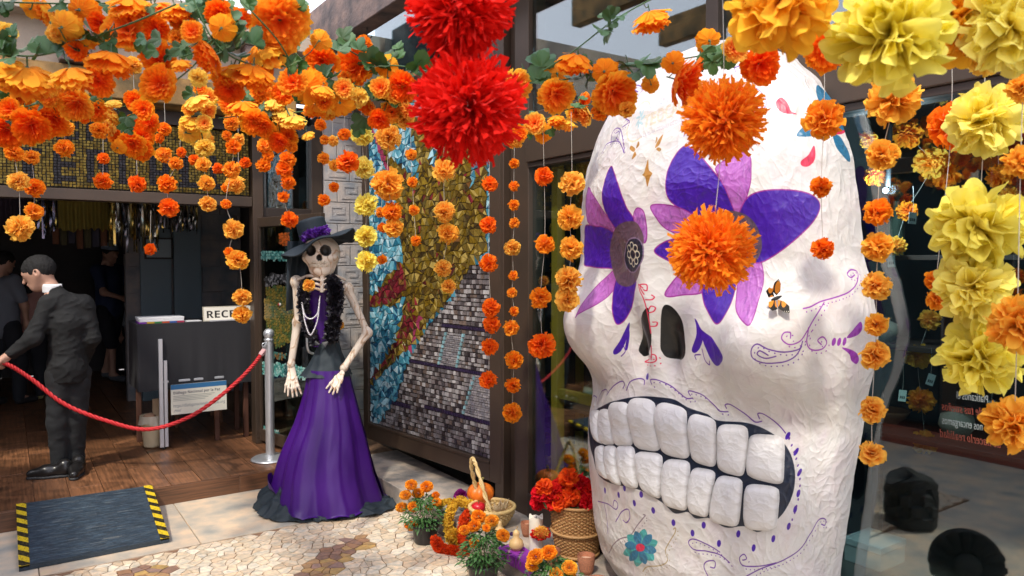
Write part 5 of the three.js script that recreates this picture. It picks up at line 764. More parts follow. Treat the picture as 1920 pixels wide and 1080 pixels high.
  lath([[528, 603, 38], [545, 603, 37], [580, 602, 33], [620, 605, 28], [650, 612, 22]], 1, .62, PUR, 'bodice', 48, .05);
  lath([[508, 603, 9], [530, 603, 11]], 1, 1, BM.clone(), 'neck', 12, .1).material = mat(C(.2, .15, .12), .6);
  // collar bones and upper ribs above the bodice
  const RB = []; for (const s of [-1, 1]) { RB.push(taper([J(603 + s * 4, 522, -.1), J(603 + s * 20, 517, -.09), J(603 + s * 44, 524, -.02)], () => .011, 12, 8)); for (let k = 0; k < 3; k++) RB.push(taper([J(604 + s * 2, 526 + k * 9, -.125), J(604 + s * 14, 523 + k * 9, -.12), J(604 + s * 26, 530 + k * 9, -.09)], () => .009, 10, 7)); }
  RB.push(taper([J(604, 516, -.12), J(604, 548, -.125)], () => .014, 6, 8)); part(f, 'ribs', colorize(merge(RB), boneC(26)), BM);
  // arms with elbows, wrists and fingers
  const arm = (sh, el, wr, fing, palm) => { const fd = palm.clone().sub(wr), L = [[sh, sh, .045, .045], [sh, el, .03, .022], [el, el, .036, .036], [el.clone().addScaledVector(RIGHT, .008), wr.clone().addScaledVector(RIGHT, .008), .021, .014], [el.clone().addScaledVector(RIGHT, -.012), wr.clone().addScaledVector(RIGHT, -.01), .019, .014], [wr, wr, .024, .024]];
    const H = []; fing.forEach((q, i) => { const k = wr.clone().lerp(q, .06).addScaledVector(RIGHT, (i - 2) * .006), a = wr.clone().lerp(q, i ? .46 : .36), b = wr.clone().lerp(q, .74).addScaledVector(BACK, .008), e = q; H.push([k, a, .0105, .0095], [a, a, .0125, .0125], [a, b, .0095, .0085], [b, b, .0105, .0105], [b, e, .0085, .0065]); });
    part(f, 'arm', colorize(merge([bones(L, .02, .0065), bones(H, .006, .004)]), boneC(24)), BM); };
  arm(J(556, 528, .02), J(558, 604, .03), J(546, 684, -.04), [J(534, 735, -.08), J(540, 742, -.1), J(549, 744, -.11), J(557, 742, -.1), J(565, 738, -.08)], J(546, 712, -.08));
  arm(J(651, 540, .02), J(689, 624, .0), J(645, 690, -.1), [J(640, 718, -.17), J(632, 736, -.18), J(624, 739, -.18), J(617, 736, -.17), J(612, 728, -.16)], J(630, 716, -.15));
  // skull head
  const hm = new THREE.Matrix4().makeBasis(RIGHT.clone().addScaledVector(BACK, -.06).normalize(), UP.clone().addScaledVector(RIGHT, -.06).normalize(), BACK.clone().addScaledVector(RIGHT, .06).normalize()).setPosition(J(603, 480, -.04)).scale(V(1.07, 1.07, 1.07));
  const hd = (x, y, z) => { let d = ell(x, y, z, 0, .025, -.01, .118, .11, .12); d = smin(d, ell(x, y, z, 0, -.06, .03, .08, .07, .075), .05); d = smin(d, ell(x, y, z, 0, -.1, .035, .06, .035, .06), .03); for (const s of [-1, 1]) { d = smin(d, ell(x, y, z, s * .075, -.012, .055, .035, .024, .04), .03); }
    for (const s of [-1, 1]) { d = Math.max(d, -(Math.hypot((x - s * .047) / .98, y - .035, z - .115) - .034)); d = Math.max(d, -(Math.hypot(x - s * .1, y + .07, z - .045) - .03)); } d = Math.max(d, -ell(x, y, z, .006, -.012, .112, .014, .02, .03)); d = Math.max(d, -(capsule(x, y, z, V(-.065, -.052, .1), V(.065, -.052, .1), .004, .004))); return d; };
  part(f, 'skull_head', colorize(surfaceNet(hd, [-.15, -.16, -.15], [.15, .16, .15], .0055), (x, y, z) => { const c = boneC(20)(x, y, z), e = Math.min(...[-1, 1].map((s) => Math.hypot(x - s * .047, y - .035, (z - .1) * .8))), n = Math.hypot(x - .006, (y + .012) * .8, z - .1); const k = e < .036 ? .02 : n < .02 ? .03 : 1; return c.map((v) => v * k * 1.15); }).applyMatrix4(hm), BM);
  { const T = []; for (let r = 0; r < 2; r++) for (let i = 0; i < 10; i++) { const a = (i - 4.5) * .17, R0 = .083; T.push(new RoundedBoxGeometry(.0125, .021, .012, 1, .004).rotateY(a).translate(Math.sin(a) * R0, -.041 - r * .0225 - Math.abs(a) * -.008, .026 + Math.cos(a) * R0)); } for (const g of T) part(f, 'tooth', g.applyMatrix4(hm), mat(C(.62, .52, .4), .45)); }
  // hat: drooping brim, crown, purple ribbon, veil
  const hn = UP.clone().addScaledVector(RIGHT, -.3).addScaledVector(BACK, -.02).normalize(), hx = RIGHT.clone().addScaledVector(UP, .3).normalize(), hz = hx.clone().cross(hn).normalize(), hc = J(598, 451, .0);
  const HQ = (a, r, h) => hc.clone().addScaledVector(hx, Math.cos(a) * r).addScaledVector(hz, Math.sin(a) * r).addScaledVector(hn, h);
  const brim = (off) => sheet(80, 12, (u, v) => { const a = u * 2 * Math.PI, r = .085 + v * (.165 + .015 * Math.sin(a * 3)); const droop = -.03 * v * v + .022 * v * Math.sin(a * 2 + .6) + .018 * Math.sin(a * 5 + 1) * v - .02 * v * Math.max(0, -Math.cos(a)); return HQ(a, r, droop + off); });
  part(f, 'hat_brim', merge([brim(.006), brim(-.006), sheet(80, 6, (u, v) => { const a = u * 2 * Math.PI, e = .25 + .015 * Math.sin(a * 3), t = v * Math.PI * 2; const droop = -.03 + .022 * Math.sin(a * 2 + .6) + .018 * Math.sin(a * 5 + 1) - .02 * Math.max(0, -Math.cos(a)); return HQ(a, e + .009 * Math.cos(t), droop + .009 * Math.sin(t)); })]), BLK);
  part(f, 'hat_crown', sheet(60, 16, (u, v) => { const a = u * 2 * Math.PI, r = v < .7 ? .108 - .012 * v : .1 * Math.max(0, Math.cos((v - .7) / .3 * Math.PI / 2)) ** .6; return HQ(a, r * (1 + .03 * noise(u * 8, v * 3)), .135 * Math.min(1, v / .7) + (v > .7 ? .022 * Math.sin((v - .7) / .3 * Math.PI / 2) : 0)).addScaledVector(RIGHT, -.02); }), BLK);
  const ruff = (pts, n, r, s) => { const c = new THREE.CatmullRomCurve3(pts), L = []; for (let i = 0; i < n; i++) { const q = c.getPoint(rnd()), d = V(rr(-1, 1), rr(-1, 1), rr(-1, 1)).normalize(), t = V(rr(-1, 1), rr(-1, 1), rr(-1, 1)).cross(d).normalize(), b = d.clone().cross(t); const ph = rnd() * 6; L.push(sheet(4, 2, (u, v) => q.clone().addScaledVector(d, r * (.3 + .75 * v)).addScaledVector(t, (u - .5) * s * (.6 + v)).addScaledVector(b, .3 * s * Math.sin(u * 7 + ph) * v))); } return merge(L); };
  part(f, 'hat_ribbon', ruff([J(566, 447, -.13), J(582, 438, -.16), J(600, 434, -.15), J(614, 431, -.1)], 90, .03, .035), mat(C(.11, .015, .3), .5, { sheen: .5, sheenColor: C(.4, .2, .8) }));
  part(f, 'veil', sheet(14, 24, (u, v) => J(539 + u * 40 - v * 3, 452 + v * (132 - u * 14), .02 - .03 * Math.sin(u * 8 + v * 2) - u * .02)), BLK);
  part(f, 'veil', sheet(10, 20, (u, v) => J(566 + u * 66, 470 + v * 46, .09 - .02 * Math.sin(u * 9))), BLK2);
  part(f, 'ruffled_boa', ruff([J(576, 530, -.08), J(569, 548, -.12), J(568, 575, -.12), J(577, 610, -.1), J(590, 640, -.08)], 120, .042, .04), BLK2);
  part(f, 'ruffled_boa', ruff([J(622, 526, -.1), J(628, 542, -.14), J(628, 570, -.15), J(624, 610, -.13), J(618, 640, -.1)], 230, .052, .045), BLK2);
  for (const [x, y, s, z] of [[579, 535, 23, -.2], [637, 610, 18, .02]]) { const o = bloom(f, 'flower', 'pom', 'a', J(x, y, z), s / 2 * S); o.userData.label = 'orange marigold'; }
  part(f, 'shawl', sheet(14, 18, (u, v) => J(616 + u * 22 - v * 8, 560 + v * 92, .05 - .06 * Math.sin(u * 3))), BLK2);
  for (const [n, y] of [[16, 598], [24, 628]]) { const c = new THREE.CatmullRomCurve3([J(566, 568, -.16), J(573, (568 + y) / 2 + 10, -.17), J(582, y, -.17), J(594, (566 + y) / 2 + 8, -.17), J(600, 556, -.16)]), L = []; for (let i = 0; i <= n * 2; i++) { const q = c.getPointAt(i / (n * 2)); L.push(ball(q, .0058, 1, 1, 1, 7, 5)); } part(f, 'bead_chain', merge(L), mat(C(.7, .68, .72), .25, { metalness: .3 })).userData.kind = 'stuff'; }
}
// flowers threaded on a hanging line: [px, py, size in the photo, colour, kind]; d = distance in metres
function strand(label, d, list, o = {}) {
  const P = list.map(([x, y, s]) => at(x + rr(-.08, .08) * Math.min(s, 30), y, d)), top = at(o.tx ?? list[0][0], o.top ?? list[0][1] - 60, d);
  const t = thing(o.name ?? 'flower_strand', label, o.cat ?? 'flower strand', top, o.group ?? 'flower strands hanging over the patio');
  list.forEach(([x, y, s, c, k], i) => { const b = bloom(t, 'pompom', k ?? o.kind ?? 'pom', c ?? o.col ?? 'o', P[i], s / 2 * d / FOC * .97); if (o.labels?.[i]) b.userData.label = o.labels[i]; });
  part(t, 'thread', tube([top, ...P, P[P.length - 1].clone().add(V(0, -.03 * (o.tail ?? 1), 0))], .0011, Math.max(8, P.length * 3), 4), THREAD); return t;
}
strand('two large frayed red paper pompoms on one line, closest to the camera', 1.45, [[862, 12, 205], [876, 200, 218]], { kind: 'fringe', col: 'r', top: -160, name: 'pompom_strand', labels: ['upper red pompom cut by the top edge', 'lower red pompom'] });
strand('two large frayed orange paper pompoms hanging in front of the skull face', 1.85, [[1355, 225, 158], [1335, 470, 160]], { kind: 'fringe', col: 'q', top: -140, tx: 1352, name: 'pompom_strand' });
strand('column of four large pale yellow paper pompoms at the right window', 1.95, [[1845, 228, 148, 'y'], [1833, 425, 176, 'y'], [1826, 540, 160, 'y'], [1838, 672, 166, 'y']], { kind: 'big', top: -140, name: 'pompom_strand' });
strand('huge pale yellow paper pompom at the top right, above the skull temple', 1.4, [[1672, 62, 238, 'y']], { kind: 'big', top: -260, name: 'pompom_strand' });
strand('huge amber paper pompom cut by the top edge above the skull', 1.45, [[1460, 8, 215, 'A']], { kind: 'big', top: -260, name: 'pompom_strand' });
strand('huge orange paper pompom at the top edge between two yellow ones', 1.6, [[1795, 38, 180, 'A']], { kind: 'big', top: -260, name: 'pompom_strand' });
strand('huge yellow paper pompom in the top right corner', 1.5, [[1893, 48, 190, 'y']], { kind: 'big', top: -260, name: 'pompom_strand' });
strand('small yellow paper pompom tucked under the top right corner pompoms', 1.65, [[1848, 108, 74, 'Y']], { kind: 'big', top: -200, name: 'pompom_strand' });
strand('amber paper pompoms along the right edge of the view', 1.75, [[1918, 165, 60, 'a'], [1915, 305, 66, 'a'], [1905, 608, 118, 'a'], [1902, 796, 112, 'a']], { kind: 'big', top: -140, name: 'pompom_strand' });
strand('bright orange pompoms half hidden behind the column of yellow pompoms', 2.3, [[1782, 238, 84, 'd'], [1757, 525, 44, 'o'], [1758, 562, 40, 'o']], { top: -60 });
strand('amber pompom strand along the right edge of the giant skull', 2.1, [[1675, 188, 108, 'a', 'big'], [1655, 291, 58, 'a'], [1647, 398, 54, 'o'], [1644, 462, 58, 'a'], [1643, 535, 55, 'a'], [1643, 608, 46, 'a'], [1641, 665, 58, 'a', 'rose'], [1634, 768, 52, 'a', 'rose'], [1636, 850, 52, 'a', 'rose']], { top: -60 });
strand('orange pompom strand against the skull temple, three flowers apart', 2.3, [[1546, 223, 76, 'o'], [1541, 351, 42, 'o'], [1543, 466, 42, 'd']], { top: 60 });
strand('orange pompom strand on the glass, left of the skull, right beside the brown posts', 3.3, [[1018, 330, 40, 'd', 'rose'], [1020, 458, 40, 'o'], [1015, 558, 44, 'o'], [1018, 648, 52, 'd']], { top: 235 });
strand('amber pompom strand touching the left edge of the giant skull', 3.2, [[1071, 344, 50, 'a'], [1068, 408, 52, 'a'], [1070, 466, 47, 'a'], [1066, 525, 52, 'a'], [1062, 562, 50, 'a']], { top: 210 });
strand('long strand of small pompoms in front of the brown window posts', 4.1, [[965, 307, 20], [964, 349, 20], [963, 384, 22], [963, 418, 21], [963, 464, 33, 'a'], [961, 517, 20], [961, 549, 20], [964, 584, 20], [959, 615, 32], [963, 675, 35], [962, 723, 31], [962, 773, 37]], { top: 240, col: 'o' });
strand('strand of deep orange pompoms along the right frame of the mosaic door', 3.9, [[917, 345, 32], [914, 422, 34], [915, 494, 36], [918, 577, 37], [921, 608, 36], [918, 650, 33], [918, 712, 37]], { top: 255, col: 'd' });
strand('strand of amber pompoms over the right half of the gold mosaic', 3.7, [[834, 320, 44], [835, 397, 44], [838, 438, 42], [831, 503, 34], [840, 537, 29]], { top: 200, col: 'a' });
strand('strand of small orange pompoms over the middle of the gold mosaic', 4.2, [[770, 290, 22], [773, 342, 22], [775, 394, 22], [778, 451, 22]], { top: 200, col: 'o' });
strand('strand of large amber pompoms between the yellow strand and the gold mosaic', 3.1, [[726, 257, 52, 'a'], [727, 345, 66, 'a'], [735, 397, 40, 'o'], [738, 427, 38, 'a']], { top: 190 });
strand('strand of pale yellow pompoms beside the hat of the skeleton lady', 3.5, [[677, 252, 46], [684, 315, 42], [685, 385, 46], [686, 443, 42], [689, 490, 42]], { top: 190, col: 'y' });
strand('strand of tiny orange pompoms behind the pale yellow strand', 4.4, [[715, 360, 22], [715, 398, 22], [717, 427, 20], [716, 487, 20]], { top: 300, col: 'o' });
strand('strand of two orange pompoms in front of the white relief wall', 3.4, [[647, 252, 24, 'o'], [653, 304, 42, 'd']], { top: 200 });
strand('strand of light orange pompoms in front of the white relief wall, nearest to it', 4.2, [[623, 264, 22, 'a'], [625, 310, 23, 'a'], [626, 351, 20, 'o']], { top: 200 });
strand('strand of orange pompoms before the brown post above the hat', 4.0, [[601, 234, 24], [609, 262, 20], [607, 297, 24], [608, 375, 24]], { top: 195, col: 'o' });
strand('strand of orange pompoms above the hat, before the dark sidelight', 4.0, [[542, 272, 20], [538, 300, 32], [532, 318, 32, 'd'], [541, 342, 30], [531, 369, 24], [544, 412, 34, 'd']], { top: 205, col: 'o' });
strand('short strand of orange pompoms before the door post', 4.0, [[497, 275, 32], [503, 292, 22], [494, 310, 28]], { top: 215, col: 'o' });
strand('long strand of orange and amber pompoms down to the RECEPCIÓN plate', 3.7, [[434, 230, 30], [426, 254, 20], [437, 275, 31], [435, 318, 33], [424, 383, 20], [440, 430, 38, 'a'], [430, 474, 22], [447, 487, 42, 'a'], [452, 557, 38, 'a'], [452, 590, 34, 'a']], { top: 165, col: 'o' });
strand('amber strand ending beside the L of the gold name panel', 3.9, [[445, 262, 26, 'a'], [443, 345, 38, 'a'], [424, 352, 21, 'o']], { top: 215 });
strand('strand of light amber pompoms hanging below the yellow bunch', 3.7, [[382, 308, 30], [387, 343, 31], [390, 382, 32]], { top: 270, col: 'a' });
strand('strand of orange pompoms over the A of the gold name panel', 3.7, [[308, 242, 25], [298, 260, 19], [308, 290, 32], [328, 306, 27], [314, 345, 36], [316, 390, 38, 'd']], { top: 190, col: 'o' });
strand('strand with one orange pompom under the flower bunch, over the C of the panel', 3.7, [[247, 122, 34, 'a'], [258, 345, 34, 'd']], { top: 90 });
strand('strand of two small orange pompoms over the O of the panel', 3.9, [[192, 297, 22], [193, 340, 32]], { top: 200, col: 'd' });
strand('strand of orange pompoms over the E of the panel', 3.7, [[122, 240, 32], [119, 278, 36]], { top: 190, col: 'o' });
strand('strand of orange pompoms over the T of the panel, right of the amber one', 3.7, [[57, 295, 29], [64, 352, 36], [62, 397, 36]], { top: 225, col: 'o' });
strand('leftmost strand, orange above and amber below', 3.3, [[26, 286, 33, 'o'], [33, 340, 40, 'a'], [38, 427, 54, 'a', 'big']], { top: 220 });
strand('single small orange pompom floating in the dark doorway', 4.2, [[283, 467, 24, 'd']], { top: 395 });
strand('pair of small orange pompoms over the right end of the gold name panel', 4.2, [[340, 286, 19], [365, 300, 22], [408, 316, 22], [460, 305, 22]], { top: 240, col: 'd' });

// garlands: a green vine with fabric marigolds and leaves on it. path [px, py, d]; flowers [px, py, size, facing, colour]
const FACE = { u: [0, -.85, -.38], d: [0, -.55, .8], f: [0, -.1, 1], b: [.1, .35, -.95], l: [-.85, -.45, .3], r: [.8, -.5, .35] };
function garland(label, path, flowers, leaves, extra = []) {
  const pp = path.map(([x, y, d]) => at(x, y, d)), c = new THREE.CatmullRomCurve3(pp), t = thing('flower_garland', label, 'garland', pp[0], 'marigold garlands overhead'), S = [];
  for (let i = 0; i <= 160; i++) { const q = c.getPoint(i / 160), s = toPx(q); S.push([s[0], s[1], q.clone().sub(camera.position).dot(FWD), q]); }
  const near = (x, y) => S.reduce((b, s) => (s[0] - x) ** 2 + (s[1] - y) ** 2 < (b[0] - x) ** 2 + (b[1] - y) ** 2 ? s : b);
  const stems = [tube(pp, .0022, 60, 5)]; for (const e of extra) stems.push(tube(e.map(([x, y, d]) => at(x, y, d)), .002, 24, 5));
  for (const [x, y, s, f, col] of flowers) { const n = near(x, y), d = n[2] + rr(-.08, .08), r = s / 2 * d / FOC, p = at(x, y, d);
    if (f === 'o') { bloom(t, 'flower', 'pom', col ?? 'a', p, r); continue; }
    const a = FACE[f], ax = V(0, 0, 0).addScaledVector(RIGHT, a[0] + rr(-.28, .28)).addScaledVector(UP, a[1] + rr(-.1, .15)).addScaledVector(BACK, a[2] + rr(-.12, .12)).normalize(); const b = bloom(t, 'flower', 'dome', col ?? (f === 'd' ? 'd' : f === 'r' ? 'a' : 'o'), p.clone().addScaledVector(ax, -.25 * r), r, ax);
    const k = mesh('calyx', FL.calyx, CALYX); k.position.y = -.03; b.add(k);
    const back = p.clone().addScaledVector(ax, -.55 * r); if (back.distanceTo(n[3]) < .3) stems.push(tube([n[3], n[3].clone().lerp(back, .5).add(V(0, -.008, 0)), back], .0016, 6, 4)); }
  for (const [x, y, s] of leaves.flatMap((q) => rnd() < .75 ? [q, [q[0] + rr(-.7, .7) * q[2], q[1] + rr(-.6, .5) * q[2], q[2] * rr(.6, .9)]] : [q])) { const n = near(x, y), d = n[2] + rr(-.04, .04), L = s / 1.3 * d / FOC, p = at(x, y, d), o = mesh('leaf', pick(FL.leaf), pick(GREEN)); const dir = p.clone().sub(n[3]); if (dir.length() < .01) dir.set(rr(-1, 1), rr(-1, 1), rr(-1, 1)); dir.normalize();
    const nz = BACK.clone().addScaledVector(UP, rr(-.2, .8)).addScaledVector(RIGHT, rr(-.6, .6)), sx = dir.clone().cross(nz).normalize(), sz = sx.clone().cross(dir).normalize(); o.quaternion.setFromRotationMatrix(new THREE.Matrix4().makeBasis(sx, dir, sz)); o.scale.setScalar(L * .85); o.position.copy(p).addScaledVector(dir, -.55 * L).sub(t.position); t.add(o); }
  part(t, 'vine', merge(stems), STEM); return t;
}
garland('topmost left garland along the upper edge of the view', [[-80, 2, 1.9], [40, 5, 1.9], [160, 7, 1.9], [260, 2, 1.85], [360, -15, 1.8]], [[60, 16, 38, 'b'], [92, 22, 54, 'l'], [155, 18, 60, 'b'], [186, 42, 44, 'd'], [247, 8, 82, 'u'], [294, 16, 60, 'u'], [330, 18, 62, 'u'], [347, 40, 52, 'f', 'o'], [240, 58, 84, 'f', 'o'], [292, 54, 54, 'd'], [208, 62, 40, 'f', 'o']], [[15, 8, 36], [4, 14, 30], [112, 12, 38], [122, 28, 34], [195, 15, 28], [205, 5, 30], [282, 17, 28], [372, 8, 38], [385, 28, 40], [412, 10, 44], [432, 18, 38], [355, 12, 30]]);
garland('left garland with a row of wide flowers hanging face down', [[-80, 101, 1.75], [0, 102, 1.75], [60, 105, 1.75], [105, 97, 1.75], [150, 80, 1.75], [185, 66, 1.75], [250, 42, 1.7], [330, 8, 1.7]], [[8, 122, 72, 'u'], [52, 142, 106, 'u'], [135, 140, 84, 'u'], [207, 110, 84, 'u'], [186, 152, 56, 'd'], [122, 50, 58, 'b'], [160, 74, 44, 'u'], [105, 62, 34, 'o'], [8, 62, 44, 'o', 'Y'], [145, 92, 40, 'd']], [[20, 86, 50], [48, 84, 56], [85, 80, 50], [105, 70, 46], [135, 66, 42], [170, 52, 48], [186, 74, 38], [202, 62, 34], [140, 86, 38], [25, 54, 30], [70, 92, 34], [18, 112, 34], [5, 80, 34], [160, 92, 30]]);
garland('central left garland with the largest flower beside the canopy beam', [[350, -30, 1.75], [372, 20, 1.75], [395, 68, 1.75], [425, 100, 1.75], [470, 120, 1.8], [540, 125, 1.85]], [[302, 112, 70, 'f', 'o'], [303, 158, 72, 'f', 'o'], [338, 118, 36, 'u'], [415, 25, 54, 'd'], [417, 52, 50, 'b'], [395, 106, 70, 'l'], [432, 136, 66, 'u'], [474, 134, 80, 'u'], [430, 165, 52, 'd'], [495, 98, 100, 'u'], [525, 38, 112, 'd', 'o'], [537, 78, 44, 'd'], [335, 74, 40, 'o', 'o'], [372, 145, 36, 'o', 'Y'], [362, 60, 42, 'f', 'o'], [450, 35, 40, 'd']], [[355, 60, 34], [375, 72, 40], [400, 76, 44], [410, 100, 50], [430, 80, 44], [446, 62, 44], [448, 100, 38], [480, 66, 44], [527, 3, 46], [562, 4, 34], [548, 115, 38], [540, 130, 30], [285, 80, 42], [262, 86, 34], [345, 100, 32], [330, 96, 30], [468, 8, 30], [440, 30, 34]], [[[440, -10, 1.75], [480, 30, 1.76], [520, 75, 1.8], [545, 115, 1.85]]]);
garland('garland running from the centre left over the blue mosaic to the red pompoms', [[545, 90, 2.2], [580, 125, 2.2], [620, 150, 2.25], [680, 165, 2.3], [740, 190, 2.3], [800, 190, 2.35], [860, 182, 2.4]], [[605, 112, 62, 'd', 'o'], [600, 76, 40, 'b'], [550, 155, 54, 'f', 'o'], [488, 170, 38, 'o', 'o'], [575, 162, 68, 'b'], [530, 174, 44, 'f', 'o'], [605, 168, 44, 'u'], [640, 192, 50, 'b'], [648, 146, 28, 'o', 'o'], [668, 125, 74, 'f', 'o'], [666, 136, 44, 'd'], [682, 82, 30, 'o', 'o'], [590, 202, 44, 'u'], [622, 206, 42, 'u', 'a'], [645, 166, 38, 'f', 'a'], [690, 195, 50, 'l'], [715, 165, 38, 'f', 'a'], [735, 210, 44, 'f', 'a'], [672, 182, 38, 'o', 'Y'], [712, 222, 42, 'd'], [767, 205, 40, 'l', 'a'], [742, 172, 48, 'f', 'a'], [610, 190, 36, 'f', 'o'], [760, 225, 36, 'o', 'a']], [[575, 65, 30], [600, 150, 50], [618, 143, 44], [642, 82, 40], [625, 162, 36], [690, 172, 34], [705, 176, 40], [722, 184, 36], [660, 192, 34], [675, 236, 42], [560, 178, 32], [655, 72, 36], [590, 178, 34], [750, 200, 34]]);
garland('right garland crossing the posts to the forehead of the skull', [[600, 80, 2.3], [640, 88, 2.3], [700, 118, 2.3], [760, 125, 2.3], [830, 140, 2.35], [960, 142, 2.35], [1050, 150, 2.3], [1150, 128, 2.2], [1250, 115, 2.1], [1350, 98, 2.05], [1440, 80, 2.0], [1540, 50, 1.95]], [[725, 126, 42, 'b'], [757, 160, 58, 'd'], [727, 165, 50, 'u', 'a'], [838, 122, 24, 'o', 'Y'], [822, 150, 40, 'l', 'a'], [842, 178, 34, 'd'], [962, 158, 66, 'r'], [1045, 138, 50, 'b'], [1042, 176, 70, 'd', 'o'], [1080, 112, 66, 'u'], [1134, 134, 48, 'b'], [1150, 172, 88, 'd', 'o'], [1220, 158, 34, 'b'], [1125, 210, 32, 'o', 'o'], [1278, 152, 90, 'r', 'd'], [1262, 118, 40, 'b'], [1328, 76, 44, 'b'], [1376, 92, 48, 'f', 'a'], [1424, 120, 74, 'd'], [1548, 90, 84, 'd', 'o'], [1175, 205, 30, 'o', 'a']], [[700, 105, 44], [715, 113, 42], [748, 98, 30], [790, 113, 48], [802, 140, 44], [1015, 103, 48], [1005, 135, 46], [980, 145, 40], [1030, 158, 34], [1085, 142, 48], [1112, 142, 44], [1195, 113, 44], [1215, 130, 44], [1312, 120, 40], [1340, 98, 42], [1328, 110, 38], [1366, 114, 44], [1500, 72, 40], [1180, 125, 36], [688, 130, 34]]);
garland('single branch with one flower rising before the upper windows', [[1018, 132, 2.2], [1070, 100, 2.2], [1140, 46, 2.2], [1190, 15, 2.2], [1260, -20, 2.2]], [[1220, 32, 70, 'u', 'o']], [[1140, 30, 36], [1130, 58, 36], [1148, 20, 28], [1150, 46, 26]]);
garland('small garland below the posts, under the header beam', [[940, 240, 3.3], [1010, 228, 3.3], [1060, 207, 3.25], [1110, 195, 3.2], [1160, 180, 3.2]], [[1003, 232, 42, 'f', 'a'], [1018, 250, 36, 'b'], [1042, 222, 34, 'u'], [1060, 228, 40, 'u', 'a'], [1078, 212, 34, 'f', 'a'], [1100, 215, 40, 'l', 'a'], [1092, 188, 34, 'r', 'o'], [965, 262, 34, 'o', 'a'], [948, 250, 38, 'u', 'a'], [975, 250, 30, 'f', 'o']], [[1000, 215, 26], [982, 246, 30], [1055, 205, 28], [1080, 196, 26], [1048, 240, 22], [1140, 190, 26]]);
garland('dense low garland over the left end of the gold name panel', [[-60, 222, 2.4], [20, 205, 2.4], [70, 195, 2.4], [115, 185, 2.4], [155, 158, 2.4], [200, 140, 2.4]], [[40, 176, 60, 'd', 'o'], [92, 178, 44, 'd', 'o'], [145, 192, 64, 'd', 'o'], [183, 205, 44, 'd', 'o'], [20, 205, 44, 'f', 'o'], [25, 226, 38, 'f', 'a'], [100, 222, 70, 'd', 'o'], [60, 234, 66, 'd'], [14, 242, 66, 'd'], [55, 256, 38, 'b'], [212, 192, 30, 'u', 'a'], [216, 218, 36, 'l', 'a'], [110, 194, 24, 'b'], [160, 222, 20, 'f', 'o'], [10, 172, 40, 'f', 'a'], [110, 160, 44, 'u']], [[8, 170, 34], [12, 186, 30], [75, 198, 28], [65, 203, 24], [40, 206, 28], [25, 222, 26], [113, 178, 22], [190, 192, 30], [228, 226, 30], [236, 240, 26]]);
garland('hanging bunch of orange flowers over the C of the gold name panel', [[196, 150, 2.6], [205, 185, 2.6], [215, 215, 2.6], [230, 242, 2.6], [250, 268, 2.6]], [[252, 188, 38, 'f', 'o'], [270, 205, 40, 'f', 'o'], [282, 230, 44, 'f', 'o'], [254, 236, 44, 'f', 'o'], [268, 256, 48, 'f', 'o'], [250, 268, 50, 'd', 'o'], [226, 256, 38, 'f', 'o'], [210, 236, 34, 'l', 'a'], [186, 244, 32, 'o', 'o'], [222, 276, 28, 'b'], [264, 278, 48, 'd', 'o']], [[205, 200, 20], [240, 252, 20]]);
garland('hanging bunch of amber and yellow flowers right of the panel centre', [[362, 130, 2.6], [370, 180, 2.6], [375, 230, 2.6], [384, 285, 2.6]], [[368, 188, 46, 'u', 'a'], [392, 182, 34, 'f', 'Y'], [388, 206, 34, 'r', 'Y'], [360, 226, 44, 'u', 'a'], [384, 232, 32, 'f', 'Y'], [352, 247, 44, 'b', 'a'], [374, 264, 48, 'b', 'a'], [384, 277, 36, 'o', 'Y'], [376, 166, 26, 'f', 'o'], [355, 205, 26, 'f', 'a']], [[350, 178, 26], [367, 210, 26], [370, 238, 24], [362, 196, 22]]);
garland('hanging bunch of orange flowers over the door post and sidelight', [[410, 222, 2.7], [470, 215, 2.7], [520, 212, 2.7], [575, 208, 2.7], [640, 190, 2.7]], [[432, 195, 40, 'f', 'o'], [456, 198, 52, 'u', 'o'], [490, 190, 42, 'o', 'o'], [517, 192, 38, 'u', 'a'], [478, 226, 50, 'd', 'o'], [495, 234, 44, 'd', 'o'], [508, 242, 44, 'u'], [528, 237, 48, 'u'], [535, 212, 50, 'u', 'a'], [552, 224, 44, 'u', 'a'], [540, 256, 42, 'f', 'o'], [524, 264, 40, 'd'], [545, 274, 26, 'o', 'o'], [577, 252, 26, 'u', 'a'], [468, 240, 24, 'f', 'o']], [[450, 182, 34], [465, 178, 30], [482, 205, 34], [505, 212, 38], [516, 220, 34], [528, 212, 30], [542, 208, 32]]);

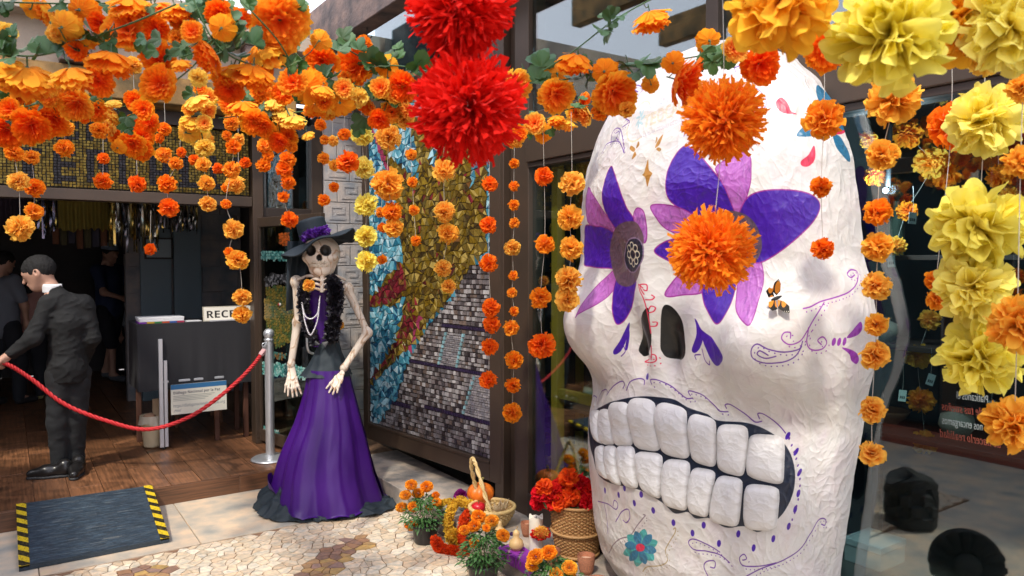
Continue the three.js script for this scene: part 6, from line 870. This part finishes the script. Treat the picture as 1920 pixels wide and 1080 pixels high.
// ------------------------------------------------------------------ offerings along the ledge
const TERRA = mat(C(.5, .2, .11), .85, { map: TX.fine, bumpMap: TX.bump, bumpScale: .001 }), WICK = [C(.42, .22, .08), C(.5, .28, .11), C(.36, .17, .06)].map((c) => mat(c, .6)), WICKL = [C(.6, .42, .17), C(.68, .5, .24)].map((c) => mat(c, .55));
const BUD = [petal(1, .46, .03), petal(1, .52, .05), petal(1, .4, .02)];
FL.carn = Array.from({ length: 3 }, () => { const P = [], I = [], K = []; for (let k = 0; k < 260; k++) { const y = 1 - 2 * (k + .5) / 260, r = Math.sqrt(1 - y * y), a = k * 2.4, d = V(r * Math.cos(a), y, r * Math.sin(a)), t = V(rr(-1, 1), rr(-1, 1), rr(-1, 1)).cross(d).normalize(), b = d.clone().cross(t), n = P.length / 3, L = rr(.86, 1.04); for (const [s, x, h] of [[.5, -.1, 0], [.5, .1, 0], [L, -.2, .05], [L * 1.03, 0, -.05], [L, .2, .05]]) { const p = d.clone().multiplyScalar(s).addScaledVector(b, x).addScaledVector(t, h); P.push(p.x, p.y * .8, p.z); const e = s > .7 ? 1 : .8; K.push(e, e * e, e); } I.push(n, n + 1, n + 3, n, n + 3, n + 2, n + 1, n + 4, n + 3); }
  const g = new THREE.BufferGeometry(); g.setAttribute('position', new THREE.Float32BufferAttribute(P, 3)); g.setAttribute('color', new THREE.Float32BufferAttribute(K, 3)); g.setIndex(I); g.computeVertexNormals(); return g; });
function potPlant(label, base, rad, hgt, flowers, spread, top) {
  const t = thing('marigold_pot', label, 'potted plant', base, 'potted orange marigolds'), d = base.clone().sub(camera.position).dot(FWD);
  const pot = part(t, 'pot', lathe(base, [[0, 0], [rad * .74, 0], [rad * .78, .008], [rad * .96, hgt * .86], [rad * 1.06, hgt * .87], [rad * 1.07, hgt], [rad * .98, hgt], [rad * .94, hgt * .84], [0, hgt * .82]], 32), M.blackPlastic);
  part(pot, 'soil', cyl(base.clone().add(V(0, hgt * .8, 0)), rad * .93, rad * .93, .01), mat(C(.03, .02, .013), 1));
  const L = []; for (let k = 0; k < 950; k++) { const a = rnd() * 6.3, q = Math.sqrt(rnd()), y = hgt * .9 + Math.pow(rnd(), .8) * top, r = spread * q * (.55 + .6 * Math.sin(Math.PI * Math.min(1, (y - hgt * .7) / top))), c = base.clone().add(V(r * Math.cos(a), y, r * Math.sin(a))), dir = V(Math.cos(a) + rr(-.5, .5), rr(-.5, .7), Math.sin(a) + rr(-.5, .5)).normalize(), s = dir.clone().cross(V(rr(-1, 1), 1, rr(-1, 1))).normalize(), len = rr(.018, .038), w = rr(.003, .006), g0 = rr(.6, 1.25), col = [.05 * g0, .16 * g0, .03 * g0];
    const P = []; for (const [u, x] of [[0, 0], [.35, 1], [.35, -1], [.7, .8], [.7, -.8], [1, 0]]) { const p = c.clone().addScaledVector(dir, u * len).addScaledVector(s, x * w); p.y -= u * u * len * .3; P.push(p); }
    const g = new THREE.BufferGeometry(), I = [0, 1, 2, 1, 3, 2, 2, 3, 4, 3, 5, 4]; g.setAttribute('position', new THREE.Float32BufferAttribute(I.flatMap((i) => P[i].toArray()), 3)); g.computeVertexNormals(); L.push(tint(g, ...col)); }
  part(t, 'foliage', merge(L), mat(C(1, 1, 1), .6, { vertexColors: true, transmission: .2, thickness: 0 })).userData.kind = 'stuff';
  const S = []; for (const [x, y, s] of flowers) { const dd = d + rr(-.05, .06) - (y > 980 && spread > .09 ? .02 : 0), p = at(x, y, dd), o = mesh('flower', pick(FL.carn), pick(BUD)); o.scale.setScalar(s / 2 * dd / FOC * 1.04); o.position.copy(p).sub(t.position); o.rotation.set(rr(-.5, .5), rnd() * 6, rr(-.4, .4)); t.add(o); S.push(tube([base.clone().add(V(rr(-.02, .02), hgt * .8, rr(-.02, .02))), p.clone().lerp(base, .4).add(V(0, .03, 0)), p], .0022, 8, 4)); }
  part(t, 'stems', merge(S), STEM); return t;
}
potPlant('orange marigolds in a black pot, leftmost plant near the purple skirt', on(797, 1016, 'y', 0), .083, .115, [[771, 909, 23], [800, 912, 24], [784, 925, 23], [760, 928, 22], [753, 951, 22], [775, 950, 23], [817, 928, 15], [819, 941, 18], [805, 952, 15], [773, 986, 22], [765, 985, 14]], .12, .17);
potPlant('orange marigolds in a black pot before the red ruffle and the basket', on(906, 1100, 'y', 0), .085, .13, [[897, 968, 28], [922, 976, 27], [889, 986, 26], [871, 994, 22], [943, 1004, 26], [889, 1018, 20], [912, 990, 16]], .12, .17);
potPlant('orange marigolds at the bottom edge, before the wicker basket', on(1036, 1165, 'y', 0), .085, .14, [[1004, 1044, 34], [1029, 1036, 32], [998, 1060, 26], [1068, 1064, 30], [1044, 1076, 28], [1070, 1080, 20]], .12, .17);
{ // fluffy ruffle garland, yellow and red
  const t = thing('ruffle_garland', 'fluffy garland bent in a loop, yellow upper part and red lower part', 'garland', on(848, 1036, 'y', 0));
  const fl = (pts, r, n, name, m) => { const c = new THREE.CatmullRomCurve3(pts), L = []; for (let i = 0; i < n; i++) { const q = c.getPoint(rnd()), d = V(rr(-1, 1), rr(-1, 1), rr(-1, 1)).normalize(), s = V(rr(-1, 1), rr(-1, 1), rr(-1, 1)).cross(d).normalize(), b = d.clone().cross(s), ph = rnd() * 6; const e = rr(.75, 1.1); L.push(sheet(3, 2, (u, v) => q.clone().addScaledVector(d, r * (.45 + .6 * v)).addScaledVector(s, (u - .5) * r * .6 * (.6 + v)).addScaledVector(b, .14 * r * Math.sin(u * 8 + ph)), (u, v) => [e * (.75 + .25 * v), e * (.6 + .4 * v), e * (.55 + .45 * v)])); } part(t, name, merge([tint(tube(pts, r * .75, 24, 8), .8, .7, .6), ...L]), m); };
  const Y = petal(.9, .6, .06), Rr = petal(.9, .09, .01), G = (x, y, d) => at(x, y, d);
  fl([G(842, 1006, 4.38), G(840, 980, 4.38), G(846, 955, 4.4), G(860, 940, 4.42), G(880, 946, 4.42)], .032, 330, 'yellow_ruffle', Y); fl([G(822, 950, 4.5), G(832, 942, 4.5), G(846, 940, 4.48)], .022, 120, 'yellow_ruffle', Y); fl([G(845, 1010, 4.33), G(856, 1002, 4.35), G(866, 1012, 4.33)], .04, 260, 'yellow_ruffle', Y);
  fl([G(816, 1012, 4.3), G(826, 1028, 4.28), G(850, 1034, 4.25), G(870, 1036, 4.22)], .034, 420, 'red_ruffle', Rr); fl([G(888, 955, 4.4), G(872, 970, 4.38), G(866, 998, 4.34), G(870, 1024, 4.26)], .03, 330, 'red_ruffle', Rr);
}
function weave(c, R, rows, n, r, mats, parent, name, flat = .8) { // woven wall: each row a wavy strand round the stakes; R(h) radius at height fraction
  for (let k = 0; k < rows; k++) { const pts = [], N = n * 2; for (let i = 0; i < N; i++) { const a = i / N * 2 * Math.PI, w = ((i + k) % 2 ? 1 : -1) * r * 1.2; const q = R((k + .5) / rows); pts.push(V(c.x + (q[0] + w) * Math.cos(a), c.y + q[1], c.z + (q[0] + w) * Math.sin(a))); } part(parent, name, new THREE.TubeGeometry(new THREE.CatmullRomCurve3(pts, true), N * 2, r, 5, true), mats[k % mats.length]); }
  const st = []; for (let i = 0; i < n * 2; i += 1) { const a = i / (n * 2) * 2 * Math.PI, p = []; for (let h = 0; h <= 4; h++) { const q = R(h / 4); p.push(V(c.x + q[0] * Math.cos(a), c.y + q[1], c.z + q[0] * Math.sin(a))); } st.push(tube(p, r * 1.1, 6, 5)); } part(parent, 'stakes', merge(st), mats[0]).userData.kind = 'stuff';
}
{ // straw basket with a handle, and what lies in and behind it
  const c = on(926, 990, 'y', STEP).add(V(.02, 0, -.05)), t = thing('handle_basket', 'straw basket with a tall looped handle beside the pumpkin', 'basket', c);
  weave(c, (h) => [.075 + .055 * Math.sin(h * 1.5), .006 + h * .1], 9, 22, .0055, WICKL, t, 'woven_strand');
  part(t, 'rim', tube(Array.from({ length: 16 }, (_, i) => V(c.x + .133 * Math.cos(i / 16 * 6.283), c.y + .11, c.z + .133 * Math.sin(i / 16 * 6.283))), .012, 60, 7, true), WICKL[0]); part(t, 'bottom', cyl(c, .075, .075, .008), WICKL[0]);
  const d = c.clone().sub(camera.position).dot(FWD), hp = [at(922, 968, d - .1), at(908, 925, d - .06), at(892, 872, d), at(886, 860, d + .03), at(884, 870, d + .05), at(890, 905, d + .1), at(899, 938, d + .12)];
  for (let k = 0; k < 2; k++) { const cv = new THREE.CatmullRomCurve3(hp), Q = []; for (let i = 0; i <= 90; i++) { const q = cv.getPoint(i / 90), a = i * .5 + k * Math.PI; Q.push(q.add(RIGHT.clone().multiplyScalar(Math.cos(a) * .006)).addScaledVector(UP, Math.sin(a) * .006)); } part(t, 'handle', tube(Q, .0085, 120, 6), WICKL[k]); }
  const pk = thing('pumpkin', 'round orange pumpkin behind the straw basket handle', 'pumpkin', on(903, 940, 'y', STEP + .02)); { const p = at(901, 924, d + .16), g = new THREE.SphereGeometry(.085, 48, 20), q = g.attributes.position; for (let i = 0; i < q.count; i++) { const x = q.getX(i), z = q.getZ(i), a = Math.atan2(z, x), k = 1 - .09 * Math.pow(Math.abs(Math.cos(a * 5)), 6); q.setXYZ(i, x * k, q.getY(i) * .75 * (1 - .25 * Math.exp(-(x * x + z * z) / .0006)), z * k); } g.translate(p.x, p.y, p.z); g.computeVertexNormals(); part(pk, 'rind', g, mat(C(.75, .17, .015), .4)); part(pk, 'stalk', taper([p.clone().add(V(0, .055, 0)), p.clone().add(V(.005, .08, .005)), p.clone().add(V(.015, .095, .01))], (k) => .011 - .004 * k, 6, 7), mat(C(.25, .22, .07), .8)); part(pk, 'stand', cyl(p.clone().setY(STEP), .05, .045, p.y - STEP - .055), WICK[0]); }
  const co = thing('corn_husk', 'pale dried corn husk lying in the straw basket', 'corn', c.clone().add(V(.03, .1, .03))); for (let k = 0; k < 9; k++) { const a = k * .7, p = at(934 + k % 3 * 5, 962, d - .03); part(co, 'husk', sheet(4, 8, (u, v) => p.clone().add(V((u - .5) * .035 * Math.sin(3.1 * Math.min(1, v + .1)) + .03 * Math.sin(a) * v, v * .085 * (1 - .05 * k) + .01 * Math.sin(u * 3), .022 * Math.cos(a) * v + .012 * Math.sin(u * 3.1)))), mat(C(.68, .52, .3), .8)); }
  const ap = thing('red_apple', 'red apple in the straw basket left of the corn husk', 'apple', c.clone().add(V(-.04, .1, 0))); { const p = at(897, 952, d - .02); part(ap, 'skin', lathe(p, [[0, -.03], [.022, -.034], [.042, -.01], [.04, .018], [.022, .03], [.006, .026], [0, .02]], 24), mat(C(.5, .01, .02), .3)); part(ap, 'stem', taper([p.clone().add(V(0, .02, 0)), p.clone().add(V(.004, .045, 0))], () => .002, 4, 5), STEM); }
  const mp = thing('paper_flower', 'magenta paper flower left of the pumpkin on the ledge', 'paper flower', at(864, 930, d + .22)); { const o = mesh('petals', FL.pom[1], petal(.42, .03, .32)); o.scale.setScalar(.045); mp.add(o); }
}
{ // candle, gourds, purple paper, cups
  const b = on(1005, 1032, 'y', STEP), t = thing('white_candle', 'white pillar candle with a melted rim beside the wicker basket', 'candle', b);
  part(t, 'wax', sheet(40, 16, (u, v) => { const a = u * 6.2832, top = .185 + .008 * Math.sin(a * 3 + 1) + .006 * Math.sin(a * 5); const s = v < .55 ? [.038, v / .55] : v < .75 ? [.038 - (v - .55) * .03, 1] : [.032 * (1 - (v - .75) / .25), 1 - (v - .72) * .35]; return b.clone().add(V(s[0] * Math.cos(a), top * s[1], s[0] * Math.sin(a))); }), mat(C(.75, .7, .6), .4, { clearcoat: .2 })); part(t, 'wick', taper([b.clone().add(V(0, .165, 0)), b.clone().add(V(.002, .185, 0))], () => .0018, 4, 5), M.black);
  const cups = [['terracotta cup half hidden behind the white candle', 988, 1005, .036, .08, null], ['terracotta cup beside the foot of the giant skull', 1099, 1075, .045, .095, null], ['terracotta bowl of black beads at the bottom edge', 1120, 1116, .056, .075, 'beads'], ['terracotta cup behind the lowest marigold plant', 1036, 1062, .042, .09, null]];
  for (const [lab, x, y, r, h, fill] of cups) { const p = on(x, y, 'y', STEP), c = thing('terracotta_cup', lab, 'cup', p); part(c, 'cup', lathe(p, [[0, 0], [r * .62, 0], [r * .82, h * .25], [r * .98, h * .7], [r, h], [r * .9, h], [r * .86, h * .7], [r * .6, h * .2], [0, h * .15]], 32), TERRA);
    if (fill) { const L = []; for (let k = 0; k < 90; k++) { const a = rnd() * 6.3, q = Math.sqrt(rnd()) * r * .8; L.push(ball(p.clone().add(V(q * Math.cos(a), h * .8 + rr(0, .012), q * Math.sin(a))), .007, 1, 1, 1, 6, 5)); } part(c, 'beads', merge(L), M.blackPlastic).userData.kind = 'stuff'; } else part(c, 'wax', cyl(p.clone().add(V(0, h * .7, 0)), r * .84, r * .86, .004), mat(C(.62, .42, .3), .5)); }
  const gd = (lab, x, y, s) => { const p = on(x, y, 'y', STEP + .004), g = thing('gourd', lab, 'gourd', p); part(g, 'body', lathe(p, [[0, 0], [.03 * s, .003], [.044 * s, .028 * s], [.036 * s, .055 * s], [.016 * s, .072 * s], [.02 * s, .092 * s], [.017 * s, .106 * s], [.006, .116 * s], [0, .118 * s]], 28), mat(C(.6, .4, .18), .45)); part(g, 'stalk', taper([p.clone().add(V(0, .115 * s, 0)), p.clone().add(V(.006, .135 * s, .004))], () => .003, 4, 5), mat(C(.3, .2, .1), .8)); };
  gd('tan bottle gourd on the purple cut paper', 968, 1031, .95); gd('small tan gourd beside the straw basket', 937, 1003, .7);
  const pc = thing('cut_paper', 'purple cut paper hanging over the ledge under the gourd', 'cut paper', on(970, 1032, 'y', STEP)); const pm = mat(C(.3, .02, .42), .7, { transmission: .2, thickness: 0 }), pm2 = mat(C(.06, .02, .12), .8), S0 = on(950, 1026, 'y', STEP), S1 = on(1003, 1052, 'y', STEP);
  const za = Math.min(S0.z, S1.z) - .02, zb = Math.max(S0.z, S1.z) + .06; for (let i = 0; i < 16; i++) for (let j = 0; j < 7; j++) { if ((i * 7 + j * 3) % 5 === 0 && j > 0 && j < 6) continue; const z0 = za + (zb - za) * i / 16, z1 = z0 + (zb - za) / 16; const f = (z, k) => { const s = k / 7 * .17 - .11; return s < 0 ? V(LX - .012 - s * -1 * -1.0, STEP + .006, z) : V(LX - .014, STEP + .004 - s, z); }; part(pc, 'paper', sheet(1, 2, (u, v) => f(z0 + (z1 - z0) * u, j + v).add(V(-.003 * Math.sin(z0 * 60), 0, 0))), pm); }
  part(pc, 'dark_paper', sheet(6, 6, (u, v) => at(942 + u * 26, 988 + v * 18 + 4 * Math.sin(u * 7), 4.18).setY(STEP + .012 + .014 * Math.sin(u * 7) * Math.sin(v * 6))), pm2);
  const ch = thing('fabric_chrysanthemum', 'red and yellow fabric flower leaning on the white candle', 'fabric flower', at(1013, 1000, 3.93)); { const o = mesh('outer_petals', FL.pom[2], petal(.75, .02, .015)); o.scale.set(.056, .036, .056); ch.add(o); const q = mesh('inner_petals', FL.fringe[0], petal(.95, .6, .12)); q.scale.set(.042, .034, .042); q.position.set(-.004, .01, .012); ch.add(q); }
}
{ // wicker basket with red flowers
  const c = on(1077, 1046, 'y', STEP).add(V(.04, 0, -.03)), d = c.clone().sub(camera.position).dot(FWD), t = thing('wicker_basket', 'round brown wicker basket with a woven rim, holding red flowers', 'basket', c);
  weave(c, (h) => [.104 + .028 * Math.sin(h * 1.9), .01 + h * .27], 30, 26, .0042, WICK, t, 'woven_strand');
  for (const h of [.02, .14, .285]) part(t, 'band', tube(Array.from({ length: 24 }, (_, i) => { const q = .104 + .028 * Math.sin(h / .27 * 1.9) + .008; return V(c.x + q * Math.cos(i / 24 * 6.283), c.y + h, c.z + q * Math.sin(i / 24 * 6.283)); }), .008, 90, 6, true), WICK[1]);
  part(t, 'lining', lathe(c, [[0, .01], [.1, .01], [.124, .26]], 30), M.dark);
  const B2 = thing('red_bouquet', 'bunch of red and orange fabric flowers in the wicker basket', 'bouquet', c.clone().add(V(0, .25, 0)), null), RM = [petal(.85, .025, .02), petal(.8, .012, .03), petal(.95, .14, .015)], S = [];
  for (const [x, y, s, k] of [[1020, 913, 36, 2], [1010, 940, 34, 1], [1012, 926, 34, 1], [1067, 896, 42, 2], [1090, 906, 36, 1], [1053, 918, 46, 0], [1075, 916, 44, 0], [1094, 926, 46, 0], [1037, 921, 40, 0], [1102, 942, 36, 1], [1054, 940, 44, 2], [1080, 940, 44, 0], [1036, 938, 40, 0], [1070, 932, 42, 2], [1024, 930, 30, 0], [1104, 920, 28, 0]]) { const dd = d - .06 + rr(-.05, .06), p = at(x, y, dd), o = mesh('flower', pick(k === 2 ? FL.rose : FL.pom), RM[k]); o.scale.setScalar(s / 2 * dd / FOC); o.position.copy(p).sub(B2.position); o.rotation.set(rnd() * 6, rnd() * 6, 0); B2.add(o); S.push(tube([p, p.clone().lerp(c.clone().add(V(0, .2, 0)), .6), c.clone().add(V(0, .05, 0))], .003, 6, 4)); }
  part(B2, 'stems', merge(S), STEM); for (let k = 0; k < 12; k++) { const o = mesh('leaf', pick(FL.leaf), pick(GREEN)), p = at(1020 + k * 8, 948 + (k % 3) * 4, d - .1 + (k % 4) * .05); o.scale.setScalar(.035); o.position.copy(p).sub(B2.position); o.rotation.set(rr(-1, .3), rnd() * 6, rr(-1, 1)); B2.add(o); }
}
// ------------------------------------------------------------------ inside the shop window
{
  const OCH = mat(C(.75, .5, .07), .55), DW = mat(C(.06, .035, .025), .6), pots = [KRAFT(.3, .12, .06), KRAFT(.1, .16, .2, .3), KRAFT(.35, .3, .22), KRAFT(.2, .06, .05), KRAFT(.06, .09, .06)];
  const rack = (lab, x0, x1, z0, z1, H, levels, m) => { const t = thing('display_rack', lab, 'rack', V((x0 + x1) / 2, .1, (z0 + z1) / 2)); for (const x of [x0, x1]) for (const z of [z0, z1]) part(t, 'post', B(x - .022, x + .022, .1, H, z - .022, z + .022, .003), m); for (const y of levels) part(t, 'shelf', B(x0 - .02, x1 + .02, y, y + .025, z0 - .02, z1 + .02, .003), DW); return t; };
  rack('ochre shop rack with dark shelves seen left of the skull', 2.95, 3.3, -4.0, -3.1, 2.4, [.75, 1.15, 1.6], OCH); rack('dark shop rack behind the yellow pompoms', 3.7, 4.1, -2.3, -.2, 2.0, [.8, 1.25, 1.7], DW);
  let n = 0; const words = ['low brown bowl', 'tall blue jar', 'beige round pot', 'dark red vase', 'dark green bottle'];
  for (const [x, zz, lev, where] of [[3.12, [-3.9, -3.7, -3.5, -3.35, -3.2], [.775, 1.175, 1.625], 'ochre rack'], [3.85, [-2.1, -1.75, -1.4, -1.0, -.6], [.825, 1.275, 1.725], 'dark rack']]) lev.forEach((y, li) => zz.forEach((z, i) => { const k = (i + li * 2 + n++) % 5, s = rr(.8, 1.15), p = V(x + rr(-.06, .06), y, z + rr(-.04, .04)), o = thing(['bowl', 'jar', 'round_pot', 'vase', 'bottle'][k], words[k] + ' on the ' + ['low', 'middle', 'top'][li] + ' shelf of the ' + where + ', ' + ['first', 'second', 'third', 'fourth', 'fifth'][i] + ' item', 'pottery', p);
    const pr = [[[0, 0], [.04, 0], [.09, .05], [.1, .07], [.09, .065], [.03, .015]], [[0, 0], [.05, 0], [.06, .08], [.05, .2], [.03, .22], [.035, .24], [.025, .235]], [[0, 0], [.04, 0], [.08, .06], [.07, .11], [.03, .13], [.04, .15], [.03, .145]], [[0, 0], [.035, 0], [.055, .1], [.025, .18], [.045, .23], [.035, .225]], [[0, 0], [.035, 0], [.038, .14], [.014, .2], [.015, .26], [.01, .26]]][k]; part(o, 'body', lathe(p, pr.map(([a, b]) => [a * s, b * s]), 22), pots[k]); }));
  // hoop backed chair and potted yellow flowers on the shop floor
  const hc = at(1070, 895, 5.3).setY(.1), h = thing('hoop_chair', 'black hoop backed metal chair inside the shop, left of the skull', 'chair', hc); part(h, 'hoop', tube(Array.from({ length: 9 }, (_, i) => { const a = Math.PI * i / 8; return hc.clone().addScaledVector(RIGHT, -.2 * Math.cos(a)).add(V(0, .45 + .2 * Math.sin(a), 0)); }), .012, 30, 6), M.black); part(h, 'seat', cyl(hc.clone().add(V(0, .42, 0)), .2, .2, .03), M.black); for (let k = 0; k < 4; k++) part(h, 'leg', bar(hc.clone().add(V(.15 * Math.cos(k * 1.57 + .7), 0, .15 * Math.sin(k * 1.57 + .7))), hc.clone().add(V(.13 * Math.cos(k * 1.57 + .7), .42, .13 * Math.sin(k * 1.57 + .7))), .018, .018), M.black);
  const yp = at(1062, 905, 4.75).setY(.1), y = thing('marigold_pot', 'yellow flowers in a pot behind the glass, above the red bouquet', 'potted plant', yp); part(y, 'pot', lathe(yp, [[0, 0], [.07, 0], [.1, .18], [.09, .18], [.06, .02]], 24), DW); for (let k = 0; k < 9; k++) { const o = mesh('flower', pick(FL.carn), petal(.8, .5, .03)); o.scale.setScalar(.045); o.position.set(rr(-.15, .15), .28 + rr(0, .16), rr(-.15, .15)); y.add(o); } part(y, 'stems', merge(Array.from({ length: 9 }, () => tube([yp.clone().add(V(0, .15, 0)), yp.clone().add(V(rr(-.12, .12), .34, rr(-.12, .12)))], .004, 4, 4))), STEM);
  // carved stones on the shop floor
  const ST = mat(C(.022, .023, .02), .6, { map: TX.dirt, bumpMap: TX.bump, bumpScale: .012 }), p1 = V(.47, 0, -2.48), s1 = thing('carved_stone', 'dark carved stone cylinder on the paving, mirrored in the right window', 'carving', p1); part(s1, 'drum', sheet(120, 40, (u, v) => { const a = u * 6.2832, r = .15 * (1 + .06 * Math.sign(Math.sin(a * 7)) * Math.sign(Math.sin(v * 16)) * (v > .15 && v < .7 ? 1 : .2) + .05 * noise(u * 20, v * 8)); const k = v < .85 ? r : r * (1 - (v - .85) / .15); return p1.clone().add(V(k * Math.cos(a), Math.min(v / .85, 1) * (.29 + .03 * Math.sin(a * 2) + .02 * noise(u * 9, 3)), k * Math.sin(a))); }), ST);
  const p2 = V(1.32, 0, -1.76), s2 = thing('carved_stone', 'dark carved stone disc with rays on the paving, mirrored in the right window', 'carving', p2); { const N = V(.85, .15, .45).normalize(), R = N.clone().cross(UP).negate().normalize(), c = p2.clone().add(V(0, .17, 0)); for (let k = 0; k < 16; k++) { const a = k / 16 * 6.283, u = R.clone().multiplyScalar(Math.cos(a)).addScaledVector(UP, Math.sin(a)); part(s2, 'ray', bar(c.clone().addScaledVector(u, .07).addScaledVector(N, .03), c.clone().addScaledVector(u, .172).addScaledVector(N, .02), .03, .03, .006), ST); } part(s2, 'disc', new THREE.CylinderGeometry(.16, .17, .07, 40).applyQuaternion(new THREE.Quaternion().setFromUnitVectors(UP, N)).translate(c.x, c.y, c.z), ST); part(s2, 'face', lathe(V(0, 0, 0), [[.065, 0], [.06, .03], [.035, .05], [0, .055]], 24).applyQuaternion(new THREE.Quaternion().setFromUnitVectors(UP, N)).translate(c.x + N.x * .035, c.y, c.z + N.z * .035), ST); }
  const bx = at(1640, 1010, 3.9).setY(.1), b = thing('carton_box', 'pale box on the shop floor beside the skull', 'box', bx); part(b, 'box', B(bx.x - .12, bx.x + .12, .1, .22, bx.z - .1, bx.z + .1, .006), KRAFT(.3, .3, .3)); part(b, 'lid', B(bx.x - .125, bx.x + .125, .19, .228, bx.z - .105, bx.z + .105, .006), KRAFT(.35, .36, .37));
  // dim pompoms and price tags behind the glass
  strand('dim amber pompoms hanging inside the shop behind the glass, upper strand', 3.6, [[1690, 165, 80, 'a'], [1700, 250, 56, 'o'], [1745, 305, 66, 'a'], [1700, 395, 40, 'o'], [1682, 462, 40, 'a']], { top: 20, kind: 'big', group: 'pompom strands inside the shop' }); strand('dim amber pompoms hanging inside the shop behind the glass, lower strand', 3.7, [[1745, 600, 44, 'a'], [1722, 668, 52, 'a'], [1728, 752, 50, 'o'], [1735, 828, 50, 'a']], { top: 560, kind: 'big', group: 'pompom strands inside the shop' });
  for (const [lab, d, top, L] of [['dim pompoms inside the shop just right of the skull temple', 3.5, 60, [[1622, 195, 44, 'o'], [1628, 262, 36, 'a'], [1640, 330, 40, 'o']]], ['dim pompoms inside the shop above the yellow column', 3.7, 90, [[1760, 168, 60, 'a'], [1745, 235, 46, 'o'], [1772, 330, 52, 'o']]], ['dim pompoms inside the shop in the upper right of the window', 3.6, 110, [[1880, 178, 50, 'o'], [1874, 330, 48, 'o'], [1890, 372, 44, 'a']]], ['dim amber pompoms inside the shop behind the ochre post', 4.75, 290, [[1044, 318, 30, 'a'], [1046, 372, 30, 'a'], [1040, 430, 28, 'a'], [1044, 500, 28, 'a'], [1042, 610, 26, 'a'], [1046, 690, 26, 'o']]], ['dim amber pompoms inside the shop close to the skull edge', 4.6, 280, [[1096, 312, 32, 'a'], [1098, 378, 30, 'o'], [1092, 600, 24, 'a']]]]) strand(lab, d, L, { top, kind: 'big', group: 'pompom strands inside the shop' });
  const bc = canvasTex(64, 96, (g) => { g.fillStyle = '#cfd2cc'; g.fillRect(0, 0, 64, 96); g.fillStyle = '#333'; for (let k = 0; k < 18; k++) g.fillRect(10 + k * 2.5, 50, rnd() < .5 ? 1 : 2, 24); }), tm = mat('#ffffff', .7, { map: bc });
  [[1711, 409, 'upper price tag beside the amber pompoms'], [1671, 490, 'price tag just right of the skull edge'], [1745, 712, 'price tag left of the lowest yellow pompom'], [1692, 742, 'price tag near the lower dim pompoms'], [1859, 762, 'price tag under the yellow pompom column'], [1620, 205, 'small tag by the skull temple']].forEach(([x, y, lab]) => { const p = at(x, y, 3.25), t = thing('price_tag', lab + ', hanging behind the glass', 'price tag', p); const g = new THREE.BoxGeometry(.034, .05, .0015); g.rotateZ(rr(-.4, .4)); g.applyQuaternion(camera.quaternion); g.translate(p.x, p.y, p.z); part(t, 'card', g, tm); part(t, 'string', tube([p.clone().add(V(0, .02, 0)), p.clone().add(V(.006, .07, 0)), p.clone().add(V(0, .14, 0))], .0008, 6, 4), THREAD); });
  // lettering on the pane, read from the inside
  const lt = canvasTex(1024, 512, (g) => { g.clearRect(0, 0, 1024, 512); g.translate(1024, 0); g.scale(-1, 1); g.textAlign = 'center'; g.fillStyle = '#9aa4a4'; g.font = '84px sans-serif'; g.fillText('Platícanos el', 480, 90); g.fillText('otros nos encargamos', 512, 330); g.fillStyle = '#7a3a2c'; g.font = 'italic bold 92px serif'; g.fillText('arte de tus sueños', 512, 210); g.fillText('de hacerlo realidad', 500, 450); });
  const q0 = on(1760, 730, 'x', GX + .012), q1 = on(1890, 730, 'x', GX + .012), hgt = .2, pl = new THREE.PlaneGeometry(q1.z - q0.z, hgt); pl.rotateY(-Math.PI / 2); pl.translate(GX - .002, (q0.y + q1.y) / 2 - hgt / 2, (q0.z + q1.z) / 2); const L = mesh('window_lettering', pl, mat('#ffffff', .6, { map: lt, transparent: true, alphaTest: .0 })); tag(L, 'mirrored grey and red lettering on the right window pane', 'lettering'); scene.add(L);
  const lp = at(1660, 357, 3.4), lamp = thing('ceiling_spot', 'small bright white spot lamp inside the shop', 'lamp', lp), em = new THREE.MeshStandardMaterial({ color: C(.9, .95, 1), emissive: C(.85, .93, 1), emissiveIntensity: 9 }); part(lamp, 'bulb', ball(lp, .012), em); part(lamp, 'housing', tube([lp.clone().add(V(.02, .02, 0)), lp.clone().add(V(.03, .3, 0))], .012, 6, 8), M.black); const pL = new THREE.PointLight(C(.8, .9, 1), 1.1, 0, 2); pL.position.copy(lp).addScaledVector(BACK, .04); pL.castShadow = true; pL.shadow.radius = 1; scene.add(pL);
}

renderer.render(scene, camera);
